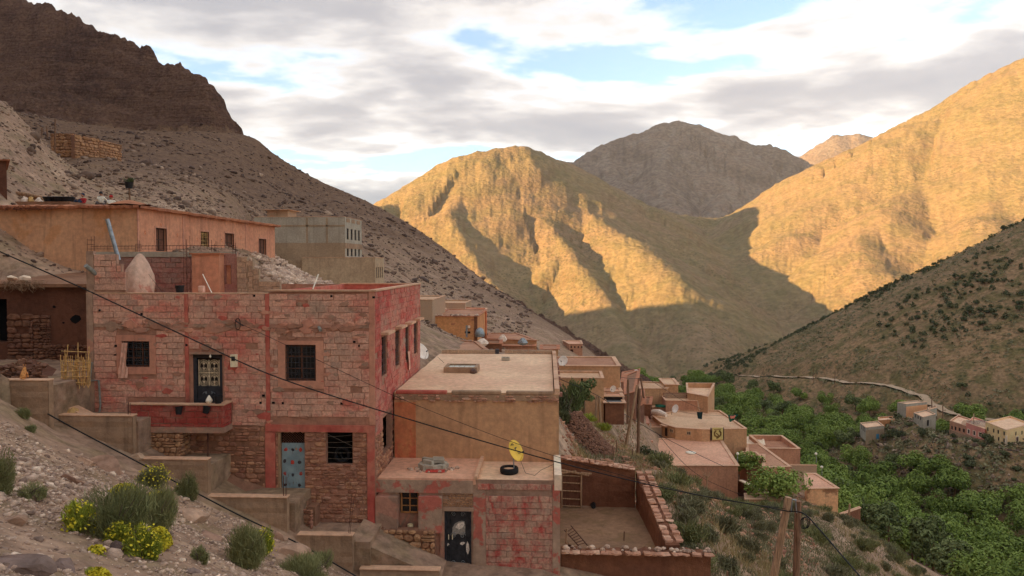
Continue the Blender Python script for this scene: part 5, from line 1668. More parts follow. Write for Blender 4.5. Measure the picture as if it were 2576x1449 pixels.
# yellow dish standing in a tyre on the low roof
c = at(1281, 1184, 1); yt = lzr2 / ray(1281, 1190).z
ct = at(1281, 1186, yt)
m = MB(); m.lathe((ct.x, yt, lzr2 + .115), tyre_profile(.33, .115), 26, closed=True)
tag(m.build('tyre', 'rubber', smooth=True, recalc=True), 'black car tyre lying flat as the foot of the yellow dish', 'tyre')
m = MB(); m.lathe((ct.x, yt, lzr2 + .003), [(.24, 0), (.24, .14), (.1, .17)], 20); tag(m.build('concrete_fill', 'roof_beige'), 'pale concrete poured into the flat tyre under the yellow dish', 'concrete')
def dish(label, c, r, aim, mat, foot, feed=True, marks=0):
  root = thing('satellite_dish', label, 'satellite dish', foot)
  aim = Vector(aim).normalized()
  s = aim.cross(Vector((0, 0, 1))).normalized(); u_ = s.cross(aim)
  m = MB()
  rings, seg = 6, 26
  vs_, fs_ = [], []
  for side in (0, 1):
    for i in range(rings + 1):
      q = i / rings
      for k in range(seg):
        a = 2 * math.pi * k / seg
        p = Vector(c) + (s * math.cos(a) * .94 + u_ * math.sin(a)) * r * max(q, .01) + aim * (r * .28 * q * q + (.0 if side == 0 else -.012))
        vs_.append(p)
  off = (rings + 1) * seg
  for i in range(rings):
    for k in range(seg):
      k2 = (k + 1) % seg
      fs_.append((i * seg + k, (i + 1) * seg + k, (i + 1) * seg + k2, i * seg + k2))
      fs_.append((off + i * seg + k, off + i * seg + k2, off + (i + 1) * seg + k2, off + (i + 1) * seg + k))
  for k in range(seg):
    k2 = (k + 1) % seg
    fs_.append((rings * seg + k, off + rings * seg + k, off + rings * seg + k2, rings * seg + k2))
  m.add(vs_, fs_)
  m.build('reflector', mat, root, smooth=True)
  m = MB(); m.tube([foot, Vector(c) - aim * .05], .022 if r > .3 else .015, 7); m.build('mast', 'galv', root)
  if feed:
    m = MB(); lo = Vector(c) - u_ * r * .95 + aim * r * .26; fp = Vector(c) + aim * r * 1.05 - u_ * r * .35
    m.tube([lo, fp], .014, 6); m.build('arm', mat if r > .3 else 'galv', root)
    m = MB(); m.tube([fp, fp - aim * .1], .03, 8); m.build('feed_horn', 'iron', root)
  for k in range(marks):
    m = MB()
    for q in range(3):
      a0 = Vector(c) + s * r * (.1 - .25 * k) + u_ * r * (.62 - .42 * k) + aim * (r * .30 * .4 + .014)
      pts = [a0 + s * r * random.uniform(-.25, .25) + u_ * r * random.uniform(-.12, .12) for _ in range(4)]
      m.tube([p + aim * (.01) for p in pts], .008, 4)
    m.build('mark', 'iron', root)
  return root
dish('faded yellow satellite dish with black scribbles standing in a tyre on the low roof', at(1293, 1136, yt), .40, (.72, -.45, .45), 'dish_yellow', Vector((ct.x + .18, yt, lzr2 + .1)), True, 3)
# pile of concrete blocks ringed with rubble
yb = lzr / ray(1090, 1178).z
cb = at(1090, 1178, yb)
pile = thing('block_pile', 'ring of grey concrete blocks stacked on the low pink roof', 'block pile', (cb.x, yb, lzr))
for i in range(9):
  a = i / 9 * 2 * math.pi + .3
  F_ = Face((cb.x + .42 * math.cos(a) + .2 * math.sin(a), yb + .32 * math.sin(a) - .2 * math.cos(a)), (cb.x + .42 * math.cos(a) - .2 * math.sin(a), yb + .32 * math.sin(a) + .2 * math.cos(a)))
  m = MB(); brick_piece(F_, m, 0, .4, lzr, lzr + .2, .1, tint=random.random(), back=-.08); m.build('block', 'grey_cement', pile)
for i in range(4):
  a = i / 4 * 2 * math.pi + 1
  F_ = Face((cb.x + .25 * math.cos(a) - .2, yb + .2 * math.sin(a) + .1), (cb.x + .25 * math.cos(a) + .2, yb + .2 * math.sin(a) + random.uniform(-.1, .2)))
  m = MB(); brick_piece(F_, m, 0, .4, lzr + .2, lzr + .34, .08, tint=random.random(), back=-.08); m.build('block', 'grey_cement', pile)
rub = MB()
for i in range(40):
  a = random.uniform(-2.9, .1); d = random.uniform(.5, .78)
  x, y = cb.x + d * math.cos(a) * 1.2, yb + d * math.sin(a) * .75
  s = random.uniform(.03, .09)
  rub.lathe((x, y, lzr), [(s, 0), (s * random.uniform(.8, 1.3), s * .6), (s * .5, s * 1.1)], 6, tint=random.random())
tag(rub.build('rubble', 'scree'), 'scattered rubble and rags around the block pile', 'rubble', kind='stuff')
m = MB()
for k in range(5):
  x = cb.x - .2 + .13 * k
  m.add([(x, yb - .62, lzr + .02), (x + .18, yb - .6, lzr + .03), (x + .16, yb - .45, lzr + .1), (x + .02, yb - .45, lzr + .08)], [(0, 1, 2, 3)])
tag(m.build('rag', 'dab_red'), 'crumpled red rag at the edge of the block pile', 'rag')
# white dish behind the corner of the red house
yd = pzr / ray(1062, 905).z
dish('large white satellite dish on the beige roof behind the red house', at(1057, 886, yd - .3), .46, (.55, -.35, .4), 'dish_white', Vector((at(1056, 905, yd).x, yd, pzr)), True, 0)
m = MB(); m.tube([at(1101, 898, yd - .2), at(1130, 925, yd - 1.5), at(1165, 941, y_ + .2)], .01, 4); tag(m.build('cord', 'cable'), 'loose black cable lying from the white dish to the skylight', 'cable')
m = MB(); m.tube([at(1310, 1160, yt) + Vector((0, 0, 0)), at(1322, 1190, yt - .2), at(1345, 1196, yt - .3), at(1362, 1182, yt), at(1400, 1165, yt + .7)], .008, 4); tag(m.build('cord', 'cable'), 'thin cable trailing from the yellow dish across the low roof', 'cable')

# stepped concrete walls of the lane
def lane_wall(label, u0, u1, vt, vb, Y, th=.26, lip=True):
  a, b = at(u0, vt, Y), at(u1, vt, Y)
  zb = zat(vb, Y, (u0 + u1) / 2) - 1.3
  root = thing('retaining_wall', label, 'wall', ((a.x + b.x) / 2, Y + th / 2, zb), 'stepped concrete walls along the lane')
  n = 26
  m = MB()
  zt = (a.z + b.z) / 2
  F_ = Face((a.x, Y), (b.x, Y))
  nz = 14
  for j in range(nz + 1):
    for i in range(n + 1):
      s = F_.L * i / n; z = zb + (zt - zb) * j / nz
      d = .035 * float(fbm(np.array([s * 3.1 + u0]), np.array([z * 6.0]), 3)[0]) + (.02 if (int(z / .22)) % 2 else 0)
      m.v.append(tuple(F_.p(s, z + (.02 * math.sin(s * 5) if j == nz else 0), d))); m.t.append(.5)
  for j in range(nz):
    for i in range(n):
      k = j * (n + 1) + i
      m.f.append((k, k + 1, k + n + 2, k + n + 1))
  m.box(a.x, b.x, Y + .03, Y + th, zb, zt - .02)
  m.build('face', 'cement', root)
  m = MB(); m.box(a.x - .02, b.x + .02, Y - .03, Y + th + .03, zt - .018, zt + .035)
  o = m.build('coping', 'cap', root); bb = o.modifiers.new('b', 'BEVEL'); bb.width = .02
  return root
lane_wall('board marked concrete wall with an orange cat sitting on it', -60, 120, 957, 1050, 22.6)
lane_wall('concrete wall joining the left end of the balcony', 125, 333, 1046, 1140, 23.3)
lane_wall('concrete wall below the stone pier of the balcony', 345, 521, 1156, 1240, 23.2)
lane_wall('concrete wall in front of the rubble wall left of the blue door', 521, 721, 1251, 1330, 23.1)
lane_wall('concrete wall with rods at its end below the dark opening', 748, 886, 1347, 1430, 23.0)
lane_wall('lowest concrete kerb of the lane before the black door', 905, 1105, 1434, 1449, 23.05)
rods('pair of rusty rods rising from the wall below the dark opening', at(879, 1346, 23.1), at(889, 1252, 23.1), 2, .07)
rods('rusty rods standing at the wall end before the blue door', at(716, 1251, 23.2), at(716, 1195, 23.2), 4, .06)
rods('dark bent rods at the wall joint left of the balcony', at(328, 1060, 23.35), at(326, 1005, 23.6), 5, .09)
# lane floor: flat steps of earth behind the walls
ln = MB()
for (u0, u1, vt, Y) in ((-60, 120, 962, 22.8), (125, 345, 1050, 23.45), (335, 528, 1160, 23.4), (522, 740, 1255, 23.3), (722, 930, 1352, 23.2)):
  a, b = at(u0, vt, Y), at(u1, vt, Y)
  ln.box(a.x, b.x, Y + .05, 24.98, a.z - 1.6, a.z - .12)
tag(ln.build('lane', 'hillside'), kind='structure')
lr = MB(); a, b = at(884, 1356, 23.3), at(1110, 1452, 23.5)
lr.hexa([(a.x, 23.32, -13), (b.x, 23.45, -13), (b.x, 24.74, -13), (a.x, 24.98, -13), (a.x, 23.32, a.z), (b.x, 23.45, b.z), (b.x, 24.74, b.z + .05), (a.x, 24.98, a.z + .1)])
tag(lr.build('ramp', 'hillside'), kind='structure')
# rubble heap beside the blue door step
FRB = Face((at(722, 1320, 24.3).x, 24.4), (at(790, 1320, 24.3).x, 24.2))
hp = thing('stone_steps', 'rough heap of stones forming a step below the blue door', 'steps', (FRB.A.x + FRB.L / 2, 24.6, zat(1340, 24.4)))
m = MB(); m.box(FRB.A.x, FRB.B.x, 24.45, 24.98, zat(1345, 24.4), zat(1285, 24.4)); m.build('core', 'mortar_mud', hp)
lay_stones(FRB, rubble_rects(0, FRB.L, zat(1345, 24.4), zat(1285, 24.4), hmin=.1, hmax=.2), hp, 'rubble', 60, d=.09)
m = MB(); m.box(at(725, 1270, 24.3).x, at(768, 1270, 24.3).x, 24.5, 25.0, zat(1300, 24.4), zat(1272, 24.4)); m.build('tread', 'mortar_mud', hp)
# inclined rubble footing in front of the wall left of the blue door
m = MB(); a0, a1 = at(525, 1205, 24.5), at(668, 1253, 24.5)
m.add([(a0.x, 24.2, a0.z - .1), (a1.x, 24.2, a1.z - .2), (a1.x, 24.98, a1.z + .15), (a0.x, 24.98, a0.z + .25), (a0.x, 24.2, a0.z - 1.2), (a1.x, 24.2, a1.z - 1.2)], [(0, 1, 2, 3), (4, 5, 1, 0)])
tag(m.build('earth_bank', 'mortar_mud'), kind='structure')

# upper left: orange house, mud hut, dark tower, grey house
YO = 36.0
ox1 = at(345, 560, YO).x; ox0 = at(-40, 560, YO).x - 3
OY1 = atx(692, 640, ox1).y
ozt = zat(523, YO, 345)
oz0 = -4.0
FOs = Face((ox1, YO), (ox1, OY1))
owr = []
for (ua, ub, vt, vb) in ((391, 419, 574, 632), (504, 525, 583, 629), (565, 588, 587, 634), (650, 669, 601, 646)):
  s0 = FOs.px(ua, (vt + vb) / 2)[0]; s1 = FOs.px(ub, (vt + vb) / 2)[0]
  owr.append((s0, s1, FOs.px((ua + ub) / 2, vb)[1], FOs.px((ua + ub) / 2, vt)[1]))
oh = thing('orange_house', 'long orange plastered house with an overhanging earth roof above the mud hut', 'house', ((ox0 + ox1) / 2, (YO + OY1) / 2, oz0))
m = MB(); wall_panel(m, (ox0, YO), (ox1, YO), oz0, ozt); m.build('wall', 'orange', oh)
m = MB(); wall_panel(m, (ox1, YO), (ox1, OY1), oz0, ozt, owr, .22); wall_panel(m, (ox1, OY1), (ox0, OY1), oz0, ozt); m.build('side_wall', 'orange_side', oh)
for r in owr:
  w = window(FOs, *r, oh, depth=.15, frame='dark_wood', pane='brown_wood' if r is not owr[1] else 'glass', mull=(1, 1), fw=.06, grille=(5, 5, 'reed') if r is owr[1] else None, curls=(r is owr[1]))
  m = MB()
  FOs.box(m, r[0] - .07, r[0], r[2] - .02, r[3] + .09, -.05, .03); FOs.box(m, r[1], r[1] + .05, r[2] - .02, r[3] + .09, -.05, .03); FOs.box(m, r[0], r[1], r[3], r[3] + .09, -.05, .032)
  m.build('window_surround', 'surround', oh)
for k in (0.0, 4.6, 13.2):
  m = MB(); FOs.box(m, k + .0, k + .12, oz0, ozt - .02, -.02, .025); m.build('corner_band', 'surround', oh)
# star marks beside the windows
plain('mark_pink', (0.62, 0.33, 0.22), .9)
for (u, v) in ((365, 585), (446, 592), (497, 603), (558, 605), (606, 597), (405, 567)):
  s, z = FOs.px(u, v); m = MB()
  for a in range(4):
    dx_, dz_ = .13 * math.cos(a * math.pi / 4), .13 * math.sin(a * math.pi / 4)
    m.bar(FOs.p(s - dx_, z - dz_, .003), FOs.p(s + dx_, z + dz_, .003), .025, .006)
  m.build('star_mark', 'mark_pink', oh)
# uneven earth roof slab with a ragged lip
m = MB()
def lip(p0, p1, n, over, tint=.5):
  F_ = Face(p0, p1)
  pr = None
  rows = []
  for i in range(n + 1):
    s = F_.L * i / n
    w1, w2 = random.uniform(-.035, .035), random.uniform(-.06, .06)
    rows.append([F_.p(s, ozt - .02, -.1), F_.p(s, ozt - .03 + w1, over + w2), F_.p(s, ozt + .10 + w1, over + .03 + w2), F_.p(s, ozt + .2 + w1 * .5, -.35), F_.p(s, ozt + .2, -1.2)])
  o = len(m.v)
  for r_ in rows:
    for q in r_: m.v.append(tuple(q)); m.t.append(tint)
  k = 5
  for i in range(n):
    for j in range(k - 1):
      m.f.append((o + i * k + j, o + (i + 1) * k + j, o + (i + 1) * k + j + 1, o + i * k + j + 1))
lip((ox0, YO), (ox1 + .25, YO), 90, .30)
lip((ox1, YO - .25), (ox1, OY1 + .3), 60, .30)
m.build('eave', 'eave', oh)
m = MB(); m.box(ox0, ox1 - .3, YO + .3, OY1, ozt + .02, ozt + .19); m.build('roof', 'mud_roof', oh)
m = MB(); c = (ox1 - .8, YO + .7, ozt + .19); m.lathe(c, [(1.0, 0), (.6, .14), (.2, .24), (.05, .26)], 14); m.build('roof_mound', 'eave', oh)
# twigs and brush along the left eave
m = MB()
for i in range(170):
  x = random.uniform(ox0 + 2, ox0 + (ox1 - ox0) * .62); a = Vector((x, YO - .2 - random.uniform(0, .2), ozt + random.uniform(-.08, .05)))
  m.bar(a, a + Vector((random.uniform(-.25, .25), random.uniform(-.12, .05), random.uniform(-.10, .04))), .02, .012)
tag(m.build('brush', 'brown_wood', oh), kind='stuff')
# dark mud tower at the frame edge
tx1 = at(17, 450, 40).x
tower, _ = house('mud_tower', 'dark brown mud walled building rising above the orange house roof', [(tx1 - 9, 40), (tx1, 40), (at(10, 450, 45).x, 45), (tx1 - 9, 45)], 1.5, zat(400, 40, 10) - .2, 'mud_dark', 'mud_roof', 'eave', .1, .3, .12, cat='building')
# things on the earth roof: logs, sacks, basins, people
def log_(label, a, b, r):
  m = MB(); m.tube([a, Vector(a).lerp(Vector(b), .5) + Vector((0, 0, .04)), b], [r, r * .95, r * .8], 9); return tag(m.build('log', 'pole_wood'), label, 'log', 'logs on the earth roof')
ORZ = ozt + .2
log_('long pale log lying beside the mud tower', at(18, 484, 42), at(108, 497, 41.5), .12)
log_('thick brown log under the pale log by the mud tower', at(60, 494, 42), at(110, 500, 41.6), .14)
for (u, v, lab, mt, sc) in ((62, 503, 'white rag sack hanging over the edge by the logs', 'white_cloth', .42), (98, 506, 'second white sack slumped below the logs', 'white_cloth', .36), (78, 502, 'ochre sack between two white sacks', 'sacking', .3)):
  c = at(u, v, 41.2)
  m = MB(); m.lathe((c.x, c.y, c.z - .3), [(sc * .4, 0), (sc * .6, .14), (sc * .55, .28), (sc * .3, .42), (sc * .1, .5)], 11)
  m.v = [(x + random.uniform(-.05, .05), y + random.uniform(-.05, .05), z + random.uniform(-.04, .04)) for x, y, z in m.v]
  tag(m.build('sack', mt, smooth=True), lab, 'sack')
for (u, lab) in ((125, 'black basin nearest the sacks on the earth roof'), (150, 'largest black basin in the row on the earth roof'), (172, 'black basin nearest the people on the earth roof')):
  c = at(u, 503, 41.0); R_ = .36 if u != 150 else .44
  m = MB(); m.lathe((c.x, c.y, c.z - .12), [(R_ * .7, 0), (R_, .26), (R_ * 1.06, .27), (R_ * .98, .29), (R_ * .66, .05)], 20); tag(m.build('basin', 'plastic_black'), lab, 'basin')
# bank of rubble that carries them
m = MB(); c0 = at(0, 510, 41.5); c1 = at(200, 512, 41.5); m.box(c0.x - 2, c1.x, 40.6, 43.5, ORZ - .1, c1.z + .05); tag(m.build('earth_bank', 'mud_roof'), kind='structure')
def person(label, base, h, top, bottom, skin=(0.35, 0.2, 0.13), hair='plastic_black', pose='stand', facing=0.0, hat=None):
  """simple clothed figure grown from a joint skeleton, about h tall when standing; base = point under the feet or seat"""
  root = thing('person', label, 'person', base)
  k = h / 1.7
  if pose == 'sit':
    J = {'pel': (0, 0, .12), 'ch': (0, -.06, .45), 'nk': (0, -.06, .58), 'shl': (-.18, -.05, .52), 'shr': (.18, -.05, .52), 'ell': (-.27, .10, .32), 'elr': (.27, .10, .32), 'hdl': (-.14, .30, .28), 'hdr': (.14, .30, .28),
             'knl': (-.16, .38, .40), 'knr': (.16, .38, .40), 'ftl': (-.14, .50, .04), 'ftr': (.14, .50, .04)}
  else:
    J = {'pel': (0, 0, .92), 'ch': (0, 0, 1.25), 'nk': (0, 0, 1.43), 'shl': (-.19, 0, 1.38), 'shr': (.19, 0, 1.38), 'ell': (-.25, .02, 1.1), 'elr': (.25, .02, 1.1), 'hdl': (-.24, .12, .88), 'hdr': (.24, .12, .88),
             'knl': (-.1, .03, .5), 'knr': (.1, -.02, .5), 'ftl': (-.11, .08, .04), 'ftr': (.12, .02, .04)}
  R = {'pel': .15, 'ch': .16, 'nk': .06, 'shl': .075, 'shr': .075, 'ell': .05, 'elr': .05, 'hdl': .035, 'hdr': .035, 'knl': .075, 'knr': .075, 'ftl': .05, 'ftr': .05}
  ca, sa = math.cos(facing), math.sin(facing)
  def W(q): return Vector(base) + Vector((q[0] * ca - q[1] * sa, q[0] * sa + q[1] * ca, q[2])) * k
  def skin_obj(name, E, mat):
    names = sorted({a for e in E for a in e}, key=lambda a: 0 if a == 'pel' else 1)
    me = bpy.data.meshes.new(name)
    me.from_pydata([tuple(W(J[a]) - Vector(base)) for a in names], [(names.index(a), names.index(b)) for a, b in E], [])
    o = link(bpy.data.objects.new(name, me)); o.parent = root
    md = o.modifiers.new('skin', 'SKIN')
    me.skin_vertices.new() if not me.skin_vertices else None
    for i, a in enumerate(names):
      me.skin_vertices[0].data[i].radius = (R[a] * k, R[a] * k * .8)
      me.skin_vertices[0].data[i].use_root = (i == 0)
    sb_ = o.modifiers.new('sub', 'SUBSURF'); sb_.levels = 1; sb_.render_levels = 1
    me.materials.append(MATS[mat]); return o
  skin_obj('body', [('pel', 'ch'), ('ch', 'nk'), ('ch', 'shl'), ('ch', 'shr'), ('shl', 'ell'), ('ell', 'hdl'), ('shr', 'elr'), ('elr', 'hdr'), ('pel', 'knl'), ('pel', 'knr'), ('knl', 'ftl'), ('knr', 'ftr')], top)
  if bottom != top:
    m = MB()
    a, b = W(J['pel']), W(J['pel']) + Vector((0, 0, -.02))
    for sd in ('l', 'r'):
      m.tube([W(J['pel']) , W(J['kn' + sd]), W(J['ft' + sd]) + Vector((0, 0, .04))], [.15 * k, .095 * k, .075 * k], 9)
    m.build('trousers', bottom, root, smooth=True)
  hc = W((J['nk'][0], J['nk'][1] + .01, J['nk'][2] + .17))
  bm = bmesh.new(); bmesh.ops.create_uvsphere(bm, u_segments=14, v_segments=10, radius=1)
  for v in bm.verts:
    v.co = Vector((v.co.x * .078 * k, v.co.y * .095 * k, v.co.z * .12 * k))
  bm.transform(Matrix.Rotation(facing, 4, 'Z'))
  me = bpy.data.meshes.new('head'); bm.to_mesh(me); bm.free(); me.materials.append(MATS['skin'])
  o = link(bpy.data.objects.new('head', me)); o.parent = root; o.location = hc - Vector(base)
  m = MB()
  for (dx_, dz_) in ((-.03, .01), (.03, .01)): m.lathe(hc + Vector((dx_ * ca - .088 * sa, dx_ * sa + .088 * ca, dz_)) * 1.0, [(.008, -.005), (.01, 0), (.008, .005)], 6)
  m.build('eye', 'plastic_black', root)
  m = MB(); m.lathe(hc - Vector((0, 0, .02 * k)) - Vector((-sa, ca, 0)) * .015, [(.088 * k, 0), (.102 * k, .05 * k), (.095 * k, .1 * k), (.05 * k, .145 * k), (.01, .155 * k)], 12); m.build('hat' if hat else 'hair', hat or hair, root, smooth=True)
  return root
plain('skin', (0.33, 0.18, 0.12), .6); plain('red_cloth', (0.30, 0.025, 0.03), .9); plain('navy', (0.03, 0.04, 0.07), .9); plain('black_cloth', (0.012, 0.012, 0.014), .95); plain('check', (0.14, 0.15, 0.18), .9); plain('white_shirt', (0.75, 0.74, 0.73), .9, var=.08)
py = 43.0
for (u, lab, top, bot, ht, fc) in ((207, 'person in a red waistcoat and dark cap seated on the earth roof', 'red_cloth', 'navy', 'navy', 3.0),
                               (240, 'person in a checked shirt sitting on the earth roof beside the white shirt', 'check', 'navy', None, .4),
                               (256, 'person in a white shirt sitting with their back turned on the earth roof', 'white_shirt', 'check', None, 0.0),
                               (281, 'person in a red headscarf sitting low on the earth roof', 'white_shirt', 'red_cloth', 'red_cloth', .2)):
  c = at(u, 520, py)
  person(lab, (c.x, py + (.5 if u == 240 else 0), ORZ + (.42 if u == 256 else (.34 if u == 207 else .2))), 1.75, top, bot, pose='sit', facing=fc, hat=ht)
# flower tub on a post
pt = thing('tub_on_post', 'black tub of green plants raised on a thin post behind the orange house', 'planter', at(328, 512, 46))
a, b = at(328, 512, 46), at(325, 474, 46)
m = MB(); m.tube([a - Vector((0, 0, .6)), b], .05, 7); m.build('post', 'pole_dark', pt)
m = MB(); m.lathe(b, [(.2, 0), (.27, .4), (.25, .4), (.2, .1)], 14); m.build('tub', 'plastic_black', pt)
m = MB()
for i in range(60):
  q = b + Vector((random.uniform(-.2, .2), random.uniform(-.2, .2), .38)); e = q + Vector((random.uniform(-.2, .2), random.uniform(-.2, .2), random.uniform(.1, .32)))
  m.bar(q, e, .035, .01)
plain('leaf_dull', (0.075, 0.095, 0.035), .8); m.build('plant', 'leaf_dull', pt)
# mud hut below the orange house
YH = 30.0
hx1 = XL + .9; hx0 = at(-60, 800, YH).x
hzt = zat(722, YH, 110)
HD = Face((hx0, YH), (hx1, YH))
HDR = HD.rect(-20, 752, 18, 860)
hut = thing('mud_hut', 'dark mud and stone hut with a ragged brush roof below the orange house', 'hut', ((hx0 + hx1) / 2, YH + 2.5, -5.6))
m = MB(); wall_panel(m, (hx0, YH), (hx1, YH), -6.2, hzt, [HDR], .4); m.build('wall', 'mud_dark', hut)
fbox('doorway', HDR[0], HDR[1], HDR[2], HDR[3], -.5, -.42, 'void', hut, HD)
m = MB(); m.add([(hx0, YH - .25, hzt), (hx1, YH - .25, hzt), (hx1, YO - .05, zat(688, YO, 110)), (hx0, YO - .05, zat(688, YO, 110)), (hx0, YH - .25, hzt + .14), (hx1, YH - .25, hzt + .14), (hx1, YO - .05, zat(684, YO, 110)), (hx0, YO - .05, zat(684, YO, 110))], [(0, 3, 2, 1), (4, 5, 6, 7), (0, 1, 5, 4), (1, 2, 6, 5), (3, 0, 4, 7)])
m.build('roof', 'mud_roof', hut)
for i in range(70):
  x = random.uniform(hx0, hx1 - .1); w_ = random.uniform(.12, .4)
  m = MB(); m.box(-w_ / 2, w_ / 2, -.2, .25, 0, random.uniform(.02, .05), tint=random.random())
  o = m.build('slab', 'cap_stone', hut); o.location = Vector((x, YH - .28 + random.uniform(-.08, .2), hzt + random.uniform(.02, .15))) - hut.location; o.rotation_euler = (random.uniform(-.25, .25), random.uniform(-.2, .2), random.uniform(-.5, .5))
m = MB()
for i in range(420):
  q = Vector((at(random.uniform(8, 100), 700, YH - .3).x, YH - .3 + random.uniform(-.15, .5), hzt + random.uniform(.0, .28)))
  m.bar(q, q + Vector((random.uniform(-.35, .35), random.uniform(-.2, .1), random.uniform(-.28, .06))), .014, .008)
plain('dry_brush', (0.21, 0.15, 0.105), .95); tag(m.build('brush', 'dry_brush', hut), kind='stuff')
hs_ = child_empty('stonework', hut)
lay_stones(HD, rubble_rects(HD.px(20, 900)[0], HD.px(86, 900)[0], zat(915, YH), zat(790, YH), hmin=.13, hmax=.3, wmin=1, wmax=2.2) + rubble_rects(HD.px(86, 900)[0], HD.px(130, 900)[0], zat(890, YH), zat(795, YH), hmin=.09, hmax=.18) + rubble_rects(HD.px(86, 900)[0], HD.L, zat(930, YH), zat(872, YH), hmin=.12, hmax=.24), hs_, 'rubble_dark', 280, d=.09, missing=.05)
for (u, v, a) in ((190, 803, .26), (136, 772, .08), (160, 812, .06)):
  s, z = HD.px(u, v); m = MB()
  o8 = [HD.p(s + a * random.uniform(.7, 1.1) * math.cos(i * .7854), z + a * .75 * random.uniform(.7, 1.1) * math.sin(i * .7854), .006) for i in range(8)]
  m.add(o8, [tuple(range(8))]); m.build('hollow', 'void', hut)  # flat black patch on the wall, the shade of a hollow painted on
for (u, v, s_, lab) in ((26, 696, .32, 'white lump of stone on the hut roof beside the brush'), (60, 697, .30, 'cream lump of stone on the hut roof')):
  c = at(u, v, YH + .5); rock('stone', lab, (c.x, c.y, c.z - .05), (s_, s_ * .8, s_ * .65), 'whitewash', int(u))
# grey concrete house up the slope
YG = 106.0
gx0, gx1 = at(640, 620, YG).x, at(868, 620, YG).x
GY1 = atx(910, 600, gx1).y
gzt = zat(545, YG, 770)
FGs = Face((gx1, YG), (gx1, GY1))
gw_ = []
for vt, vb in ((577, 604), (626, 645)):
  for k in range(4):
    s0 = FGs.L * (.10 + .225 * k); zt = FGs.px(888, vt)[1]; zb = FGs.px(888, vb)[1]
    gw_.append(dict(edge=1, rect=(s0, s0 + FGs.L * .11, zb, zt), frame='dark_wood', pane='void', mull=(0, 1), fw=.1, depth=.12))
gh_, gf_ = house('grey_house', 'tall unfinished grey concrete house with red window frames on the slope', [(gx0, YG), (gx1, YG), (gx1, GY1), (gx0, GY1)], -6, gzt - .75, 'grey_cement', 'roof_village', 'cap', .7, .25, 0, gw_)
FG = Face((gx0, YG), (gx1, YG))
m = MB(); r = FG.rect(640, 611, 867.5, 700); FG.box(m, r[0], FG.L, -6, r[3], -.05, .05); m.build('brown_render', 'brown_cement', gh_)
for (u0, v0, u1, v1) in ((640, 566, 868, 570), (770, 548, 775, 611), (820, 548, 825, 611), (672, 570, 676, 611)):
  m = MB(); r = FG.rect(u0, v0, u1, v1); FG.box(m, *r, -.05, .04); m.build('beam_mark', 'brown_cement', gh_)
m = MB(); r = (0, FGs.L, FGs.px(888, 626)[1], FGs.px(888, 613)[1]); FGs.box(m, *r, -.05, .04); m.build('dark_band', 'cement', gh_)
for k in range(3):
  m = MB(); FGs.box(m, FGs.L * (.08 + .3 * k), FGs.L * (.28 + .3 * k), FGs.px(888, 562)[1], FGs.px(888, 553)[1], -.03, .03); m.build('screen_panel', 'cement', gh_)
ex0, ex1 = at(760, 680, YG - 1.2).x, at(944, 680, YG - 1.2).x
FEs = Face((ex1, YG - 1.2), (ex1, atx(966, 680, ex1).y))
ezt = zat(648, YG - 1.2, 900)
ew = [dict(edge=1, rect=(FEs.L * (.12 + .21 * k), FEs.L * (.12 + .21 * k) + FEs.L * .12, FEs.px(955, 699)[1], FEs.px(955, 672)[1]), frame='dark_wood', pane='void', mull=(0, 1), fw=.1, depth=.12) for k in range(4)]
eh_, _ = house('grey_house_annex', 'lower pale concrete annex in front of the tall grey house', [(ex0, YG - 1.2), (ex1, YG - 1.2), (ex1, FEs.B.y), (ex0, FEs.B.y)], -7, ezt - .3, 'pale_cement', 'roof_village', 'cap', .28, .25, 0, ew)
# block hut and ladder on its roof
gy = YG + 2.5
hx0_, hx1_ = at(672, 535, gy).x, at(724, 535, gy).x
hb_, _ = house('rooftop_hut', 'small grey block hut with plank roof on top of the grey house', [(hx0_, gy), (hx1_, gy), (hx1_ + .1, gy + 3.5), (hx0_, gy + 3.5)], gzt - .7, zat(529, gy, 700), 'grey_block', 'pole_wood', 'cap', .02, .15, .5, cat='hut')
ld_ = thing('ladder', 'wooden ladder leaning on the rooftop hut of the grey house', 'ladder', (at(698, 545, gy - .3).x, gy - .3, gzt - .6))
lx_ = at(697, 540, gy - .2).x
for dx_ in (-.25, .25):
  m = MB(); m.tube([(lx_ + dx_, gy - .5, gzt - .7), (lx_ + dx_, gy - .05, zat(526, gy))], .045, 6); m.build('rail', 'pole_wood', ld_)
for i in range(5):
  z = gzt - .5 + .32 * i; m = MB(); m.tube([(lx_ - .25, gy - .5 + .09 * i, z), (lx_ + .25, gy - .5 + .09 * i, z)], .03, 6); m.build('rung', 'pole_wood', ld_)
cage('thin rods standing in the stony gap before the grey house', 700, 640, 709, 712, 60, 3, .012)
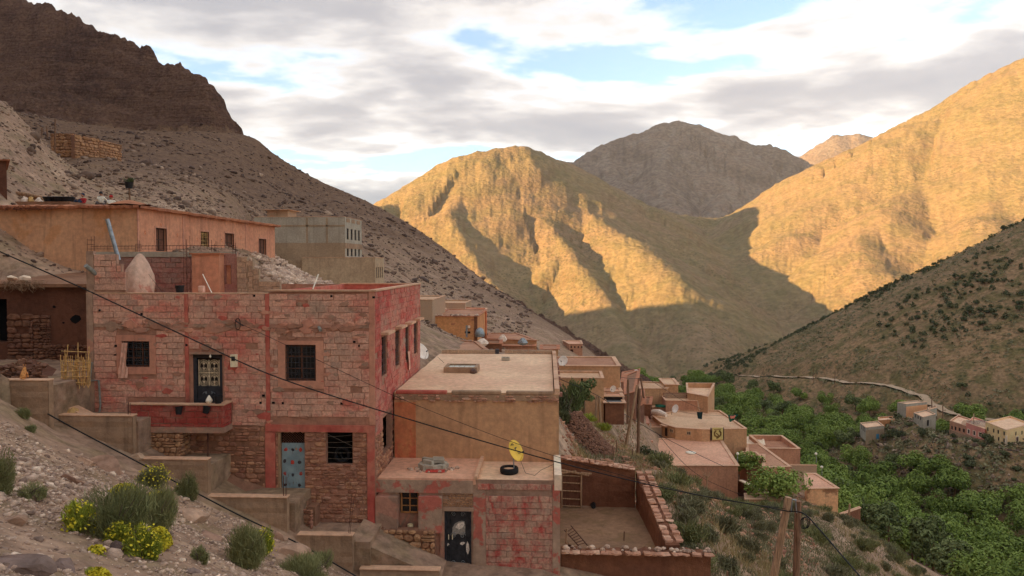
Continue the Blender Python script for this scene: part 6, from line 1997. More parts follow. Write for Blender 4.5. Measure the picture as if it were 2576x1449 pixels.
# stone ruin on the slope
def ruin(label, pts, top_px, Y):
  pass
YRU = 112.0
ru = thing('ruined_wall', 'ruined dry stone enclosure wall on the scree slope', 'ruin', at(210, 400, YRU))
for (ua, ub, vt, vb, ya, yb2) in ((128, 188, 336, 375, YRU, YRU), (188, 250, 338, 402, YRU - 1, YRU + 3), (250, 305, 352, 408, YRU + 3, YRU + 8)):
  A_, B_ = at(ua, vb, ya), at(ub, vb, yb2)
  F_ = Face((A_.x, A_.y), (B_.x, B_.y))
  zt, zb = at(ua, vt, ya).z, min(A_.z, B_.z) - 1.2
  m = MB(); F_.box(m, 0, F_.L, zb, zt - .1, -.7, -.03); m.build('core', 'mortar_mud', ru)
  lay_stones(F_, rubble_rects(0, F_.L, zb, zt, hmin=.35, hmax=.6), ru, 'rubble_brown', 120, d=.2, missing=.04)
for (u, v0, v1, tl) in ((138, 299, 392, 1), (120, 318, 345, -3), (104, 322, 346, 2)):
  m = MB(); m.tube([at(u, v1, YRU - 1.5), at(u + tl, v0, YRU - 1.5)], .12, 6); tag(m.build('post', 'pole_dark'), {138: 'tall dark post standing at the corner of the ruined wall', 120: 'leaning bleached post behind the ruined wall', 104: 'short post at the far end of the ruined wall'}[u], 'post')

# mud walled pen
PZ = -11.02
nY = 26.1
nx0 = lx1 + .06; nx1 = at(1788, 1390, nY).x
nzt = zat(1393, nY, 1600)
fY = 33.2
fzt0, fzt1 = zat(1152, fY, 1420), zat(1182, fY, 1600)
fx0, fx1 = at(1409, 1160, fY).x, at(1598, 1190, fY).x
rx_b = at(1692, 1372, nY + .7)
pen = thing('animal_pen', 'mud walled animal pen with flat stones along the wall tops beside the low house', 'pen', ((nx0 + nx1) / 2, 29.5, PZ))
def mud_wall(name, A, B, zt0, zt1, zb, th, n=24, mat='mud', zba=None):
  """earth wall with uneven faces and top"""
  F_ = Face(A, B)
  m = MB(); nz = 8
  for side in (0, 1):
    o = len(m.v)
    for j in range(nz + 1):
      for i in range(n + 1):
        s = F_.L * i / n; zt = zt0 + (zt1 - zt0) * i / n + .04 * math.sin(i * 1.7) + .03 * math.sin(i * .6)
        z = zb + (zt - zb) * j / nz
        d = .05 * float(fbm(np.array([s * 1.3 + 3 * side]), np.array([z * 1.7]), 4)[0]) + .02 * math.sin(z * 9)
        m.v.append(tuple(F_.p(s, z, d if side == 0 else -th - d))); m.t.append(.5)
    for j in range(nz):
      for i in range(n):
        k = o + j * (n + 1) + i
        m.f.append((k, k + 1, k + n + 2, k + n + 1) if side == 0 else (k + 1, k, k + n + 1, k + n + 2))
  w = n + 1; o2 = (nz + 1) * w; t0 = nz * w
  for i in range(n):
    m.f.append((t0 + i, t0 + i + 1, o2 + t0 + i + 1, o2 + t0 + i))
  for j in range(nz):
    m.f.append((j * w, (j + 1) * w, o2 + (j + 1) * w, o2 + j * w)); m.f.append((j * w + n, o2 + j * w + n, o2 + (j + 1) * w + n, (j + 1) * w + n))
  m.build(name, mat, pen)
  return F_
def top_stones(F_, zt0, zt1, th, n, big=.3, over=.06, lumps=0):
  for i in range(n):
    s = F_.L * (i + random.uniform(.1, .9)) / n
    zt = zt0 + (zt1 - zt0) * s / F_.L
    for d in ((over,) if lumps else (over, -th - over)):
      l_ = random.uniform(.7, 1.3) * big
      m = MB(); r = random.uniform
      pts = [(-l_ / 2 + r(-.05, .05), -.14), (l_ / 2 + r(-.05, .05), -.13 + r(-.03, .03)), (l_ / 2 + r(-.06, .04), .12), (0 + r(-.1, .1), .17), (-l_ / 2 + r(-.04, .06), .1)]
      hgt = r(.03, .07)
      vs_ = [F_.p(s + a, zt + r(-.01, .03), d * .6 + b) for a, b in pts] + [F_.p(s + a * .93, zt + hgt + r(-.01, .03), d * .6 + b * .93) for a, b in pts]
      m.add(vs_, [(4, 3, 2, 1, 0), (5, 6, 7, 8, 9)] + [(i_, (i_ + 1) % 5, 5 + (i_ + 1) % 5, 5 + i_) for i_ in range(5)], tint=random.random())
      m.build('cap_stone', 'cap_stone', pen)
  for i in range(lumps):
    s = F_.L * random.random(); z = zt0 + (zt1 - zt0) * s / F_.L; q = random.uniform(.05, .12)
    m = MB(); m.lathe(F_.p(s, z + .02, -th * random.uniform(.2, 1.0)), [(q * .7, 0), (q * random.uniform(.9, 1.2), q * .5), (q * .8, q), (q * .3, q * 1.25)], 7, tint=random.uniform(.3, 1)); m.build('lump', 'scree', pen)
FN = mud_wall('front_wall', (nx0, nY), (nx1, nY), nzt, nzt, -13.4, .5, 40)
top_stones(FN, nzt, nzt, .5, 22, .3, .08, 46)
FBk = mud_wall('back_wall', (fx0, fY), (fx1, fY), fzt0, fzt1, PZ - .3, .45, 26)
top_stones(FBk, fzt0, fzt1, .45, 16, .3, .05)
ra_ = (fx1 + .1, fY + .4); rb_ = (rx_b.x + .25, rx_b.y)
fr_z0, fr_z1 = zat(1195, fY, 1600) - .05, zat(1380, rx_b.y, 1690) + .3
FRt = mud_wall('right_wall', rb_, (fx1 + .55, fY + .2), zat(1366, nY + .9, 1690), zat(1192, fY, 1610), -12.6, .5, 36)
top_stones(FRt, zat(1366, nY + .9, 1690), zat(1192, fY, 1610), .5, 20, .34, .08)
# gate of rails and boards in the back wall
gt = child_empty('gate', pen)
gY = fY - .14
g0x, g1x = at(1413, 1230, gY).x, at(1462, 1230, gY).x
for i in range(5):
  a = g0x + (g1x - g0x) * i / 5
  m = MB(); m.box(a + .005, a + (g1x - g0x) / 5 - .005, gY + .04, gY + .09, zat(1272, gY), zat(1196, gY)); m.build('board', 'brown_wood', gt)
for v in (1194, 1212, 1232, 1252, 1270):
  m = MB(); m.tube([(g0x - .03, gY, zat(v, gY)), (g1x + .04, gY, zat(v + 2, gY))], .032, 6); m.build('rail', 'pole_wood', gt)
for x in (g0x, g1x):
  m = MB(); m.tube([(x, gY - .02, zat(1276, gY)), (x, gY - .02, zat(1186, gY))], .04, 6); m.build('stile', 'pole_wood', gt)
for (ua, va, ub, vb) in ((1410, 1182, 1482, 1196), (1462, 1190, 1488, 1192), (1412, 1190, 1450, 1186)):
  m = MB(); m.tube([at(ua, va, gY - .05), at(ub, vb, gY - .05)], .05, 7); m.build('lintel_pole', 'pole_wood', gt)
c = at(1493, 1278, 1); yy = PZ / ray(1493, 1282).z; c = at(1493, 1280, yy)
m = MB(); m.lathe((c.x, c.y + .18, PZ + .13), [(.10, -.16), (.125, .12), (.135, .12), (.135, .14), (.118, .14), (.09, -.12)], 18, axis='y'); tag(m.build('bucket', 'plastic_black'), 'black bucket tipped on its side on the floor of the pen', 'bucket')
yy = PZ / ray(1556, 1272).z; c = at(1556, 1272, yy)
m = MB(); m.add([(c.x - .22, yy, PZ), (c.x + .12, yy + .05, PZ), (c.x + .16, yy + .1, PZ + .42), (c.x + .0, yy + .1, PZ + .46), (c.x - .1, yy + .08, PZ + .3), (c.x - .22, yy + .04, PZ), (c.x + .12, yy + .09, PZ), (c.x + .16, yy + .14, PZ + .42), (c.x, yy + .14, PZ + .46), (c.x - .1, yy + .12, PZ + .3)], [(0, 1, 2, 3, 4), (9, 8, 7, 6, 5), (0, 5, 6, 1), (1, 6, 7, 2), (2, 7, 8, 3), (3, 8, 9, 4), (4, 9, 5, 0)])
tag(m.build('stone_slab', 'cap'), 'pale slab leaning against the back wall inside the pen', 'slab')
# ladder and old frame leaning inside the near corner
def pen_ladder():
  root = thing('ladder', 'small dark ladder leaning in the near corner of the pen', 'ladder', (at(1440, 1370, 27).x, 27.2, PZ))
  a0, a1 = at(1436, 1322, 27.6), at(1478, 1372, 27.0)
  b0, b1 = at(1420, 1334, 27.6), at(1458, 1376, 27.0)
  for a, b in ((a0, a1), (b0, b1)):
    m = MB(); m.tube([a, b], .02, 5); m.build('rail', 'rust', root)
  for i in range(1, 8):
    m = MB(); m.tube([a0.lerp(a1, i / 8), b0.lerp(b1, i / 8)], .013, 5); m.build('rung', 'rust', root)
pen_ladder()
for (u0, v0, u1, v1, r_, lab) in ((1426, 1330, 1424, 1372, .03, 'upright stick in the near corner of the pen'), (1414, 1378, 1432, 1366, .04, 'bleached log end on the floor of the pen'), (1571, 1337, 1570, 1360, .03, 'short dark stake standing in the pen floor')):
  m = MB(); m.tube([at(u0, v0, 27.2), at(u1, v1, 27.2)], r_, 6); tag(m.build('stick', 'pole_dark' if 'dark' in lab else 'pole_wood'), lab, 'stick')
c = at(1431, 1345, 27.3); m = MB(); m.lathe((c.x, 27.4, PZ), [(.16, 0), (.17, .45), (.16, .46), (.13, .46), (.12, .1)], 14); tag(m.build('drum', 'rust'), 'rusty drum behind the ladder in the pen', 'drum')
# pen floor: trampled earth
m = MB()
nx_, ny_ = 30, 40
for j in range(ny_ + 1):
  for i in range(nx_ + 1):
    x = nx0 - .1 + (nx1 + .2 - nx0) * i / nx_; y = nY + .3 + (fY + .2 - nY - .3) * j / ny_
    m.v.append((x, y, PZ + .03 + .05 * float(fbm(np.array([x]), np.array([y]), 4)[0]))); m.t.append(.5)
for j in range(ny_):
  for i in range(nx_):
    k = j * (nx_ + 1) + i
    y = nY + .3 + (fY - nY) * j / ny_; x = nx0 + (nx1 - nx0) * i / nx_
    # stay inside the slanting right wall
    xr = rb_[0] + (fx1 + .3 - rb_[0]) * (y - rb_[1]) / (fY - rb_[1])
    if x < xr - .1: m.f.append((k, k + 1, k + nx_ + 2, k + nx_ + 1))
plaster('pen_floor', (0.25, 0.175, 0.125), (0.20, 0.14, 0.10), streak=0, bump=1.0, patch=((0.17, 0.125, 0.075), .6), pscale=.9)
tag(m.build('pen_floor', 'pen_floor', smooth=True), kind='structure')
PADS

# village down the slope
def Z5(x, y): return ((1400 + x / 2.415) / 1.4907, (1100 + y / 2.415) / 1.4907)
def Z7(x, y): return ((2050 + x / 2.8975) / 1.4907, (1250 + y / 2.8975) / 1.4907)
def Z9(x, y): return ((2100 + x / 2.2596) / 1.4907, (1600 + y / 2.2596) / 1.4907)
def ZF(x, y): return ((2700 + x / 2.2596) / 1.4907, (1250 + y / 2.2596) / 1.4907)
def roofpoly(px, z):
  return [tuple(atz(u, v, z))[:2] for u, v in px]
VW = dict(frame='dark_wood', pane='interior', mull=(1, 0), fw=.07, depth=.15)
VH = 'flat roofed houses of the village'
# A: long brown earth roof behind the beige roof
zA = zat(884, 43.0, 1150)
house('earth_roof_house', 'house with a long flat brown gravel roof behind the beige roof', roofpoly([(1040, 892), (1240, 892), (1200, 861), (1056, 851)], zA), zA - 3.2, zA, 'village', 'roof_brown', 'roof_brown', .02, .2, 0, group=VH)
# B: orange house with scarred wall, block house and salmon house round it
YB_ = 80.0
bx = lambda u, v=820, y=YB_: at(u, v, y).x
zB = zat(797, YB_, 1150)
b_, bf = house('scarred_house', 'orange plastered house with scarred front and stones along the roof edge', [(bx(1089), YB_), (bx(1201), YB_), (bx(1201), YB_ + 12), (bx(1089), YB_ + 12)], zat(862, YB_), zB, 'village_orange', 'roof_brown', 'eave', .03, .2, .12,
              [dict(edge=0, rect=(0.3 + (bx(1162) - bx(1089)), 0.3 + (bx(1176) - bx(1089)), zat(840, YB_), zat(834, YB_)), frame=None, pane='interior', depth=.2)], group=VH)
for i in range(30):
  x = random.uniform(bx(1089), bx(1201)); q = random.uniform(.1, .25)
  m = MB(); m.lathe((x, YB_ + random.uniform(.0, .6), zB + .07), [(q * .8, 0), (q, q * .5), (q * .5, q)], 7, tint=random.random()); m.build('roof_stone', 'scree', b_)
m = MB(); F_ = bf[0]
for (u, v, a) in ((1112, 837, .45), (1140, 815, .3), (1190, 805, .25)):
  s, z = F_.px(u, v); mm = MB(); mm.add([F_.p(s + a * random.uniform(.6, 1.2) * math.cos(i * .785), z + a * .5 * random.uniform(.6, 1.2) * math.sin(i * .785), .012) for i in range(8)], [tuple(range(8))]); mm.build('scar', 'eave', b_)
m = MB(); F_.box(m, F_.L - .35, F_.L - .02, zat(862, YB_), zB, -.02, .04); m.build('corner_stain', 'mud', b_)
m = MB(); s, z = F_.px(1180, 822); F_.box(m, s - .12, s + .12, z - .15, z + .15, -.02, .12); m.build('meter_box', 'whitewash', b_)
m = MB(); s, z = F_.px(1174, 830); F_.box(m, s - .1, s + .1, z - .8, z + .5, -.02, .02); m.build('stain', 'galv', b_)
g_, gfb = house('block_house', 'bare grey block house end beside the scarred orange house', [(bx(1040, 790, 84), 78), (bx(1088, 790, 78), 78), (bx(1088, 790, 78), 88), (bx(1040, 790, 84), 88)], -9, zat(757, 78, 1070), 'grey_block', 'roof_village', 'cap', .1, .2, 0,
        [dict(edge=0, rect=(bx(1069, 800, 78) - bx(1040, 790, 84), bx(1078, 800, 78) - bx(1040, 790, 84), zat(818, 78), zat(806, 78)), **VW)], group=VH)
house('block_parapet_house', 'long low unplastered block parapet behind the scarred orange house', [(bx(1090, 790, 96), 96), (bx(1170, 790, 96), 96), (bx(1170, 790, 96), 104), (bx(1090, 790, 96), 104)], -9, zat(765, 96, 1120), 'grey_block', 'roof_village', 'cap', .1, .2, 0, group=VH)
house('salmon_house', 'salmon pink house wall with pale corner trim behind the scarred house', [(bx(1120, 790, 93), 93), (bx(1224, 790, 90), 90), (bx(1225, 790, 96), 96), (bx(1120, 790, 100), 99)], -10, zat(782, 92, 1200), 'salmon', 'roof_pink', 'cap', .1, .2, .02, group=VH)
# C: cluster of brown earth roofs and sheds
zC = zat(852, 92, 1290)
house('earth_roof_house', 'low house with a wide reddish earth roof right of the salmon wall', roofpoly([(1228, 853), (1350, 857), (1300, 839), (1232, 839)], zC), zC - 3, zC, 'village', 'roof_brown', 'roof_brown', .03, .2, .15, group=VH)
zc2 = zat(871, 88, 1290)
house('shed', 'small mud shed with a shallow roof below the wide reddish roof', [tuple(at(u, v, y))[:2] for u, v, y in ((1262, 880, 88), (1345, 880, 88), (1345, 880, 91), (1262, 880, 91))], zc2 - 2.5, zc2, 'village_pink', 'roof_brown', 'eave', .03, .2, .2, group=VH, cat='shed')
house('shed', 'tiny earth shed at the end of the brown roofs', [tuple(at(u, v, y))[:2] for u, v, y in ((1362, 885, 96), (1404, 885, 96), (1404, 885, 101), (1362, 885, 101))], zat(898, 96), zat(879, 96), 'village', 'roof_brown', 'eave', .03, .2, .2, group=VH, cat='shed')
mudb, _ = house('mud_wall_house', 'mud brick store between the brown roofs', [tuple(at(u, v, y))[:2] for u, v, y in ((1212, 880, 80), (1262, 880, 80), (1262, 880, 84), (1212, 880, 84))], zat(895, 80), zat(866, 80), 'mud', 'mud_roof', 'eave', .03, .25, .1, group=VH, cat='store')
for (u, v, y, sc, mt, lab) in ((1213, 863, 79, .7, 'white_cloth', 'white and blue heap of sacks at the corner of the scarred house'), (1330 - 15, 861, 86, .55, 'galv', 'bundle of netting on the earth roof'), (1265, 853, 87, .5, 'white_cloth', 'pale sack on the mud store roof')):
  c = at(u, v, y); m = MB(); m.lathe((c.x, c.y, c.z - .3), [(sc * .7, 0), (sc, .25), (sc * .8, .55), (sc * .3, .8)], 12)
  m.v = [(a + random.uniform(-.1, .1), b + random.uniform(-.1, .1), d + random.uniform(-.06, .06)) for a, b, d in m.v]; tag(m.build('sack_heap', mt), lab, 'sacks')
c = at(1207, 838, 79.5); m = MB(); m.lathe((c.x, c.y, c.z - .4), [(.5, 0), (.55, .4), (.4, .8), (.1, 1.0)], 14); tag(m.build('water_tank', 'galv', smooth=True), 'grey domed water tank beside the scarred orange house', 'tank')
# D: small far house on the spur
YD = 132.0
dx0, dx1 = at(1432, 875, YD).x, at(1465, 875, YD).x
house('small_house', 'small far house with a row of little windows at the foot of the slope', [(dx0, YD), (dx1, YD), (dx1, YD + 6), (dx0 - 1, YD + 6)], zat(893, YD) - 1, zat(866, YD), 'village_pink', 'roof_pink', 'cap', .1, .25, .1,
      [dict(edge=0, rect=(.25 + .62 * k, .5 + .62 * k, zat(875, YD), zat(870, YD)), frame=None, pane='interior', depth=.15) for k in range(4)] + [dict(edge=0, rect=(.2, .75, zat(886, YD), zat(878, YD)), frame=None, pane='rust', depth=.1)], group=VH)
# E: tan house with brown roof, lower wing in front
zE = zat(922, 62.0, 1480)
zE2 = zat(951, 58.0, 1460)
E1 = [(at(1380, 930, 62).x, 62.0), (at(1560, 930, 62).x, 62.0), (atz(1545, 899, zE).x, atz(1545, 899, zE).y), (at(1380, 930, 62).x, atz(1500, 899, zE).y)]
house('tan_house', 'tan house with a flat brown earth roof and pale rim beyond the beige roof', E1, zE - 4.5, zE - .02, 'village', 'roof_brown', 'cap', .05, .25, .06, group=VH)
E2 = [(at(1370, 960, 58).x, 58.0), (at(1519, 960, 58).x, 58.0), (at(1513, 935, 61.7).x, 61.7), (at(1370, 960, 58).x, 61.7)]
e2, e2f = house('tan_wing', 'lower tan wing with a pale roof and a black drain mark on its wall', E2, zE2 - 4.5, zE2 - .12, 'village', 'roof_village', 'cap', .1, .2, .0, group=VH)
m = MB(); s, z = e2f[0].px(1464, 957); e2f[0].box(m, s - .07, s + .07, z - .25, z + .2, -.02, .02); m.build('drain_mark', 'void', e2)
# F: sheds below
for (u0, u1, vt, vb, y, lab, wl_, rf_) in ((1523, 1562, 983, 1000, 60.5, 'low shed with a brown board roof below the tan house', 'mud', 'roof_pink'), (1523, 1566, 996, 1010, 58.8, 'low shed with a pale plank roof in front of another shed', 'interior', 'roof_pink'), (1523, 1570, 1012, 1040, 57.5, 'mud stable with wavy sheet roof among the poles', 'mud', 'galv')):
  a, b = at(u0, vt, y).x, at(u1, vt, y).x
  house('shed', lab, [(a, y), (b, y), (b, y + 1.6), (a, y + 1.6)], zat(vb, y) - .8, zat(vt, y), wl_, rf_, 'cap', .02, .12, .12, group='sheds below the tan house', cat='shed')
dish('white satellite dish on the shed roof below the tan house', at(1543, 979, 59.5), .28, (-.5, -.7, .45), 'dish_white', at(1545, 988, 59.7))
dish('white satellite dish beside the parapet of the beige roof', at(1417, 909, 45), .33, (-.35, -.75, .45), 'dish_white', at(1420, 922, 45.2))
for (u, v, y, lab) in ((1574, 947, 110, 'tiny white dish above the dark roofs by the tall poles'), (1595, 943, 114, 'tiny white dish near the pole tops'), (1601, 934, 120, 'small white dish highest among the far roofs')):
  dish(lab, at(u, v, y), .32, (-.4, -.8, .4), 'dish_white', at(u + 1, v + 12, y))
house('far_roofs', 'row of low mud roofs behind the tall poles', [tuple(at(u, v, y))[:2] for u, v, y in ((1562, 962, 108), (1606, 962, 112), (1610, 956, 122), (1566, 950, 118))], -26, zat(955, 110), 'mud', 'roof_brown', 'eave', .05, .3, .1, group=VH)
# G: house with tall room and brick terrace
YGg = 110.0
zG = zat(979, YGg, 1640)
Gp = roofpoly([Z7(1015, 607), Z7(1300, 607), Z7(1430, 545), Z7(1000, 530)], zG)
house('tan_house', 'tan house with pale roof behind the leaning poles', Gp, zG - 6, zG, 'village', 'roof_village', 'cap', .1, .25, .1, group=VH)
a, b = at(*Z7(1290, 600), 111), at(*Z7(1430, 600), 111)
house('tower_room', 'taller tan room with overhanging flat roof beside the pale roof', [(a.x, 111), (b.x, 111), (b.x + .3, 117), (a.x, 117)], zG - 4, zat(Z7(0, 548)[1], 111), 'village', 'roof_village', 'cap', .05, .25, .15, group=VH)
YG2 = 106.5
a, b = at(*Z7(1295, 735), YG2), at(*Z7(1690, 735), YG2)
house('brick_terrace', 'terrace with brown brick patterned parapet wall above the big flat roof', [(a.x, YG2), (b.x, YG2), (b.x, 112), (a.x, 112)], -28, zat(Z7(0, 640)[1], YG2 + 3) - .6, 'village_pink', 'roof_village', 'cap', .1, .2, .05, group=VH)
F_ = Face((a.x, YG2 + 2.5), (at(*Z7(1530, 700), YG2 + 2.5).x, YG2 + 2.5))
bt = thing('brick_parapet', 'brown brick parapet wall on the terrace above the big flat roof', 'wall', (F_.A.x + F_.L / 2, YG2 + 2.5, zat(Z7(0, 740)[1], YG2)))
zt_p, zb_p = zat(Z7(0, 632)[1], YG2 + 2.5), zat(Z7(0, 738)[1], YG2 + 2.5)
m = MB(); F_.box(m, 0, F_.L, zb_p, zt_p, -.2, -.03); m.build('core', 'mortar_mud', bt)
rr = []
for j in range(int((zt_p - zb_p) / .17)):
  for i in range(int(F_.L / .42) + 1):
    s = i * .42 - (.21 if j % 2 else 0)
    if s > -.05 and s + .36 < F_.L: rr.append((max(0, s), s + .38, zb_p + j * .17, zb_p + j * .17 + .13))
lay_blocks(F_, rr, bt, 'grey_block', 300, d=.03, name='brick', rest='bricks')
a, b = at(*Z7(1690, 780), 105), at(*Z7(1755, 780), 105)
house('terrace_corner', 'pale walled corner terrace above the green valley', [(at(*Z7(1530, 690), 108).x, 108), (at(*Z7(1750, 740), 105).x, 105), (at(*Z7(1600, 612), 118).x + 3, 117), (at(*Z7(1530, 640), 116).x, 117)], -29, zat(Z7(0, 690)[1], 107) - .1, 'village', 'roof_beige', 'cap', .7, .2, .05, group=VH)
# H: big flat roof
zH = zat(Z7(0, 1040)[1], 95.0, Z7(2175, 0)[0])
Hp = roofpoly([Z7(1255, 985), Z7(1400, 1030), Z7(1690, 1050), Z7(2175, 1042), Z7(1880, 842), Z7(1440, 838), Z7(1150, 900)], zH)
hw = []
H_, Hf = house('broad_roof_house', 'large tan house with a broad pale flat roof hung with washing', Hp, zH - 9, zH - .05, 'village', 'roof_village', 'cap', .1, .25, .03, group=VH)
def on_face(F, root, x0, y0, x1, y1, conv, mat, d0, d1, name):
  s0, z1 = F.px(*conv(x0, y0)); s1, z0 = F.px(*conv(x1, y1)); m = MB(); F.box(m, min(s0, s1), max(s0, s1), min(z0, z1), max(z0, z1), d0, d1); return m.build(name, mat, root)
fH = sorted(Hf, key=lambda f: (f.A.y + f.B.y))[:3]
def face_at(faces, u):
  """the facade that the column of pixels u meets first"""
  best = None
  for f in faces:
    d = ray(u, 1000); k = d.dot(f.n)
    if k >= 0: continue
    t_ = f.A.dot(f.n) / k
    s = (d * t_ - f.A).dot(f.t)
    if -0.01 <= s <= f.L + .01 and t_ > 0 and (best is None or t_ < best[0]): best = (t_, f)
  return best[1]
for (x0, y0, x1, y1) in ((1345, 1040, 1372, 1075), (1528, 1070, 1562, 1100)):
  f = face_at(Hf, Z7((x0 + x1) / 2, 0)[0])
  w = on_face(f, H_, x0, y0, x1, y1, Z7, 'interior', -.1, .02, 'window'); 
  s0, za = f.px(*Z7(x0, y0)); s1, zb = f.px(*Z7(x1, y1)); m = MB()
  f.box(m, s0 - .08, s0, zb - .08, za + .08, -.02, .06); f.box(m, s1, s1 + .08, zb - .08, za + .08, -.02, .06); f.box(m, s0, s1, za, za + .08, -.02, .06); f.box(m, s0, s1, zb - .08, zb, -.02, .06); f.box(m, (s0 + s1) / 2 - .03, (s0 + s1) / 2 + .03, zb, za, -.02, .05); m.build('frame', 'pale_cement', w)
f = face_at(Hf, Z7(1290, 0)[0])
dd_ = on_face(f, H_, 1288, 1025, 1312, 1120, Z7, 'dark_wood', -.05, .03, 'door')
on_face(f, H_, 1258, 992, 1318, 1004, Z7, 'cap', -.05, .5, 'door_hood')
# I: pink roof house
zI = zat(Z7(0, 1440)[1], 83.0, Z7(2080, 0)[0])
Ip = roofpoly([Z7(1000, 1440), Z7(2080, 1442), Z7(1890, 1152), Z7(1040, 1148)], zI)
I_, If = house('pink_roof_house', 'long low house with a dusty pink flat roof below the broad roof', Ip, zI - 4.4, zI, 'village_pink', 'roof_pink', 'cap', .03, .25, .12, group=VH)
m = MB(); c = atz(*Z7(1565, 1298), zI + .05); m.lathe((c.x, c.y, zI + .02), [(.62, 0), (.6, .1), (.3, .16), (.05, .17)], 18); tag(m.build('roof_hatch', 'white_paint', smooth=True), 'white round basin lying on the dusty pink roof', 'basin')
F_ = If[0]
m = MB(); F_.box(m, 0, F_.px(1690, 1200)[0], zI - 4.4, zI - .02, -.02, .06); m.build('stone_end', 'grey_cement', I_)
# steps, yard walls and the steel door left of the big roof
YV = 92.0
yard = thing('yard_wall', 'walled yard with ochre copings and earth bank beside the steel door', 'wall', at(*Z7(900, 1160), YV))
def slab_wall(root, px, y0, y1, th, zb, mat, copmat='surround', cop=.14):
  (ua, va), (ub, vb) = px
  A_, B_ = at(ua, va, y0), at(ub, vb, y1)
  F_ = Face((A_.x, A_.y), (B_.x, B_.y))
  m = MB(); m.hexa([F_.p(0, zb, 0), F_.p(F_.L, zb, 0), F_.p(F_.L, zb, -th), F_.p(0, zb, -th), F_.p(0, A_.z, 0), F_.p(F_.L, B_.z, 0), F_.p(F_.L, B_.z, -th), F_.p(0, A_.z, -th)]); m.build('wall', mat, root)
  m = MB(); m.hexa([F_.p(-.05, A_.z, .06), F_.p(F_.L + .05, B_.z, .06), F_.p(F_.L + .05, B_.z, -th - .06), F_.p(-.05, A_.z, -th - .06), F_.p(-.05, A_.z + cop, .06), F_.p(F_.L + .05, B_.z + cop, .06), F_.p(F_.L + .05, B_.z + cop, -th - .06), F_.p(-.05, A_.z + cop, -th - .06)]); m.build('coping', copmat, root)
slab_wall(yard, (Z7(715, 1160), Z7(1150, 1182)), 90, 89, .3, -27, 'village')
slab_wall(yard, (Z7(715, 1150), Z7(990, 985)), 91, 97, .35, -27, 'mud')
slab_wall(yard, (Z7(990, 985), Z7(1095, 985)), 97, 97, .3, -25, 'village')
slab_wall(yard, (Z7(1070, 895), Z7(1090, 985)), 104, 97.2, .3, -25, 'village')
sd = thing('steel_door', 'grey blue steel gate with crossed braces in the yard wall', 'door', at(*Z7(1050, 1170), 95))
a, b = at(*Z7(1012, 1170), 95), at(*Z7(1092, 1022), 95)
m = MB(); m.box(a.x, b.x, 94.95, 95.03, a.z - .3, b.z); m.build('leaf', 'steel_door', sd)
m = MB(); m.bar((a.x, 94.92, a.z - .3), (b.x, 94.92, b.z), .06, .03); m.bar((a.x, 94.91, b.z), (b.x, 94.91, a.z - .3), .06, .03); m.bar(((a.x + b.x) / 2, 94.9, a.z - .3), ((a.x + b.x) / 2, 94.9, b.z), .06, .03); m.build('brace', 'iron', sd)
house('stepped_lane_wall', 'stone stepped wall climbing beside the lane to the broad roof', [tuple(at(*Z7(x, y), d))[:2] for x, y, d in ((1095, 1060, 97.5), (1250, 1060, 97.5), (1270, 985, 101), (1100, 900, 105))], -28, zat(Z7(0, 985)[1], 99), 'grey_block', 'roof_brown', 'cap', .05, .3, 0, cat='wall')
lp = MB(); lpp = [at(*Z7(x, y), 1) * 1 for x, y in ((1090, 1160), (1320, 1140), (1270, 1060), (1100, 1060))]
zl = zat(Z7(0, 1150)[1], 95.5)
lp.add([tuple(atz(*Z7(x, y), zl)) for x, y in ((1080, 1165), (1330, 1150), (1285, 1065), (1090, 1060))], [(0, 1, 2, 3)]); tag(lp.build('lane_pavement', 'roof_pink'), kind='structure')
c = atz(*Z7(1128, 1088), zl); person('person in black with a white headscarf crouching by the steel door', (c.x, c.y - .3, zl), 1.6, 'black_cloth', 'black_cloth', pose='sit', facing=2.6, hat='white_cloth')
c = at(*Z7(1040, 985), 98); person('person with a white headscarf standing in the lane behind the yard wall', (c.x, c.y, c.z - 1.2), 1.6, 'black_cloth', 'black_cloth', pose='stand', facing=2.9, hat='white_cloth')
house('mud_lane_house', 'dark mud house flanking the lane behind the tall poles', [tuple(at(*Z7(x, y), d))[:2] for x, y, d in ((845, 800, 82), (965, 800, 84), (985, 700, 100), (850, 700, 96))], -26, zat(Z7(0, 640)[1], 83), 'mud', 'mud_roof', 'eave', .05, .3, .15, group=VH)
house('mud_lane_wall', 'broken mud wall along the lane above the yard wall', [tuple(at(*Z7(x, y), d))[:2] for x, y, d in ((1000, 900, 92), (1060, 900, 95), (1062, 800, 106), (1010, 800, 104))], -27, zat(Z7(0, 745)[1], 95), 'mud_dark', 'mud_roof', 'eave', .05, .4, .1, cat='wall')
# washing, rugs, roof things on the broad roof
def cloth(name, label, pts, mat, cat='cloth', nx=8, nz=8, wave=.06):
  """hung cloth: bilinear patch between four corners with folds"""
  a, b, c, d = [Vector(p) for p in pts]
  m = MB(); nrm = (b - a).cross(d - a).normalized()
  for i in range(nx + 1):
    for j in range(nz + 1):
      u_, v_ = i / nx, j / nz
      p = a.lerp(b, u_).lerp(d.lerp(c, u_), v_) + nrm * wave * math.sin(u_ * 9 + v_ * 2)
      m.v.append(tuple(p)); m.t.append(.5)
  for i in range(nx):
    for j in range(nz):
      k = i * (nz + 1) + j; m.f.append((k, k + nz + 1, k + nz + 2, k + 1))
  return tag(m.build(name, mat, smooth=True), label, cat)
t = NT('rug', 0.95)
po = t.pos(obj=True); sx_ = t.sepxyz(po)
t.color((0.62, 0.50, 0.19))
f = face_at(Hf, Z7(1855, 0)[0])
s0, z1 = f.px(*Z7(1797, 1032)); s1, z0 = f.px(*Z7(1912, 1152))
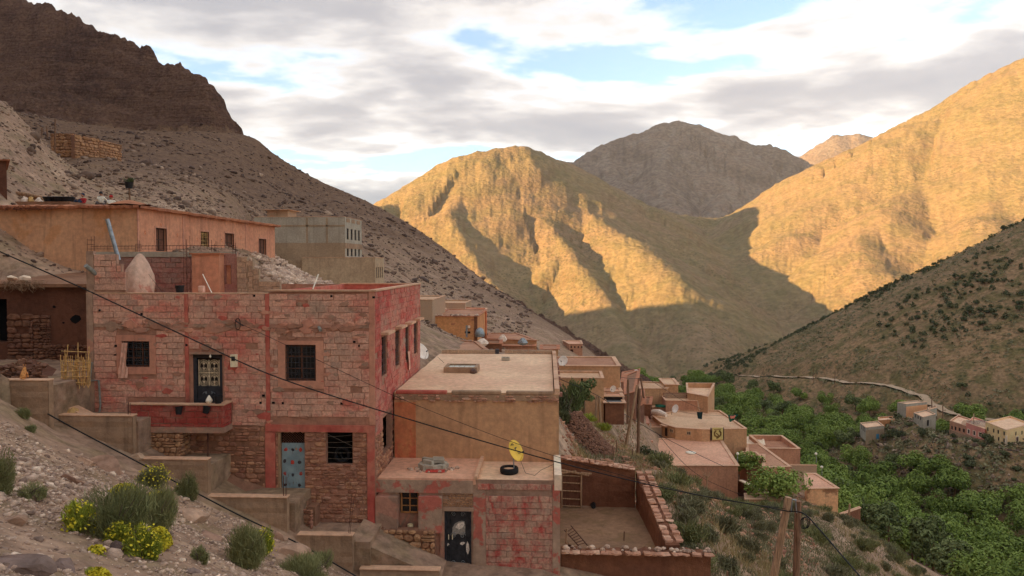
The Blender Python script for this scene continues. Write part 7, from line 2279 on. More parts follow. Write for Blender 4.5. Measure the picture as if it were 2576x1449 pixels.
rug = thing('rug', 'yellow patterned rug with dark borders hung over the edge of the broad roof', 'rug', f.p((s0 + s1) / 2, z0, .1))
m = MB(); f.box(m, s0, s1, z0, z1 + .1, .08, .11); m.build('field', 'rug', rug)
plain('rug_dark', (0.03, 0.028, 0.025), .95)
for (a, b) in ((s0 - .1, s0 - .04), (s0 - .24, s0 - .15), (s1 + .04, s1 + .12)):
  m = MB(); f.box(m, a, b, z0 - .1, z1 + .1, .07, .10); m.build('border', 'rug_dark', rug)
plain('rug_brown', (0.17, 0.12, 0.05), .95)
rc = ((s0 + s1) / 2, (z0 + z1) / 2)
for k in range(26):
  a = k / 26 * 2 * math.pi; q = (rc[0] + .62 * (s1 - s0) * .5 * math.cos(a), rc[1] + .05 + .55 * (z1 - z0) * .5 * math.sin(a))
  if 1.1 < a < 2.0: continue
  m = MB(); f.box(m, q[0] - .09, q[0] + .09, q[1] - .1, q[1] + .1, .112, .118); m.build('motif', 'rug_brown', rug)
for k in range(6):
  m = MB(); f.box(m, s0 + .25 + k * (s1 - s0 - .5) / 6, s0 + .25 + (k + .7) * (s1 - s0 - .5) / 6, z1 - .22, z1 - .08, .112, .118); m.build('motif', 'rug_brown', rug)
for (x, z) in ((.5, .48), (.42, .55), (.58, .40), (.5, .16), (.44, .14), (.57, .18)):
  m = MB(); f.box(m, s0 + (s1 - s0) * x - .09, s0 + (s1 - s0) * x + .07, z0 + (z1 - z0) * z - .08, z0 + (z1 - z0) * z + .08, .112, .118); m.build('motif', 'rug_brown', rug)
plain('teal_dark', (0.01, 0.035, 0.038), .9); plain('green_cloth', (0.02, 0.12, 0.085), .9); plain('purple_cloth', (0.18, 0.09, 0.22), .9)
yw = 99.0
m = MB(); a = at(*Z7(1640, 740), yw); m.tube([at(*Z7(1640, 740), yw + 4), at(*Z7(1662, 850), yw)], .05, 5); tag(m.build('washing_pole', 'pole_wood'), 'thin leaning washing pole on the broad roof', 'pole')
m = MB(); m.tube(sag(at(*Z7(1450, 850), yw), at(*Z7(2090, 880), 97.5), .3, 14), .012, 4); tag(m.build('washing_line', 'cable'), 'washing line strung above the broad roof', 'cord')
cloth('garment', 'dark teal garment hung on the washing line over the broad roof', [at(*Z7(1632, 855), yw), at(*Z7(1695, 855), yw), at(*Z7(1685, 935), yw), at(*Z7(1642, 925), yw)], 'teal_dark', 'garment')
cloth('shawl', 'green and pink shawl blowing from the line above the valley', [at(*Z7(1970, 890), 97.5), at(*Z7(2085, 880), 97.5), at(*Z7(2030, 945), 97.5), at(*Z7(1990, 965), 97.5)], 'green_cloth', 'shawl', wave=.12)
cloth('shawl_print', 'pink printed middle of the green shawl', [at(*Z7(1992, 898), 97.3), at(*Z7(2055, 892), 97.3), at(*Z7(2035, 925), 97.3), at(*Z7(1998, 925), 97.3)], 'rose', 'shawl', wave=.12)
cloth('laundry', 'row of green laundry spread along a mud wall by the broad roof', [at(*Z7(1180, 770), 107), at(*Z7(1410, 785), 106.5), at(*Z7(1405, 815), 106.5), at(*Z7(1180, 800), 107)], 'green_cloth', 'laundry', wave=.15)
m = MB(); c0, c1 = at(*Z7(1150, 855), 103), at(*Z7(1300, 890), 101); m.tube([c0, c0.lerp(c1, .5) + Vector((0, 0, .15)), c1], [.35, .45, .3], 9); tag(m.build('bundle', 'white_cloth'), 'striped bundle of sheeting on the corner of the broad roof', 'bundle')
dish('white satellite dish tilted on the edge of the broad roof', at(*Z7(1405, 822), 104), .6, (-.75, -.55, .4), 'dish_white', at(*Z7(1412, 862), 104))
m = MB(); m.tube([at(*Z7(1360, 886), 101), at(*Z7(1340, 780), 101)], .04, 5); tag(m.build('pole', 'pole_wood'), 'thin wooden pole beside the tilted dish', 'pole')
house('mud_wall_house', 'mud walled yard behind the striped bundle', [tuple(at(*Z7(x, y), d))[:2] for x, y, d in ((1060, 870, 103), (1130, 870, 103), (1145, 790, 109), (1060, 790, 109))], -27, zat(Z7(0, 765)[1], 103), 'mud', 'mud_roof', 'eave', .05, .3, .1, cat='yard wall')
house('laundry_wall', 'low mud wall behind the broad roof with washing on it', [tuple(at(*Z7(x, y), d))[:2] for x, y, d in ((1145, 840, 107.3), (1600, 840, 107.3), (1600, 830, 108), (1145, 830, 108))], -26, zat(Z7(0, 790)[1], 107.3), 'village_pink', 'roof_brown', 'cap', .05, .2, .05, cat='wall')
# J: houses stepping down to the valley
zJ = zat(Z9(0, 340)[1], 86, Z9(1830, 0)[0])
house('brown_roof_house', 'house with a long brown roof running down towards the pink box house', roofpoly([Z9(1720, 348), Z9(1955, 342), Z9(1690, 150), Z9(1580, 152), Z9(1585, 240), Z9(1722, 242)][::1], zJ), zJ - 6, zJ, 'village_pink', 'roof_brown', 'cap', .03, .25, .08, group=VH)
a, b = at(*Z9(1582, 300), 88), at(*Z9(1722, 300), 88)
house('brown_box', 'small brown plaster box room below the broad roof', [(a.x, 88), (b.x, 88), (b.x, 91), (a.x, 91)], zJ - 6, zat(Z9(0, 246)[1], 88), 'village_pink', 'roof_brown', 'cap', .03, .2, .06, group=VH)
a, b = at(*Z9(1735, 280), 104), at(*Z9(2035, 280), 104)
house('pink_box_house', 'pinkish red box house with high parapet above the orchard', [(a.x, 104), (b.x, 104), (b.x, 112), (a.x, 112)], -38, zat(Z9(0, 160)[1], 104) - .7, 'village_pink', 'roof_brown', 'cap', .7, .3, .05, group=VH)
house('white_roof', 'flat white roof between the broad roof and the pink box house', [tuple(at(*Z9(x, y), d))[:2] for x, y, d in ((1585, 150, 108), (1735, 150, 108), (1720, 118, 113), (1585, 118, 113))], -34, zat(Z9(0, 135)[1], 108), 'village', 'whitewash', 'whitewash', .05, .2, .05, group=VH)
zJ3 = zat(Z9(0, 525)[1], 88, Z9(2230, 0)[0])
J3 = roofpoly([Z9(2090, 528), Z9(2358, 524), Z9(2165, 400), Z9(2075, 400)], zJ3)
j3, j3f = house('peeling_house', 'house with peeling cream plaster and a dusty flat roof above the orchard', J3, zJ3 - 5.5, zJ3, 'peeled', 'roof_pink', 'cap', .03, .25, .12, group=VH)
a, b = at(*Z9(1960, 395), 99), at(*Z9(2175, 395), 99)
house('block_parapet_house', 'grey block parapet wall standing behind the peeling house', [(a.x, 99), (b.x, 99), (b.x, 99.4), (a.x, 99.4)], -34, zat(Z9(0, 300)[1], 99), 'grey_block', 'roof_brown', 'cap', .02, .05, 0, group=VH)
a, b = at(*Z9(2360, 690), 90), at(*Z9(2576, 690), 92)
house('mud_garden_wall', 'red mud garden wall with pale coping below the peeling house', [(a.x, 90), (b.x, 93), (b.x, 93.4), (a.x, 90.4)], -38, zat(Z9(0, 690)[1], 91), 'mud', 'cap', 'cap', .02, .1, .05, cat='wall')
aw = thing('awning', 'sloping pale sheet roof over a dark shed by the orchard tree', 'shed', at(*Z9(1600, 600), 82))
m = MB(); q = [at(*Z9(1515, 452), 84), at(*Z9(1545, 448), 86), at(*Z9(1800, 566), 82), at(*Z9(1765, 572), 81)]; m.add([tuple(p) for p in q] + [tuple(p - Vector((0, 0, .12))) for p in q], [(0, 3, 2, 1), (4, 5, 6, 7), (0, 4, 7, 3), (1, 2, 6, 5), (0, 1, 5, 4), (3, 7, 6, 2)]); m.build('sheet', 'whitewash', aw)
m = MB(); q = [at(*Z9(1516, 460), 84.3), at(*Z9(1760, 574), 81.3), at(*Z9(1760, 600), 81.3), at(*Z9(1516, 590), 84.3)]; m.add([tuple(p) for p in q] + [tuple(p + Vector((0, 1.5, 0))) for p in q], [(0, 3, 2, 1), (4, 5, 6, 7), (0, 1, 5, 4), (2, 3, 7, 6)]); m.build('shed_wall', 'mud_dark', aw)
zJ4 = zat(Z9(0, 615)[1], 79, Z9(1750, 0)[0])
house('small_roof_house', 'small house with a low flat roof and pale rim by the orchard tree', roofpoly([Z9(1570, 620), Z9(1915, 622), Z9(1810, 570), Z9(1565, 572)], zJ4), zJ4 - 4, zJ4, 'village', 'roof_village', 'cap', .05, .2, .05, group=VH)

# houses across the valley
def far_house(name, label, px, y0, z1v, z0v, dep, wall, roof, wins=(), par=.3, cap='cap', grp='houses across the valley'):
  """px: left u, corner u, right u; front face left..corner, side face corner..right"""
  ul, uc, ur = px
  c = at(uc, z1v, y0)
  # front runs back to the left, side runs back to the right
  lft = at(ul, z1v, y0 + dep[0]); rgt = at(ur, z1v, y0 + dep[1])
  bkp = Vector((lft.x + rgt.x - c.x, lft.y + rgt.y - c.y, 0))
  z1 = c.z
  poly = [(lft.x, lft.y), (c.x, c.y), (rgt.x, rgt.y), (bkp.x, bkp.y)]
  fF, fS = Face(poly[0], poly[1]), Face(poly[1], poly[2])
  ws = []
  for (e, u, v, w_, h_) in wins:
    F_ = fF if e == 0 else fS
    s, z = F_.px(u, v)
    ws.append(dict(edge=e, rect=(s - w_ / 2, s + w_ / 2, z - h_ / 2, z + h_ / 2), frame='iron', pane='interior', mull=(0, 0), fw=.08, depth=.12))
  poly2 = poly
  return house(name, label, poly2, zat(z0v, y0, uc), z1 - par, wall, roof, cap, par, .3, 0, ws, grp)
zf = lambda x, y: ZF(x, y)
def fwin(lst, w_=.75, h_=1.0): return [(e,) + ZF(x, y) + (w_, h_) for e, x, y in lst]
h1, f1 = far_house('yellow_house', 'two storey pale yellow house with white corner trim on the rocky bank', (ZF(2248, 0)[0], ZF(2428, 0)[0], ZF(2640, 0)[0]), 190, ZF(0, 822)[1], ZF(0, 1060)[1], (10, 8), 'pale_yellow', 'roof_beige',
          fwin([(0, 2268, 812), (0, 2318, 825), (0, 2357, 835), (0, 2407, 848), (0, 2268, 870), (0, 2313, 882), (0, 2360, 895), (0, 2406, 907), (1, 2508, 850), (1, 2560, 842)]))
for F_, k in ((f1[0], -1), (f1[1], 0)):
  m = MB(); s = F_.L - .5 if k else 0; F_.box(m, s, s + .5, zat(ZF(0, 1040)[1], 190), zat(ZF(0, 822)[1], 190), -.03, .06); m.build('corner_trim', 'whitewash', h1)
for (x, y, mt, w_, h_) in ((2517, 915, 'rust', 1.1, 2.2), (2462, 970, 'whitewash', 1.5, 2.2)):
  s, z = f1[1].px(*ZF(x, y)); m = MB(); f1[1].box(m, s - w_ / 2 - .25, s + w_ / 2 + .25, z - h_ / 2, z + h_ / 2 + .25, -.03, .05); dsur = m.build('door_surround', 'whitewash', h1); m = MB(); f1[1].box(m, s - w_ / 2, s + w_ / 2, z - h_ / 2, z + h_ / 2, -.03, .08); m.build('door', mt if mt == 'rust' else 'interior', h1)
h2, f2 = far_house('rose_house', 'rose pink house with white framed windows next to the yellow house', (ZF(2085, 0)[0], ZF(2246, 0)[0], ZF(2300, 0)[0]), 199, ZF(0, 812)[1], ZF(0, 1030)[1], (8, 8), 'rose', 'roof_beige', fwin([(0, 2107, 832), (0, 2155, 846), (0, 2203, 858)], .8, 1.1))
for (x, y) in ((2107, 832), (2155, 846), (2203, 858)):
  s, z = f2[0].px(*ZF(x, y)); m = MB()
  for (a, b, c, d_) in ((-.65, -.42, -.7, .7), (.42, .65, -.7, .7), (-.42, .42, .56, .7), (-.42, .42, -.7, -.56)): f2[0].box(m, s + a, s + b, z + c, z + d_, -.02, .05)
  m.build('window_surround', 'whitewash', h2)
m = MB(); f2[0].box(m, 0, f2[0].L, zat(ZF(0, 1040)[1], 199), f2[0].px(*ZF(2165, 882))[1], -.02, .12); m.build('concrete_base', 'cement', h2)
h3, f3 = far_house('dull_house', 'dull purple brown block house with a row of dark windows left of the rose house', (ZF(1946, 0)[0], ZF(2084, 0)[0], ZF(2150, 0)[0]), 207, ZF(0, 785)[1], ZF(0, 980)[1], (7, 8), 'village_pink', 'roof_beige', fwin([(0, 1965, 800), (0, 1995, 806), (0, 2030, 815), (0, 2066, 825)], .8, 1.0))
m = MB(); f3[0].box(m, 0, f3[0].L, zat(ZF(0, 1000)[1], 207), f3[0].px(*ZF(2015, 838))[1], -.02, .12); m.build('concrete_base', 'cement', h3)
tnl = thing('net_tunnel', 'grey arched netting tunnels on the roofs behind the rose house', 'netting', at(*ZF(2180, 770), 206))
nt = NT('net', .8); nt.color((0.22, 0.21, 0.19)); nt.b.inputs['Alpha'].default_value = .45
for (x0_, x1_, yv) in ((2080, 2240, 768), (2235, 2420, 770)):
  a, b = at(*ZF(x0_, yv), 208), at(*ZF(x1_, yv), 204); m = MB()
  for k in range(9):
    for q in range(17):
      an = math.pi * q / 16; p = a.lerp(b, k / 8)
      m.v.append((p.x, p.y + 2.4 * math.cos(an), p.z - 1.6 + 2.6 * math.sin(an))); m.t.append(.5)
  for k in range(8):
    for q in range(16): i = k * 17 + q; m.f.append((i, i + 17, i + 18, i + 1))
  m.build('arch', 'net', tnl)
h4, f4 = far_house('white_corner_house', 'pale grey plastered house with a corner window on the far bank', (ZF(1640, 0)[0], ZF(1720, 0)[0], ZF(1830, 0)[0]), 222, ZF(0, 712)[1], ZF(0, 850)[1], (7, 5), 'grey_cement', 'roof_beige', fwin([(0, 1655, 700), (0, 1678, 712), (0, 1700, 722)], .8, 1.0) + fwin([(1, 1762, 760)], 1.3, 1.8))
h5, f5 = far_house('peach_house', 'peach coloured cube house highest of the group by the road', (ZF(1502, 0)[0], ZF(1578, 0)[0], ZF(1755, 0)[0]), 238, ZF(0, 600)[1], ZF(0, 730)[1], (3, 4), 'grey_cement', 'roof_beige')
m = MB(); f5[1].box(m, 0, f5[1].L, zat(ZF(0, 730)[1], 238), zat(ZF(0, 592)[1], 238), -.02, .06); m.build('peach_wall', 'peach', h5)
h6, f6 = far_house('stone_house', 'brown stone house with a blue door low on the far bank', (ZF(1185, 0)[0], ZF(1236, 0)[0], ZF(1392, 0)[0]), 226, ZF(0, 800)[1], ZF(0, 915)[1], (7, 3), 'grey_cement', 'roof_beige', fwin([(0, 1200, 795), (0, 1213, 808), (0, 1224, 818)], .7, 1.6))
m = MB(); f6[1].box(m, 0, f6[1].L, zat(ZF(0, 915)[1], 226), f6[1].px(*ZF(1300, 815))[1], -.02, .06); m.build('stone_wall', 'brown_cement', h6)
plain('blue_paint', (0.05, 0.22, 0.42), .6); s, z = f6[1].px(*ZF(1334, 880)); m = MB(); f6[1].box(m, s - .55, s + .55, z - 1.0, z + 1.0, .05, .1); m.build('door', 'blue_paint', h6)
far_house('tan_annex', 'tan house with dark doorway above the stone house', (ZF(1338, 0)[0], ZF(1345, 0)[0], ZF(1480, 0)[0]), 236, ZF(0, 738)[1], ZF(0, 815)[1], (5, 2), 'village_orange', 'roof_beige', fwin([(1, 1410, 780), (1, 1450, 760)], .8, .9))
far_house('ruined_house', 'roofless grey wall between the peach house and the corner house', (ZF(1760, 0)[0], ZF(1770, 0)[0], ZF(1838, 0)[0]), 232, ZF(0, 650)[1], ZF(0, 720)[1], (4, 4), 'grey_cement', 'roof_village')

# road, poles and cables
m = MB()
rp = [Vector(p) for p in ROADP]
sm = []
for i in range(len(rp) - 1):
  if (rp[i + 1] - rp[i]).length > 150: continue
  for k in range(8):
    sm.append(rp[i].lerp(rp[i + 1], k / 8))
_h, _ = full_height(np.array([q.x for q in sm]), np.array([q.y for q in sm]))
sm = [Vector((q.x, q.y, z + .75)) for q, z in zip(sm, _h)]
for i, q in enumerate(sm):
  t_ = (sm[min(i + 1, len(sm) - 1)] - sm[max(0, i - 1)]); t_.z = 0; t_.normalize()
  n_ = Vector((t_.y, -t_.x, 0)) * 2.1
  m.v += [tuple(q - n_), tuple(q + n_)]; m.t += [.5, .5]
for i in range(len(sm) - 1):
  m.f.append((2 * i, 2 * i + 1, 2 * i + 3, 2 * i + 2))
tag(m.build('road', 'road_dust'), kind='structure')
def pole(label, a, b, r0, r1, mat, name='utility_pole', group=None):
  m = MB(); a, b = Vector(a), Vector(b); mid = a.lerp(b, .5) + Vector((random.uniform(-.03, .03), 0, 0))
  m.tube([a, mid, b], [r0, (r0 + r1) / 2, r1], 10); return tag(m.build(name, mat), label, 'pole', group)
YPL = 22.0
def down(a, b, z):
  """carry the line a -> b on to height z"""
  a, b = Vector(a), Vector(b); k = (z - a.z) / (b.z - a.z); return a + (b - a) * k
ta, ba = at(1984, 1251, YPL), at(1946, 1449, YPL)
pole('pale peeled wooden pole leaning at the left of a pair on the grassy slope', down(ta, ba, gz(ba.x, YPL) - .5), ta, .13, .11, 'pole_wood')
tb, bb_ = at(2008, 1260, YPL + .3), at(2003, 1449, YPL + .3)
pole('upright brown wooden pole at the right of a pair on the grassy slope', down(tb, bb_, gz(bb_.x, YPL) - .5), tb, .12, .10, 'pole_dark')
br = thing('pole_bracket', 'grey steel strap joining the two wooden poles', 'bracket', at(1998, 1270, YPL))
for (u0, v0, u1, v1) in ((1992, 1255, 1990, 1288), (2001, 1258, 2004, 1290)):
  m = MB(); m.bar(at(u0, v0, YPL - .05), at(u1, v1, YPL - .05), .07, .02); m.build('strap', 'galv', br)
m = MB(); m.bar(at(1990, 1256, YPL - .05), at(2004, 1258, YPL - .05), .05, .02); m.build('cross_strap', 'galv', br)
def cable_px(label, pts, y0, y1, r, name='cable'):
  n = len(pts); L = [0]
  for i in range(n - 1): L.append(L[-1] + math.hypot(pts[i + 1][0] - pts[i][0], pts[i + 1][1] - pts[i][1]))
  m = MB(); P = []
  for i in range(n):
    P.append(at(pts[i][0], pts[i][1], y0 + (y1 - y0) * L[i] / L[-1]))
  # smooth
  Q = []
  for i in range(n - 1):
    p0, p1, p2, p3 = P[max(0, i - 1)], P[i], P[i + 1], P[min(n - 1, i + 2)]
    for k in range(6):
      t_ = k / 6
      Q.append(.5 * ((2 * p1) + (p2 - p0) * t_ + (2 * p0 - 5 * p1 + 4 * p2 - p3) * t_ ** 2 + (3 * p1 - p0 - 3 * p2 + p3) * t_ ** 3))
  Q.append(P[-1])
  m.tube(Q, r, 6); return tag(m.build(name, 'cable', smooth=True), label, 'cable')
cable_px('thick black twisted cable sagging past the red house to the pair of poles', [(-160, 560), (0, 633), (225, 733), (480, 852), (700, 950), (1000, 1046), (1400, 1162), (1700, 1234), (1900, 1270), (1985, 1287)], 17, YPL - .12, .018)
cable_px('thin black cable from the red house wall to the pair of poles', [(604, 814), (720, 868), (940, 972), (1050, 1020), (1250, 1098), (1405, 1150), (1600, 1205), (1800, 1254), (1985, 1281)], 24.85, YPL - .1, .009)
cable_px('black cable dropping from the pair of poles down to the valley side', [(1985, 1286), (2022, 1292), (2060, 1330), (2110, 1388), (2165, 1452), (2230, 1530)], YPL - .12, 17, .02)
co = thing('cable_coil', 'hanging coil of spare black cable beside the poles', 'cable', at(2024, 1320, YPL - .3))
for k in range(4):
  c = at(2022 + 2 * k, 1316, YPL - .35); m = MB(); m.tube([c + Vector((.10 * math.cos(a * .42) + .01 * k, .02 * k, .17 * math.sin(a * .42))) for a in range(16)], .009, 5); m.build('loop', 'cable', co)
cable_px('black pipe lying along the scree from the lane walls', [(120, 1041), (200, 1085), (350, 1164), (500, 1243), (610, 1300), (760, 1372), (905, 1455)], 22.4, 21.9, .022, 'ground_pipe')
# poles in the village
def gpole(label, top, foot, mat, y=None, r=.12):
  y = y or 60.0
  return pole(label, at(foot[0], foot[1] + 6, y), at(top[0], top[1], y), r, r * .75, mat, group='poles in the village')
gpole('wooden pole standing by the stone heap below the tan wing', Z7(545, 680), Z7(520, 1105), 'pole_wood', 57)
gpole('wooden pole leaning beside another by the stone heap', Z7(570, 680), Z7(605, 1175), 'pole_wood', 57)
gpole('dark upright pole in front of the mud lane', Z7(885, 500), Z7(880, 960), 'pole_dark', 74, .15)
gpole('tall leaning pale pole of the pair before the yard wall', Z7(985, 560), Z7(822, 1385), 'pole_wood', 60, .14)
gpole('tall upright brown pole of the pair before the yard wall', Z7(1010, 600), Z7(992, 1390), 'pole_dark', 60.3, .14)
gpole('short dark pole among the far roofs', Z7(922, 470), Z7(926, 610), 'pole_dark', 100, .14)
gpole('dark pole leaning over the far roofs', Z7(1020, 480), Z7(1062, 712), 'pole_dark', 98, .14)
gpole('lone bare pole standing on the slope below the peeling house', Z9(2455, 655), Z9(2435, 985), 'pole_wood', 72, .12)
gpole('thin lamp pole beside the pink roof house', Z9(1505, 230), Z9(1500, 310), 'galv', 86, .06)
for (u, v, y, lab) in ((*Z9(1505, 226), 86, 'white lamp head on the thin pole by the pink roof'), (*ZF(813, 1018), 99, 'white lamp head above the grey block parapet'), (*ZF(862, 1130), 95, 'white lamp head at the edge of the orchard')):
  c = at(u, v, y); m = MB(); m.lathe(c, [(.04, -.16), (.17, -.13), (.18, 0), (.07, .12)], 12); tag(m.build('lamp', 'white_paint'), lab, 'lamp')
gpole('thin lamp pole above the grey block parapet', ZF(813, 1020), ZF(816, 1075), 'galv', 99, .05)
gpole('thin lamp pole at the edge of the orchard', ZF(862, 1132), ZF(864, 1180), 'galv', 95, .05)
for pts, y0, y1, lab in (([Z7(150, 500), Z7(560, 680), Z7(850, 880), Z7(1220, 1100), Z7(1590, 1290), Z7(1930, 1449)], 50, 75, 'thin wire crossing the village roofs'), ([Z7(1220, 1100), Z7(1330, 1240), Z7(1530, 1449), Z9(1250, 455), Z9(1560, 590)], 85, 72, 'thin wire dropping in front of the pink roof'),
                     ([Z7(620, 440), Z7(900, 490), Z7(1100, 500), Z7(1300, 620), Z7(1480, 730), Z7(1700, 830)], 64, 96, 'wire running from the tan house past the pole tops'), ([Z7(430, 650), Z7(640, 650), Z7(900, 680)], 58, 70, 'short slack wire before the tan wing')):
  cable_px(lab, pts, y0, y1, .022, 'wire')
# posts along the far road
for i, (x, y, lab) in enumerate(((160, 355, 'first'), (365, 360, 'second'), (790, 375, 'third'), (973, 410, 'fourth'))):
  h_ = hit(*ZF(x, y + 40), 150, 800)
  if h_ is None: continue
  pole('thin telegraph post along the far road on the shrub hill', h_ - Vector((0, 0, .4)), h_ + Vector((0, 0, 7.5)), .14, .1, 'pole_dark', 'telegraph_post', 'telegraph posts along the far road')
for (x, y0, y1, yy, lab) in ((1795, 535, 630, 232, 'tall thin mast above the ruined grey wall'), (1888, 610, 715, 226, 'dark telegraph post beside the far road'), (2150, 680, 770, 206, 'pale concrete post on the roof of the rose house')):
  pole(lab, at(*ZF(x, y1), yy), at(*ZF(x, y0), yy), .16, .12, 'pole_dark' if x != 2150 else 'pale_cement', 'mast')
# fence stakes on the near slope
for k, (u, v0, v1) in enumerate(((Z9(455, 0)[0], Z9(0, 160)[1], Z9(0, 260)[1]), (Z9(378, 0)[0], Z9(0, 195)[1], Z9(0, 265)[1]), (Z9(482, 0)[0], Z9(0, 110)[1], Z9(0, 180)[1]), (Z9(945, 0)[0], Z9(0, 735)[1], Z9(0, 870)[1]), (Z9(1203, 0)[0], Z9(0, 870)[1], Z9(0, 1020)[1]), (Z9(1325, 0)[0], Z9(0, 1050)[1], Z9(0, 1225)[1]), (Z9(612, 0)[0], Z9(0, 190)[1], Z9(0, 270)[1]), (Z9(1423, 0)[0], Z9(0, 1225)[1], Z9(0, 1290)[1]))):
  y = (46, 44, 47, 36, 33, 29, 47, 26)[k]
  m = MB(); m.tube([at(u, v1 + 8, y), at(u + random.uniform(-2, 2), v0, y)], .035, 6); tag(m.build('fence_stake', 'pole_dark'), 'thin dark fence stake on the grassy slope', 'stake', 'fence stakes on the slope')

# hut yard: reeds, stones, cat
YR2 = 24.3
rs_ = thing('reed_screen', 'upright screen of tied yellow reeds beside the red house', 'screen', (at(190, 975, YR2).x, YR2, zat(980, YR2, 190)))
ra0, ra1 = at(154, 975, YR2).x, at(226, 975, YR2).x
for i in range(46):
  x = ra0 + (ra1 - ra0) * (i + random.uniform(-.3, .3)) / 45
  z0 = zat(978, YR2) + random.uniform(-.05, .05); z1 = zat(920 - random.uniform(-8, 26), YR2)
  m = MB(); m.tube([(x, YR2 + random.uniform(-.05, .05), z0), (x + random.uniform(-.06, .06), YR2, z1)], random.uniform(.008, .014), 5); m.build('reed', 'reed', rs_)
for (u0, v0, u1, v1) in ((157, 979, 171, 867), (168, 979, 163, 880), (183, 975, 182, 905), (200, 978, 196, 862), (222, 978, 224, 872), (211, 975, 213, 905)):
  m = MB(); m.tube([at(u0, v0, YR2 - .05), at((u0 + u1) / 2 + random.uniform(-2, 2), (v0 + v1) / 2, YR2 - .05), at(u1, v1, YR2 - .05)], .016, 5); m.build('stake', 'reed', rs_)
for (u0, v0, u1, v1) in ((154, 883, 226, 886), (154, 908, 226, 912), (154, 918, 226, 925), (152, 935, 226, 930), (153, 949, 226, 947), (154, 962, 226, 964)):
  m = MB(); m.tube([at(u0, v0, YR2 - .08), at(u1, v1, YR2 - .08)], .014, 5); m.build('cross_reed', 'reed', rs_)
# stone footing under the reeds
FX = Face((at(128, 1000, 24.1).x, 24.15), (XL + .02, 24.15))
ft = thing('stone_footing', 'low dry stone wall under the reed screen', 'wall', (FX.A.x + FX.L / 2, 24.3, zat(1048, 24.1)))
m = MB(); m.box(FX.A.x + .5, FX.B.x, 24.2, 24.9, zat(1060, 24.1), zat(982, 24.1)); m.build('core', 'mortar_mud', ft)
lay_stones(FX, rubble_rects(FX.px(160, 1000)[0], FX.L, zat(1050, 24.1), zat(978, 24.1), hmin=.08, hmax=.17) + rubble_rects(FX.px(132, 1000)[0], FX.px(160, 1000)[0], zat(1050, 24.1), zat(998, 24.1), hmin=.08, hmax=.15), ft, 'rubble_dark', 150, d=.09)
for (u0, v0, u1, v1, lab) in ((128, 988, 172, 1003, 'upper sloping stone slab beside the reed footing'), (180, 1022, 222, 1043, 'lower sloping stone slab beside the reed footing')):
  a, b = at(u0, v0, 24.0), at(u1, v1, 24.0); m = MB(); m.hexa([a + Vector((0, -.2, -.12)), b + Vector((0, -.2, -.12)), b + Vector((0, .3, -.12)), a + Vector((0, .3, -.12)), a + Vector((0, -.2, 0)), b + Vector((0, -.2, 0)), b + Vector((0, .3, 0)), a + Vector((0, .3, 0))]); tag(m.build('stone_slab', 'cap'), lab, 'slab')
c = at(227, 1037, 23.9); m = MB(); m.lathe((c.x - .6, c.y, c.z - .15), [(.2, 0), (.24, .1), (.15, .25), (.05, .3)], 9); m.v = [(a + random.uniform(-.04, .04), b, d) for a, b, d in m.v]; tag(m.build('rag', 'sacking'), 'crumpled tan sack by the sloping slabs', 'sack')
# loose stone pile behind the cat
pl = thing('stone_pile', 'heap of loose dark stones behind the cat', 'stone pile', (at(50, 950, 24.5).x, 24.8, zat(957, 24.5)))
rndp = random.Random(4)
for i in range(120):
  u = rndp.uniform(-40, 112); dpt = rndp.uniform(0, 1.6)
  top = 905 + 30 * abs((u - 70) / 90) ** 1.5 - 0
  v = rndp.uniform(top, 958)
  c = at(u, v, 24.0 + dpt * (958 - v) / 55)
  a = rndp.uniform(.10, .24)
  o = rock('stone', None, c - pl.location, (a, a * .7, a * rndp.uniform(.35, .6)), 'rubble_dark', i, n=1); o.parent = pl; o.rotation_euler = (rndp.uniform(-.4, .4), rndp.uniform(-.4, .4), rndp.uniform(0, 6))
m = MB(); a, b = at(-40, 957, 24.2), at(108, 957, 24.2); m.add([(a.x, 24.3, a.z - .2), (b.x, 24.3, b.z - .2), (b.x - .6, 25.8, b.z + .15), (a.x + .4, 25.9, a.z + .55)], [(0, 1, 2, 3)]); m.build('fill', 'mud_dark', pl)
# orange cat, seen from behind, sitting on the wall
plain('cat_fur', (0.50, 0.26, 0.10), .95, var=.3, scale=22)
cb_ = at(57, 956.5, 22.7)
cz = (at(30, 957, 22.6).z + .03)
cat = thing('cat', 'pale orange cat sitting with its back turned on the concrete wall', 'cat', (cb_.x, 22.72, cz))
V_ = [(0, 0, .10), (0, .02, .19), (0, .05, .27), (0, .075, .335), (0, .095, .385), (-.045, -.005, .055), (.045, -.005, .055), (-.04, .15, .14), (.04, .15, .14), (-.04, .17, .02), (.04, .17, .02), (0, -.09, .03), (.07, -.12, .022), (.13, -.09, .02), (-.06, .07, .03), (.06, .07, .03)]
R_ = [.085, .075, .06, .042, .05, .06, .06, .028, .028, .02, .02, .025, .02, .013, .03, .03]
E_ = [(0, 1), (1, 2), (2, 3), (3, 4), (0, 5), (0, 6), (2, 7), (2, 8), (7, 9), (8, 10), (0, 11), (11, 12), (12, 13), (5, 14), (6, 15)]
me = bpy.data.meshes.new('body'); me.from_pydata(V_, E_, [])
o = link(bpy.data.objects.new('body', me)); o.parent = cat
o.modifiers.new('skin', 'SKIN')
for i, r in enumerate(R_):
  me.skin_vertices[0].data[i].radius = (r, r); me.skin_vertices[0].data[i].use_root = (i == 0)
sb_ = o.modifiers.new('sub', 'SUBSURF'); sb_.levels = 2; sb_.render_levels = 2
me.materials.append(MATS['cat_fur'])
cw = Vector((cb_.x, 22.72, cz))
m = MB()
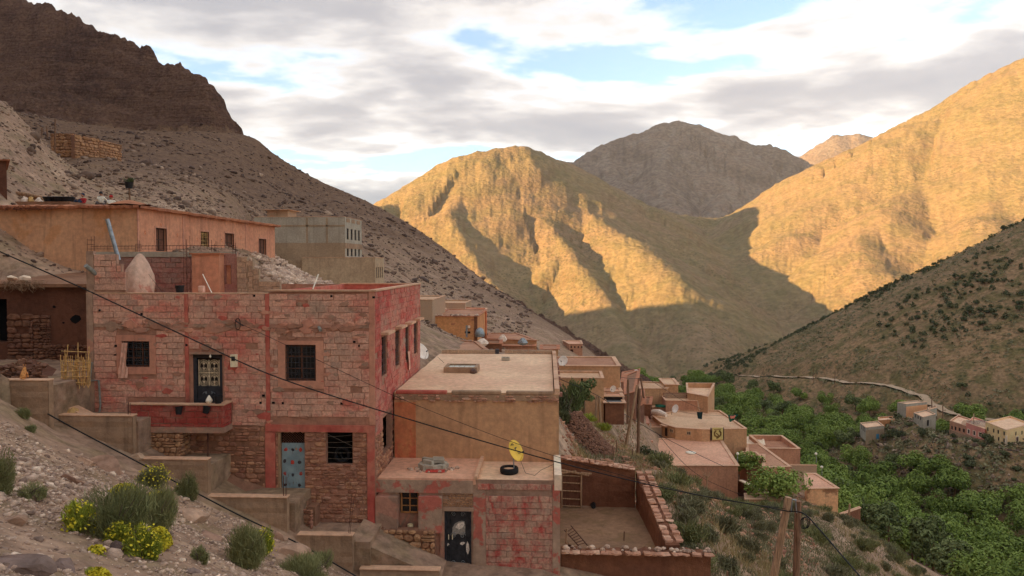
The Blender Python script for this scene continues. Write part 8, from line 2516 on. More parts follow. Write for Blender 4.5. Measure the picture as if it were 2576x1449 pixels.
for sx_ in (-1, 1):
  m.add([cw + Vector((sx_ * .045, .075, .415)), cw + Vector((sx_ * .012, .085, .43)), cw + Vector((sx_ * .03, .105, .42)), cw + Vector((sx_ * .043, .09, .475))], [(0, 1, 3), (1, 2, 3), (2, 0, 3), (0, 2, 1)])
m.build('ear', 'cat_fur', cat)

# vegetation and loose stone
VR = np.random.default_rng(21)
def foliage_mat(name, dark, light, rough=.75, objrand=.35):
  t = NT(name, rough)
  t.b.inputs['Specular IOR Level'].default_value = .15
  tint = t.attr('tint', 'Fac')
  oi = t.new('ShaderNodeObjectInfo')
  f = t.math('ADD', t.math('MULTIPLY', tint, 1 - objrand), t.math('MULTIPLY', oi.outputs['Random'], objrand))
  c = t.mix(f, dark, light)
  t.color(c)
  try:
    t.b.inputs['Subsurface Weight'].default_value = 0.0
  except Exception:
    pass
  return t.m
foliage_mat('leaf_orchard', (0.10, 0.15, 0.03), (0.30, 0.38, 0.085))
foliage_mat('leaf_willow', (0.08, 0.105, 0.035), (0.21, 0.24, 0.09))
foliage_mat('leaf_juniper', (0.06, 0.07, 0.032), (0.16, 0.165, 0.075))
foliage_mat('leaf_shrub', (0.12, 0.12, 0.06), (0.29, 0.26, 0.14))
foliage_mat('leaf_broom', (0.13, 0.14, 0.055), (0.31, 0.30, 0.125))
foliage_mat('leaf_fresh', (0.16, 0.20, 0.025), (0.42, 0.45, 0.06))
foliage_mat('flower', (0.50, 0.40, 0.02), (0.70, 0.60, 0.05))
foliage_mat('dry_grass', (0.26, 0.19, 0.085), (0.50, 0.40, 0.20))
foliage_mat('twig', (0.10, 0.075, 0.055), (0.20, 0.155, 0.12))
def quads_mesh(name, V, tint, mat, smooth=False):
  """V (N, 4, 3) quads -> mesh"""
  n = len(V)
  me = bpy.data.meshes.new(name)
  me.vertices.add(n * 4); me.vertices.foreach_set('co', V.reshape(-1).astype(np.float32))
  me.loops.add(n * 4); me.loops.foreach_set('vertex_index', np.arange(n * 4, dtype=np.int32))
  me.polygons.add(n); me.polygons.foreach_set('loop_start', np.arange(0, n * 4, 4, dtype=np.int32))
  me.update(calc_edges=True)
  ca = me.color_attributes.new('tint', 'FLOAT_COLOR', 'POINT')
  ca.data.foreach_set('color', np.repeat(np.repeat(tint.astype(np.float32), 4)[:, None], 4, 1).ravel())
  me.materials.append(MATS[mat])
  return me
def unit(a):
  return a / np.maximum(np.linalg.norm(a, axis=-1, keepdims=True), 1e-9)
def leaf_quads(C, N, size, aspect=.55, jit=.6):
  """leaf sized faces at C facing roughly along N"""
  n = len(C)
  N = unit(N + VR.normal(0, jit, (n, 3)))
  A = unit(np.cross(N, VR.normal(0, 1, (n, 3))))
  B = np.cross(N, A)
  s = (np.ones(n) * size)[:, None] * VR.uniform(.65, 1.35, (n, 1))
  a, b = A * s, B * s * aspect
  return np.stack([C - a, C - b * .9, C + a, C + b], 1)
def crown(lobes, n, size, aspect=.55, shell=.55):
  """leaves spread through a crown of lobes; returns quads and tints (each clump of its own shade)"""
  L = np.array(lobes)
  w = L[:, 3] ** 2; k = VR.choice(len(L), n, p=w / w.sum())
  d = unit(VR.normal(0, 1, (n, 3)))
  r = L[k, 3] * (shell + (1 - shell) * VR.random(n)) ** .6
  # dents: thin the leaves where a noise field is low, so gaps open between clumps
  C = L[k, :3] + d * r[:, None] * np.array([1, 1, .85])
  nz = pnoise(C[:, 0] * 1.1 + 7, C[:, 2] * 1.1 + C[:, 1]) + pnoise(C[:, 1] * 1.3 - 5, C[:, 2] * 1.3 + C[:, 0] * .5)
  keep = nz > -.22 + .25 * VR.random(n) - .2
  C, d, k = C[keep], d[keep], k[keep]
  q = leaf_quads(C, d + np.array([0, 0, .35]), size, aspect)
  t = np.clip(.5 + .28 * VR.normal(0, 1, len(L))[k] * .6 + .2 * VR.normal(0, 1, len(C)), 0, 1)
  return q, t
def make_tree(name, label, cat, group, h, lobes, nleaf, lsize, leafmat, barkmat='pole_dark', trunk_r=.16, limbs=6):
  root = tag(bpy.data.objects.new(name, None), label, cat, group); link(root)
  m = MB(); top = h * .55
  m.tube([(0, 0, -.6), (.05, .02, top * .4), (-.04, .05, top * .75), (.02, 0, top)], [trunk_r * 1.3, trunk_r, trunk_r * .75, trunk_r * .5], 7)
  for i in range(limbs):
    l_ = lobes[i % len(lobes)]; z0 = top * random.uniform(.45, .95)
    m.tube([(0, 0, z0), (l_[0] * .45, l_[1] * .45, z0 + (l_[2] - z0) * .6), (l_[0] * .95, l_[1] * .95, l_[2] + l_[3] * .35)], [trunk_r * .45, trunk_r * .3, trunk_r * .1], 5)
  t_ = m.build('trunk', barkmat, root)
  q, tn = crown(lobes, nleaf, lsize)
  c = bpy.data.objects.new('crown', quads_mesh('crown', q, tn, leafmat)); link(c); c.parent = root
  return root
def lobes_for(h, spread, n, seed):
  r = random.Random(seed); out = []
  for i in range(n):
    a = r.uniform(0, 6.28); d = spread * math.sqrt(r.random()) * .75
    out.append((d * math.cos(a), d * math.sin(a), h * r.uniform(.48, .85) - .25 * d, spread * r.uniform(.32, .52)))
  return out
# sample the valley floor that the camera can look down on
def view_samples(n, rmin, rmax, amin=-38, amax=34, power=1.0):
  a = np.radians(VR.uniform(amin, amax, n)); r = np.sqrt(VR.uniform(rmin ** 2, rmax ** 2, n)) if power == 1 else rmin * (rmax / rmin) ** VR.random(n)
  return r * np.sin(a), r * np.cos(a)
def poisson(x, y, dmin, keep):
  """greedy thinning with a spacing that may differ from place to place"""
  D = np.broadcast_to(np.asarray(dmin, float), x.shape); g = float(D.max()); cells = {}; out = []
  for i in range(len(x)):
    cx_, cy_ = int(x[i] // g), int(y[i] // g)
    if any((x[i] - a) ** 2 + (y[i] - b) ** 2 < D[i] ** 2 for p in (-1, 0, 1) for q in (-1, 0, 1) for a, b in cells.get((cx_ + p, cy_ + q), ())): continue
    cells.setdefault((cx_, cy_), []).append((x[i], y[i])); out.append(i)
    if len(out) >= keep: break
  return np.array(out, int)
def in_house(xx, yy):
  out = np.zeros(len(xx), bool)
  for P_ in HOUSE_POLYS:
    c = np.zeros(len(xx), bool); n = len(P_)
    for i in range(n):
      x1, y1 = P_[i]; x2, y2 = P_[(i + 1) % n]
      c ^= ((y1 > yy) != (y2 > yy)) & (xx < (x2 - x1) * (yy - y1) / (y2 - y1 + 1e-12) + x1)
    out |= c
  return out
protos = []
OG = 'orchard trees filling the valley floor'
kinds = [('walnut_tree', 'broad dark green orchard tree in the valley', 8.5, 4.6, 13, 4200, .30, 'leaf_orchard'), ('walnut_tree', 'broad dark green orchard tree in the valley', 7.5, 4.2, 11, 3800, .30, 'leaf_orchard'),
         ('almond_tree', 'loose bright green orchard tree in the valley', 6.5, 3.8, 10, 3200, .26, 'leaf_orchard'), ('willow_tree', 'pale grey green feathery tree in the valley', 7.5, 3.6, 9, 2800, .28, 'leaf_willow'),
         ('walnut_tree', 'broad dark green orchard tree in the valley', 9.5, 5.2, 14, 4600, .32, 'leaf_orchard')]
for i, (nm, lb, h, sp, nl, nlf, ls, mt) in enumerate(kinds):
  protos.append(make_tree(nm, lb, 'tree', OG, h, lobes_for(h, sp, nl, 30 + i), nlf, ls, mt))
x, y = view_samples(14000, 75, 460, 0, 34)
h, idx = full_height(x, y)
vf = -50.0 - 0.06 * y
ok = (h < vf + 10) & ~((idx == 3) & (h > vf + 6.5)) & ~in_house(x, y)
x, y, h = x[ok], y[ok], h[ok]
keepi = poisson(x, y, 4.2 + y * .0135, 300)
used_p = set()
for k, i in enumerate(keepi):
  p = protos[int(VR.choice(5, p=[.22, .20, .24, .18, .16]))]
  s = VR.uniform(.75, 1.2)
  if id(p) not in used_p:
    used_p.add(id(p)); o = p; o.location = (x[i], y[i], h[i]); o.rotation_euler = (0, 0, VR.uniform(0, 6.28)); o.scale = (s, s, s * VR.uniform(.85, 1.1))
  else:
    copy_tree(p, (x[i], y[i], h[i]), VR.uniform(0, 6.28), (s, s, s * VR.uniform(.85, 1.1)))
print('orchard trees', len(keepi), 'from', len(x))
# undergrowth between the trees
xs_, ys_ = view_samples(60000, 70, 460, 6, 34)
h, idx = full_height(xs_, ys_)
vf = -50.0 - 0.06 * ys_
ok = (h < vf + 4.5) & (idx != 3)
C = np.stack([xs_[ok], ys_[ok], h[ok] + VR.uniform(.1, 2.2, ok.sum()) * VR.random(ok.sum())], 1)[:34000]
me = quads_mesh('undergrowth', leaf_quads(C, np.tile([0, 0, 1.0], (len(C), 1)), .42, .6, .8), VR.random(len(C)), 'leaf_orchard')
tag(link(bpy.data.objects.new('undergrowth', me)), 'dense green undergrowth covering the valley floor', 'undergrowth', kind='stuff')
# junipers on the shrub hill
JG = 'junipers dotted over the shrub hill'
jp = []
for i in range(4):
  hh = (2.2, 2.8, 2.0, 3.3)[i]; sp = (1.4, 1.5, 1.7, 1.6)[i]
  lb_ = lobes_for(hh, sp, 7, 70 + i); lb_ = [(a * .8, b * .8, c * .75, d) for a, b, c, d in lb_]
  jp.append(make_tree('juniper', 'dark juniper bush on the shrub covered hill across the valley', 'bush', JG, hh, lb_, 520, .24, 'leaf_juniper', limbs=3, trunk_r=.1))
x, y = view_samples(16000, 175, 640, 0, 35)
h, idx = full_height(x, y)
den = fbm(x * .011, y * .011, 4)
ok = (idx == 3) & (h > -50 - .06 * y + 3) & ~in_house(x, y) & (VR.random(len(x)) < .38 + 4.2 * den)
rd = np.min(np.stack([np.hypot(x - p[0], y - p[1]) for p in [q for q in sm[::3]]]), 0)
ok &= rd > 5
x, y, h = x[ok], y[ok], h[ok]
order = np.argsort(np.hypot(x, y) * VR.uniform(.6, 1.5, len(x)))
x, y, h = x[order], y[order], h[order]
ki = poisson(x, y, 2.4, 1900)
first = [True] * 4
for k, i in enumerate(ki[:300]):
  j = int(VR.integers(4)); s = .45 + 1.1 * VR.random() ** 1.8
  if first[j]:
    first[j] = False; o = jp[j]; o.location = (x[i], y[i], h[i]); o.scale = (s, s, s)
  else:
    copy_tree(jp[j], (x[i], y[i], h[i]), VR.uniform(0, 6.28), s)
Q, T = [], []
for i in ki[300:]:
  s = VR.uniform(.7, 1.5); n = 60
  d = unit(VR.normal(0, 1, (n, 3))); d[:, 2] = np.abs(d[:, 2])
  C = np.array([x[i], y[i], h[i]]) + d * np.array([1.2, 1.2, 1.8]) * s * VR.uniform(.5, 1, (n, 1))
  Q.append(leaf_quads(C, d, .38 * s, .6)); T.append(np.clip(VR.normal(.45, .22, n) + VR.normal(0, .15), 0, 1))
if Q:
  me = quads_mesh('far_junipers', np.concatenate(Q), np.concatenate(T), 'leaf_juniper')
  tag(link(bpy.data.objects.new('far_junipers', me)), 'far scattered junipers on the upper shrub hill', 'bushes', kind='stuff')
print('junipers', len(ki))
# low scrub between the junipers
x, y = view_samples(36000, 180, 600, -2, 35, 2)
h, idx = full_height(x, y)
ok = (idx == 3) & (VR.random(len(x)) < .55 + 1.2 * fbm(x * .03, y * .03, 4))
x, y, h = x[ok][:8000], y[ok][:8000], h[ok][:8000]
n = 10; s = VR.uniform(.25, 1.0, len(x)).repeat(n)[:, None]
d = unit(VR.normal(0, 1, (len(x) * n, 3))); d[:, 2] = np.abs(d[:, 2])
C = np.stack([x, y, h], 1).repeat(n, 0) + d * np.array([1.3, 1.3, .8]) * s
me = quads_mesh('scrub', leaf_quads(C, d, .5 * s[:, 0], .6), np.clip(VR.normal(.5, .2, len(x)).repeat(n) + VR.normal(0, .1, len(C)), 0, 1), 'leaf_shrub')
tag(link(bpy.data.objects.new('scrub', me)), 'low olive scrub covering the hill across the valley', 'scrub', kind='stuff')
# grey green shrubs on the slope below the pen and by the village
def dome_bush(n, r, hgt, blade=.02, length=.3, lift=.4):
  """blades growing out of several leaning clumps that share a root"""
  k = 7
  ca = VR.uniform(0, 6.28, k); cr_ = VR.uniform(.15, .62, k) * r
  cen = np.stack([np.cos(ca) * cr_, np.sin(ca) * cr_, hgt * VR.uniform(.18, .52, k)], 1)
  rad = np.stack([VR.uniform(.34, .55, k) * r] * 2 + [VR.uniform(.35, .55, k) * hgt], 1)
  w = rad[:, 0] ** 2; ki_ = VR.choice(k, n, p=w / w.sum())
  d = unit(VR.normal(0, 1, (n, 3))); d[:, 2] = d[:, 2] * .9 + .25
  tip = cen[ki_] + d * rad[ki_] * VR.uniform(.35, 1.12, (n, 1)) ** .7
  tip[:, 2] = np.maximum(tip[:, 2], .02)
  dirv = unit(tip / np.array([r, r, hgt]) * .8 + np.array([0, 0, lift]) + VR.normal(0, .33, (n, 3)))
  base = tip - dirv * length * VR.uniform(.5, 1.2, (n, 1))
  base[:, 2] = np.maximum(base[:, 2], -.05)
  side = unit(np.cross(dirv, VR.normal(0, 1, (n, 3)))) * blade * VR.uniform(.6, 1.4, (n, 1))
  return np.stack([base - side * .5, base + side * .5, tip + side * .3, tip - side * .3], 1)
def bush_proto(name, label, cat, group, n, r, hgt, mat, blade, length, twigs=10):
  root = tag(bpy.data.objects.new(name, None), label, cat, group); link(root)
  q = dome_bush(n, r, hgt, blade, length)
  t = np.clip(.5 + .5 * pnoise(q[:, 2, 0] * 3 / max(r, .3), q[:, 2, 1] * 3 / max(r, .3) + q[:, 2, 2]) + VR.normal(0, .18, n), 0, 1)
  c = bpy.data.objects.new('foliage', quads_mesh('foliage', q, t, mat)); link(c); c.parent = root
  m = MB()
  for i in range(twigs):
    a = random.uniform(0, 6.28); e = Vector((math.cos(a) * r * .6, math.sin(a) * r * .6, hgt * random.uniform(.5, .85)))
    m.tube([(0, 0, -.1), e * .5 + Vector((0, 0, .05)), e], [.018 * r + .006, .012 * r + .004, .004], 4)
  m.build('stem', 'twig', root)
  return root
SG = 'grey green shrubs on the grassy slope'
sp_ = [bush_proto('shrub', 'grey green shrub on the slope right of the pen', 'shrub', SG, 900, .75, .7, 'leaf_shrub', .035, .3), bush_proto('shrub', 'grey green shrub on the slope right of the pen', 'shrub', SG, 800, .6, .55, 'leaf_shrub', .03, .28), bush_proto('shrub', 'grey green shrub on the slope right of the pen', 'shrub', SG, 1000, .9, .8, 'leaf_broom', .035, .34)]
x, y = view_samples(12000, 24, 95, 6, 33, 2)
h, idx = full_height(x, y)
vf = -50.0 - 0.06 * y
u_ = np.array([(Vector((a, b, c)).dot(_r) / Vector((a, b, c)).dot(_f)) * FPX + CX for a, b, c in zip(x, y, h)])
den = fbm(x * .12, y * .12, 3)
ok = (h > vf + 9) & (u_ > 1640) & (VR.random(len(x)) < .5 + 1.5 * den)
ok &= ~((x < 5.3) & (y < 34.2))
ok &= ~in_house(x, y)
x, y, h = x[ok], y[ok], h[ok]
ki = poisson(x, y, 1.15, 300)
ff = [True] * 3
for i in ki[:300]:
  j = int(VR.integers(3)); s = VR.uniform(.55, 1.25)
  if ff[j]:
    ff[j] = False; o = sp_[j]; o.location = (x[i], y[i], h[i]); o.scale = (s, s, s)
  else: copy_tree(sp_[j], (x[i], y[i], h[i]), VR.uniform(0, 6.28), (s, s, s * VR.uniform(.7, 1.1)))
print('shrubs', len(ki))
# dry grass and small herbs over the slope
def grass(name, label, x, y, h, n_per, length, width, mat, cat='grass'):
  n = len(x) * n_per
  bx_ = np.repeat(x, n_per) + VR.normal(0, .12, n); by_ = np.repeat(y, n_per) + VR.normal(0, .12, n); bz_ = np.repeat(h, n_per) - .03
  L = length * VR.uniform(.5, 1.3, n)
  lean = VR.normal(0, .35, (n, 2))
  base = np.stack([bx_, by_, bz_], 1); tip = base + np.stack([lean[:, 0] * L, lean[:, 1] * L, L], 1)
  a = VR.uniform(0, 3.14, n); sd = np.stack([np.cos(a), np.sin(a), 0 * a], 1) * width
  q = np.stack([base - sd, base + sd, tip + sd * .3, tip - sd * .3], 1)
  me = quads_mesh(name, q, np.clip(VR.normal(.5, .25, n), 0, 1), mat)
  return tag(link(bpy.data.objects.new(name, me)), label, cat, kind='stuff')
HOUSE_POLYS += [[(XL, Y0), (XR, Y0), (XR, Y1), (XL, Y1)], [(lx0, YL), (lx1 + .3, YL), (lx1 + .3, PB), (lx0, PB)], [(lx1, 25.6), (5.4, 25.6), (4.6, 34), (lx1, 34)]]
x, y = view_samples(52000, 22, 95, 2, 33, 2)
h, idx = full_height(x, y)
ok = (h > -50 - .06 * y + 8) & ~((x < 5.3) & (y < 34.2)) & ~in_house(x, y)
den = fbm(x * .09, y * .09, 4)
pxu = ((x * _r.x + y * _r.y) / (x * _f.x + y * _f.y + h * _f.z)) * FPX + CX
ok &= (y > 27) | (x > 5)
dry = ok & (den + .25 * ((x * .9 - y * .45) > -2) > .02)
grn = ok & ~dry
grass('dry_grass', 'dry yellow grass on the slope below the poles', x[dry][:12000], y[dry][:12000], h[dry][:12000], 5, .28, .016, 'dry_grass')
grass('herbs', 'low grey green herbs on the slope', x[grn][:12000], y[grn][:12000], h[grn][:12000], 5, .18, .022, 'leaf_shrub', 'herbs')
# bushes of the near bank: (u, v of the foot, width px, height px, kind)
BK = {'broom': ('broom_bush', 'leaf_broom'), 'fresh': ('spurge_bush', 'leaf_fresh'), 'flower': ('flowering_spurge', 'flower')}
near_b = [
  (290, 1345, 190, 120, 'broom', 'large olive green broom bush in the middle of the stony bank'), (392, 1330, 120, 105, 'broom', 'olive broom bush right of the largest broom on the bank'),
  (388, 1228, 88, 62, 'broom', 'olive bush with yellow flecks just below the stone pier'), (196, 1335, 78, 82, 'fresh', 'bright yellow green spurge at the left of the largest broom'),
  (242, 1335, 42, 46, 'fresh', 'small bright spurge beside the largest broom'), (300, 1365, 66, 58, 'fresh', 'bright green spurge below the largest broom'), (362, 1400, 88, 84, 'fresh', 'tall bright green spurge below the two brooms'),
  (398, 1375, 56, 50, 'flower', 'yellow flowering spurge at the right of the tall spurge'), (310, 1262, 78, 46, 'flower', 'mound of yellow flowers behind the largest broom'), (392, 1275, 60, 40, 'flower', 'small yellow flower mound between two brooms'),
  (258, 1462, 64, 42, 'flower', 'yellow flowering plant at the foot of the bank'), (620, 1425, 150, 110, 'broom', 'wide dark green broom bush on the lower bank'), (660, 1395, 56, 66, 'fresh', 'bright green shoots behind the wide dark broom'),
  (502, 1412, 44, 44, 'broom', 'small dark green bush between the brooms'), (72, 1250, 84, 36, 'broom', 'low leafy bush near the left stones'), (0, 1240, 76, 112, 'broom', 'tall dark bush at the left end of the bank'),
  (470, 1252, 60, 70, 'broom', 'dark green bush against the concrete wall below the pier'), (770, 1462, 150, 60, 'broom', 'sprawling pale broom at the foot of the bank'), (815, 1425, 60, 36, 'broom', 'low bush beside the lowest lane wall'),
  (60, 1050, 44, 28, 'broom', 'small green tuft below the concrete wall with the cat'), (76, 1085, 30, 20, 'broom', 'tiny green tuft lower on the stones below the cat wall'), (385, 1370, 40, 26, 'broom', 'low dark leaves below the flowering spurge'), (240, 1388, 40, 22, 'fresh', 'tiny bright plant on bare earth'), (385, 1188, 28, 18, 'broom', 'tiny green tuft on the pale scree by the pipe'),
]
for k, (u, v, w_, h_, kd, lab) in enumerate(near_b):
  p = hit(u, min(v, 1449), 5, 40)
  if p is None: continue
  if v > 1449:
    p = hit(u, 1449, 5, 40); p = p - Vector((0, (v - 1449) * .012, (v - 1449) * .003))
  r = w_ / 2 / FPX * p.y * 1.22; hh = h_ / FPX * p.y * 1.12
  nm, mt = BK[kd]
  n = int(900 + 11000 * r * hh * (1.0 if kd == 'broom' else .9))
  b_ = bush_proto(nm, lab, 'bush', None, min(n, 7000), r, hh, 'leaf_fresh' if kd == 'flower' else mt, .009 if kd == 'broom' else .013, .26 * max(.35, r), 12)
  b_.location = p - Vector((0, 0, .04))
  if kd != 'broom' or k in (2,):
    nf = 1900 if kd == 'flower' else (160 if kd == 'fresh' else 220)
    d = unit(VR.normal(0, 1, (nf, 3))); d[:, 2] = np.abs(d[:, 2]) * 1.2 + .1; d = unit(d)
    C = d * np.array([r, r, hh]) * VR.uniform(.82, 1.03, (nf, 1))
    q = leaf_quads(C, d, .026, .8)
    f_ = bpy.data.objects.new('flower', quads_mesh('flower', q, VR.random(nf), 'flower')); link(f_); f_.parent = b_; tag(f_, kind='stuff')
# trees and bushes in the village
def single_tree(name, label, u, v, y, h, spread, nl, nlf, ls, mat, seed, cat='tree'):
  o = make_tree(name, label, cat, None, h, lobes_for(h, spread, nl, seed), nlf, ls, mat, limbs=7, trunk_r=.1)
  p = at(u, v, y); o.location = p; return o
single_tree('orchard_tree', 'spreading green tree in front of the peeling house', Z9(1830, 0)[0], Z9(0, 650)[1], 80, 4.0, 3.3, 14, 3600, .17, 'leaf_orchard', 90)
single_tree('orchard_tree', 'dark green tree behind the pink roof corner', Z9(1600, 0)[0], Z9(0, 440)[1], 88, 3.4, 1.7, 9, 1800, .16, 'leaf_orchard', 91)
single_tree('juniper', 'dark juniper beside the pink roof house', Z9(790, 0)[0], Z9(0, 410)[1], 62, 2.6, 1.6, 10, 2200, .12, 'leaf_juniper', 92, 'bush')
for k_, (x_, y_p, d_, r_, h_b, lab) in enumerate(((200, 905, 50, 1.0, 2.3, 'dense leafy fig bush against the tan wing'), (300, 850, 53, .9, 2.2, 'tall bush of upright shoots beside the fig bush'), (190, 1010, 49, .7, 1.2, 'lower green bush hanging over the stone heap'))):
  b_ = bush_proto('fig_bush', lab, 'bush', None, 2200, r_, h_b, 'leaf_juniper' if k_ != 1 else 'leaf_willow', .05, .4); b_.location = at(*Z7(x_, y_p), d_)
single_tree('cane_bush', 'upright green canes right of the fig bush', Z7(400, 0)[0], Z7(0, 840)[1], 54, 2.6, 1.1, 9, 1200, .11, 'leaf_willow', 94, 'bush')
for (x_, y_p, d_, s_, lab) in ((450, 900, 52, .8, 'fresh green patch on the earth bank by the poles'), (640, 1000, 56, .9, 'bright green weeds between the two poles'), (660, 1190, 56, .7, 'green weeds below the stone heap'), (790, 1090, 88, .8, 'round thorn bush on the yard wall coping')):
  b_ = bush_proto('weeds', lab, 'bush', None, 700, s_, s_ * .6, 'leaf_fresh' if 'bright' in lab or 'fresh' in lab else 'leaf_shrub', .03, .25); b_.location = at(*Z7(x_, y_p + 40), d_)
# leafless sapling by the pink wall
sp2 = thing('bare_sapling', 'bare leafless sapling in front of the pink wall', 'tree', at(*Z9(1243, 540), 66))
m = MB(); b0 = at(*Z9(1243, 545), 66); f0 = at(*Z9(1247, 440), 66); m.tube([b0, f0], [.09, .06], 6); m.build('trunk', 'pole_wood', sp2)
for (x_, y_p) in ((1190, 350), (1215, 340), (1250, 345), (1300, 335), (1330, 345), (1270, 380), (1205, 400)):
  m = MB(); e = at(*Z9(x_, y_p), 66 + random.uniform(-.5, .5)); m.tube([f0, f0.lerp(e, .5) + Vector((0, .1, -.08)), e], [.05, .03, .012], 5); m.build('branch', 'pole_wood', sp2)

# loose stones
_ico = None
def stones(name, label, P, S, mat, tint, flat=.6, kind='stuff', cat='stones'):
  """many small angular stones as one mesh"""
  n = len(P); nv = 12
  ph = (1 + 5 ** .5) / 2
  b = np.array([(-1, ph, 0), (1, ph, 0), (-1, -ph, 0), (1, -ph, 0), (0, -1, ph), (0, 1, ph), (0, -1, -ph), (0, 1, -ph), (ph, 0, -1), (ph, 0, 1), (-ph, 0, -1), (-ph, 0, 1)]) / math.sqrt(1 + ph * ph)
  fc = np.array([(0, 11, 5), (0, 5, 1), (0, 1, 7), (0, 7, 10), (0, 10, 11), (1, 5, 9), (5, 11, 4), (11, 10, 2), (10, 7, 6), (7, 1, 8), (3, 9, 4), (3, 4, 2), (3, 2, 6), (3, 6, 8), (3, 8, 9), (4, 9, 5), (2, 4, 11), (6, 2, 10), (8, 6, 7), (9, 8, 1)])
  V = b[None] * VR.uniform(.6, 1.15, (n, nv, 1))
  sc = np.stack([VR.uniform(.8, 1.4, n), VR.uniform(.6, 1.1, n), VR.uniform(.35, .8, n) * flat / .6], 1)
  V = V * sc[:, None] * S[:, None, None]
  a = VR.uniform(0, 6.28, n); ca, sa = np.cos(a), np.sin(a)
  tl = VR.normal(0, .35, n)
  X = V[..., 0] * ca[:, None] - V[..., 1] * sa[:, None]; Y_ = V[..., 0] * sa[:, None] + V[..., 1] * ca[:, None]
  Z = V[..., 2] + X * np.tan(np.clip(tl, -.7, .7))[:, None] * .6
  V = np.stack([X, Y_, Z], -1) + P[:, None]
  F = (fc[None] + (np.arange(n) * nv)[:, None, None]).reshape(-1, 3)
  me = bpy.data.meshes.new(name)
  me.vertices.add(n * nv); me.vertices.foreach_set('co', V.reshape(-1).astype(np.float32))
  me.loops.add(len(F) * 3); me.loops.foreach_set('vertex_index', F.ravel().astype(np.int32))
  me.polygons.add(len(F)); me.polygons.foreach_set('loop_start', np.arange(0, len(F) * 3, 3, dtype=np.int32))
  me.update(calc_edges=True)
  cca = me.color_attributes.new('tint', 'FLOAT_COLOR', 'POINT')
  cca.data.foreach_set('color', np.repeat(np.repeat(tint.astype(np.float32), nv)[:, None], 4, 1).ravel())
  me.materials.append(MATS[mat])
  return tag(link(bpy.data.objects.new(name, me)), label, cat, kind=kind)
# scree of the near bank
x, y = view_samples(80000, 5.5, 23.2, -41, -8, 2)
h, idx = full_height(x, y)
pen_ = np.clip(fbm(x * .35, y * .35, 4) * 1.6 + .45, 0.05, 1)
pen_ = pen_ * np.where((x < -7.5) & (y > 12), 1.5, .75)
ok = (VR.random(len(x)) < pen_) & (y < 22.9)
x, y, h = x[ok][:27000], y[ok][:27000], h[ok][:27000]
S = np.clip(.012 + VR.exponential(.019, len(x)), .012, .17)
stones('scree', 'loose pale scree stones covering the near bank', np.stack([x, y, h + S * .15], 1), S, 'scree', np.clip(VR.normal(.5, .28, len(x)), 0, 1))
# rubble of the upper slope
x, y = view_samples(48000, 42, 300, -39, 4, 2)
h, idx = full_height(x, y)
dn = fbm(x * .03, y * .03, 4)
ok = (h > -12) & (VR.random(len(x)) < .42 + 1.5 * dn) & ~in_house(x, y)
x, y, h = x[ok][:15000], y[ok][:15000], h[ok][:15000]
S = np.clip((.06 + VR.exponential(.13, len(x))) * np.clip(np.hypot(x, y) / 110, .45, 1.8), .06, 1.6)
stones('slope_rubble', 'grey and pale rubble strewn over the slope below the cliff', np.stack([x, y, h + S * .1], 1), S, 'slope_stone', np.clip(VR.normal(.52, .28, len(x)) - .3 * np.clip((np.hypot(x, y) - 90) / 90, 0, 1), 0, 1))
# pale stony gap by the grey house, stone heap by the tan wing
P = []
for i in range(1500):
  u = random.uniform(694, 800); v = random.uniform(650 + (u - 694) * .55, 716)
  p = hit(u, v, 45, 95, 120) if i % 12 == 0 else None
  if p is not None: P.append((p.x, p.y, p.z))
P = np.array(P); P = np.concatenate([P + VR.normal(0, .8, P.shape) * np.array([1, 1, 0]) for _ in range(9)])
hh_, _ = full_height(P[:, 0], P[:, 1]); P[:, 2] = hh_ + .05
stones('stone_gap', 'heap of pale field stones between the orange house and the grey house', P, VR.uniform(.12, .4, len(P)), 'scree', np.clip(VR.normal(.62, .25, len(P)), 0, 1))
c = at(1462, 1140, 47)
n = 5200
a = VR.uniform(0, 6.28, n); rr_ = np.sqrt(VR.random(n))
hx_ = c.x + rr_ * np.cos(a) * 2.3; hy_ = c.y + 2.2 + rr_ * np.sin(a) * 2.6
hz_ = c.z - .3 + (1 - rr_ ** 1.3) * 2.5 * (1 - .5 * np.clip((hx_ - c.x) / 2.3, -.5, 1))
stones('stone_heap', 'tall heap of small dark stones beside the tan wing', np.stack([hx_, hy_, hz_], 1), VR.uniform(.05, .14, n), 'rubble_dark', VR.random(n), cat='stone heap', kind='stuff')
# debris on the lower ground by the pen and village
x, y = view_samples(20000, 34, 100, 1, 20, 2)
h, idx = full_height(x, y)
ok = (h > -32) & ~in_house(x, y) & (VR.random(len(x)) < .35 + fbm(x * .2, y * .2, 3))
x, y, h = x[ok][:6000], y[ok][:6000], h[ok][:6000]
S = np.clip(.04 + VR.exponential(.05, len(x)), .03, .4)
stones('debris', 'small stones scattered between the village houses', np.stack([x, y, h + S * .1], 1), S, 'rubble', VR.random(len(x)))
# rocks of the far bank below the houses
x, y = view_samples(14000, 165, 262, 12, 35)
h, idx = full_height(x, y)
ok = (idx == 3) & ~in_house(x, y) & (VR.random(len(x)) < .5 + 1.5 * fbm(x * .06, y * .06, 4))
x, y, h = x[ok][:2600], y[ok][:2600], h[ok][:2600]
S = np.clip(.12 + VR.exponential(.22, len(x)), .1, 1.3)
stones('bank_rocks', 'brown rocks breaking out of the far bank below the houses', np.stack([x, y, h - S * .1], 1), S, 'slope_stone', np.clip(VR.normal(.6, .25, len(x)), 0, 1), flat=.9, cat='rocks')
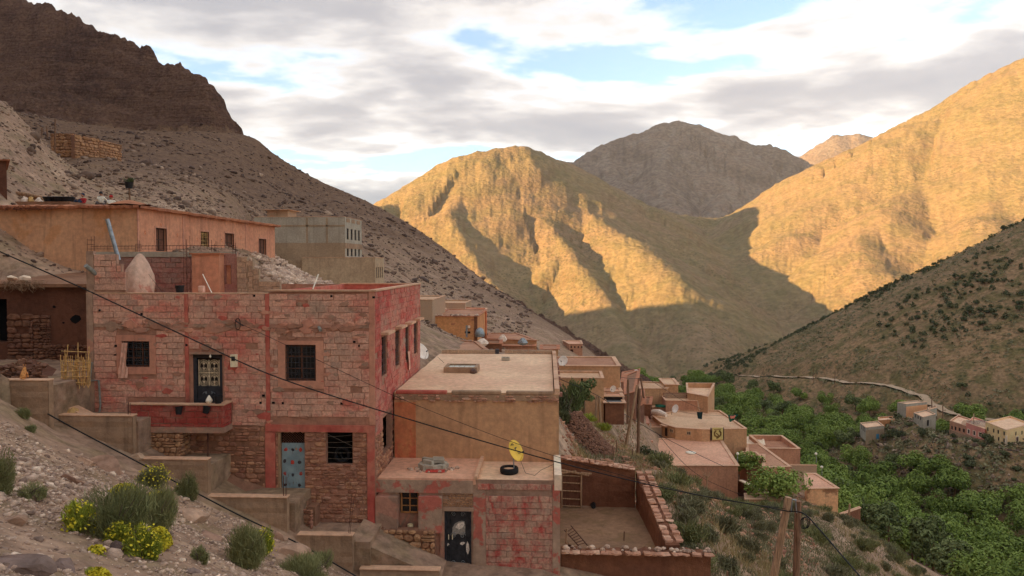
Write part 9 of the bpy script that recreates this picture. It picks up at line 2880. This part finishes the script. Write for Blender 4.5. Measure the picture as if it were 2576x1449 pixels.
# single boulders one can point at
for (u, v, a, b, c_, mt, lab) in ((262, 1180, .75, .5, .5, 'boulder', 'large pale split boulder in the middle of the scree'), (215, 1165, .5, .35, .4, 'boulder', 'pale boulder left of the split boulder'), (180, 1210, .35, .3, .28, 'boulder', 'smaller pale boulder on the left scree'),
                              (345, 1150, .35, .25, .25, 'boulder', 'pale boulder below the black pipe'), (20, 1310, .28, .22, .16, 'boulder', 'flat pinkish white stone at the left of the bank'), (300, 1380, .26, .2, .2, 'slate', 'dark slate boulder below the spurges'), (345, 1392, .16, .14, .14, 'slate', 'small dark slate stone beside the slate boulder'),
                              (720, 1390, .75, .45, .5, 'boulder', 'long white rock outcrop beside the lowest lane wall'), (690, 1350, .5, .35, .3, 'boulder', 'pale outcrop above the long white rock'), (470, 1300, .75, .4, .5, 'boulder', 'tan rock outcrop right of the brooms'), (520, 1350, .5, .35, .3, 'boulder', 'lower tan rock outcrop right of the brooms'),
                              (482, 1442, .2, .15, .12, 'slate', 'blue grey slate slab at the foot of the bank'), (30, 1430, .5, .35, .28, 'slate', 'dark purple rock at the lower left corner'), (150, 1430, .38, .3, .2, 'slate', 'dark rock on the bare earth at the bottom'), (420, 1090 + 40, .2, .18, .16, 'boulder', 'pale stone by the concrete wall')):
  p = hit(u, v, 5, 40)
  if p is not None: rock('boulder', lab, p - Vector((0, 0, c_ * .25)), (a, b, c_), mt, int(u * 7 + v), 'boulder', n=3)

# thin mountain haze
_xs, _ys = (-9800.0, 9800.0), (-9800.0, 9800.0)
hm = bpy.data.materials.new('haze'); hm.use_nodes = True
hn = hm.node_tree.nodes; hn.clear()
ho = hn.new('ShaderNodeOutputMaterial'); hv = hn.new('ShaderNodeVolumePrincipled')
hv.inputs['Color'].default_value = (0.86, 0.90, 1.0, 1); hv.inputs['Density'].default_value = 2.6e-5; hv.inputs['Anisotropy'].default_value = 0.0
hm.node_tree.links.new(hv.outputs[0], ho.inputs['Volume'])
MATS['haze'] = hm
m = MB(); m.box(_xs[0], _xs[1], _ys[0], _ys[1], -214.0, 1932.0)
tag(m.build('haze', 'haze'), kind='stuff')
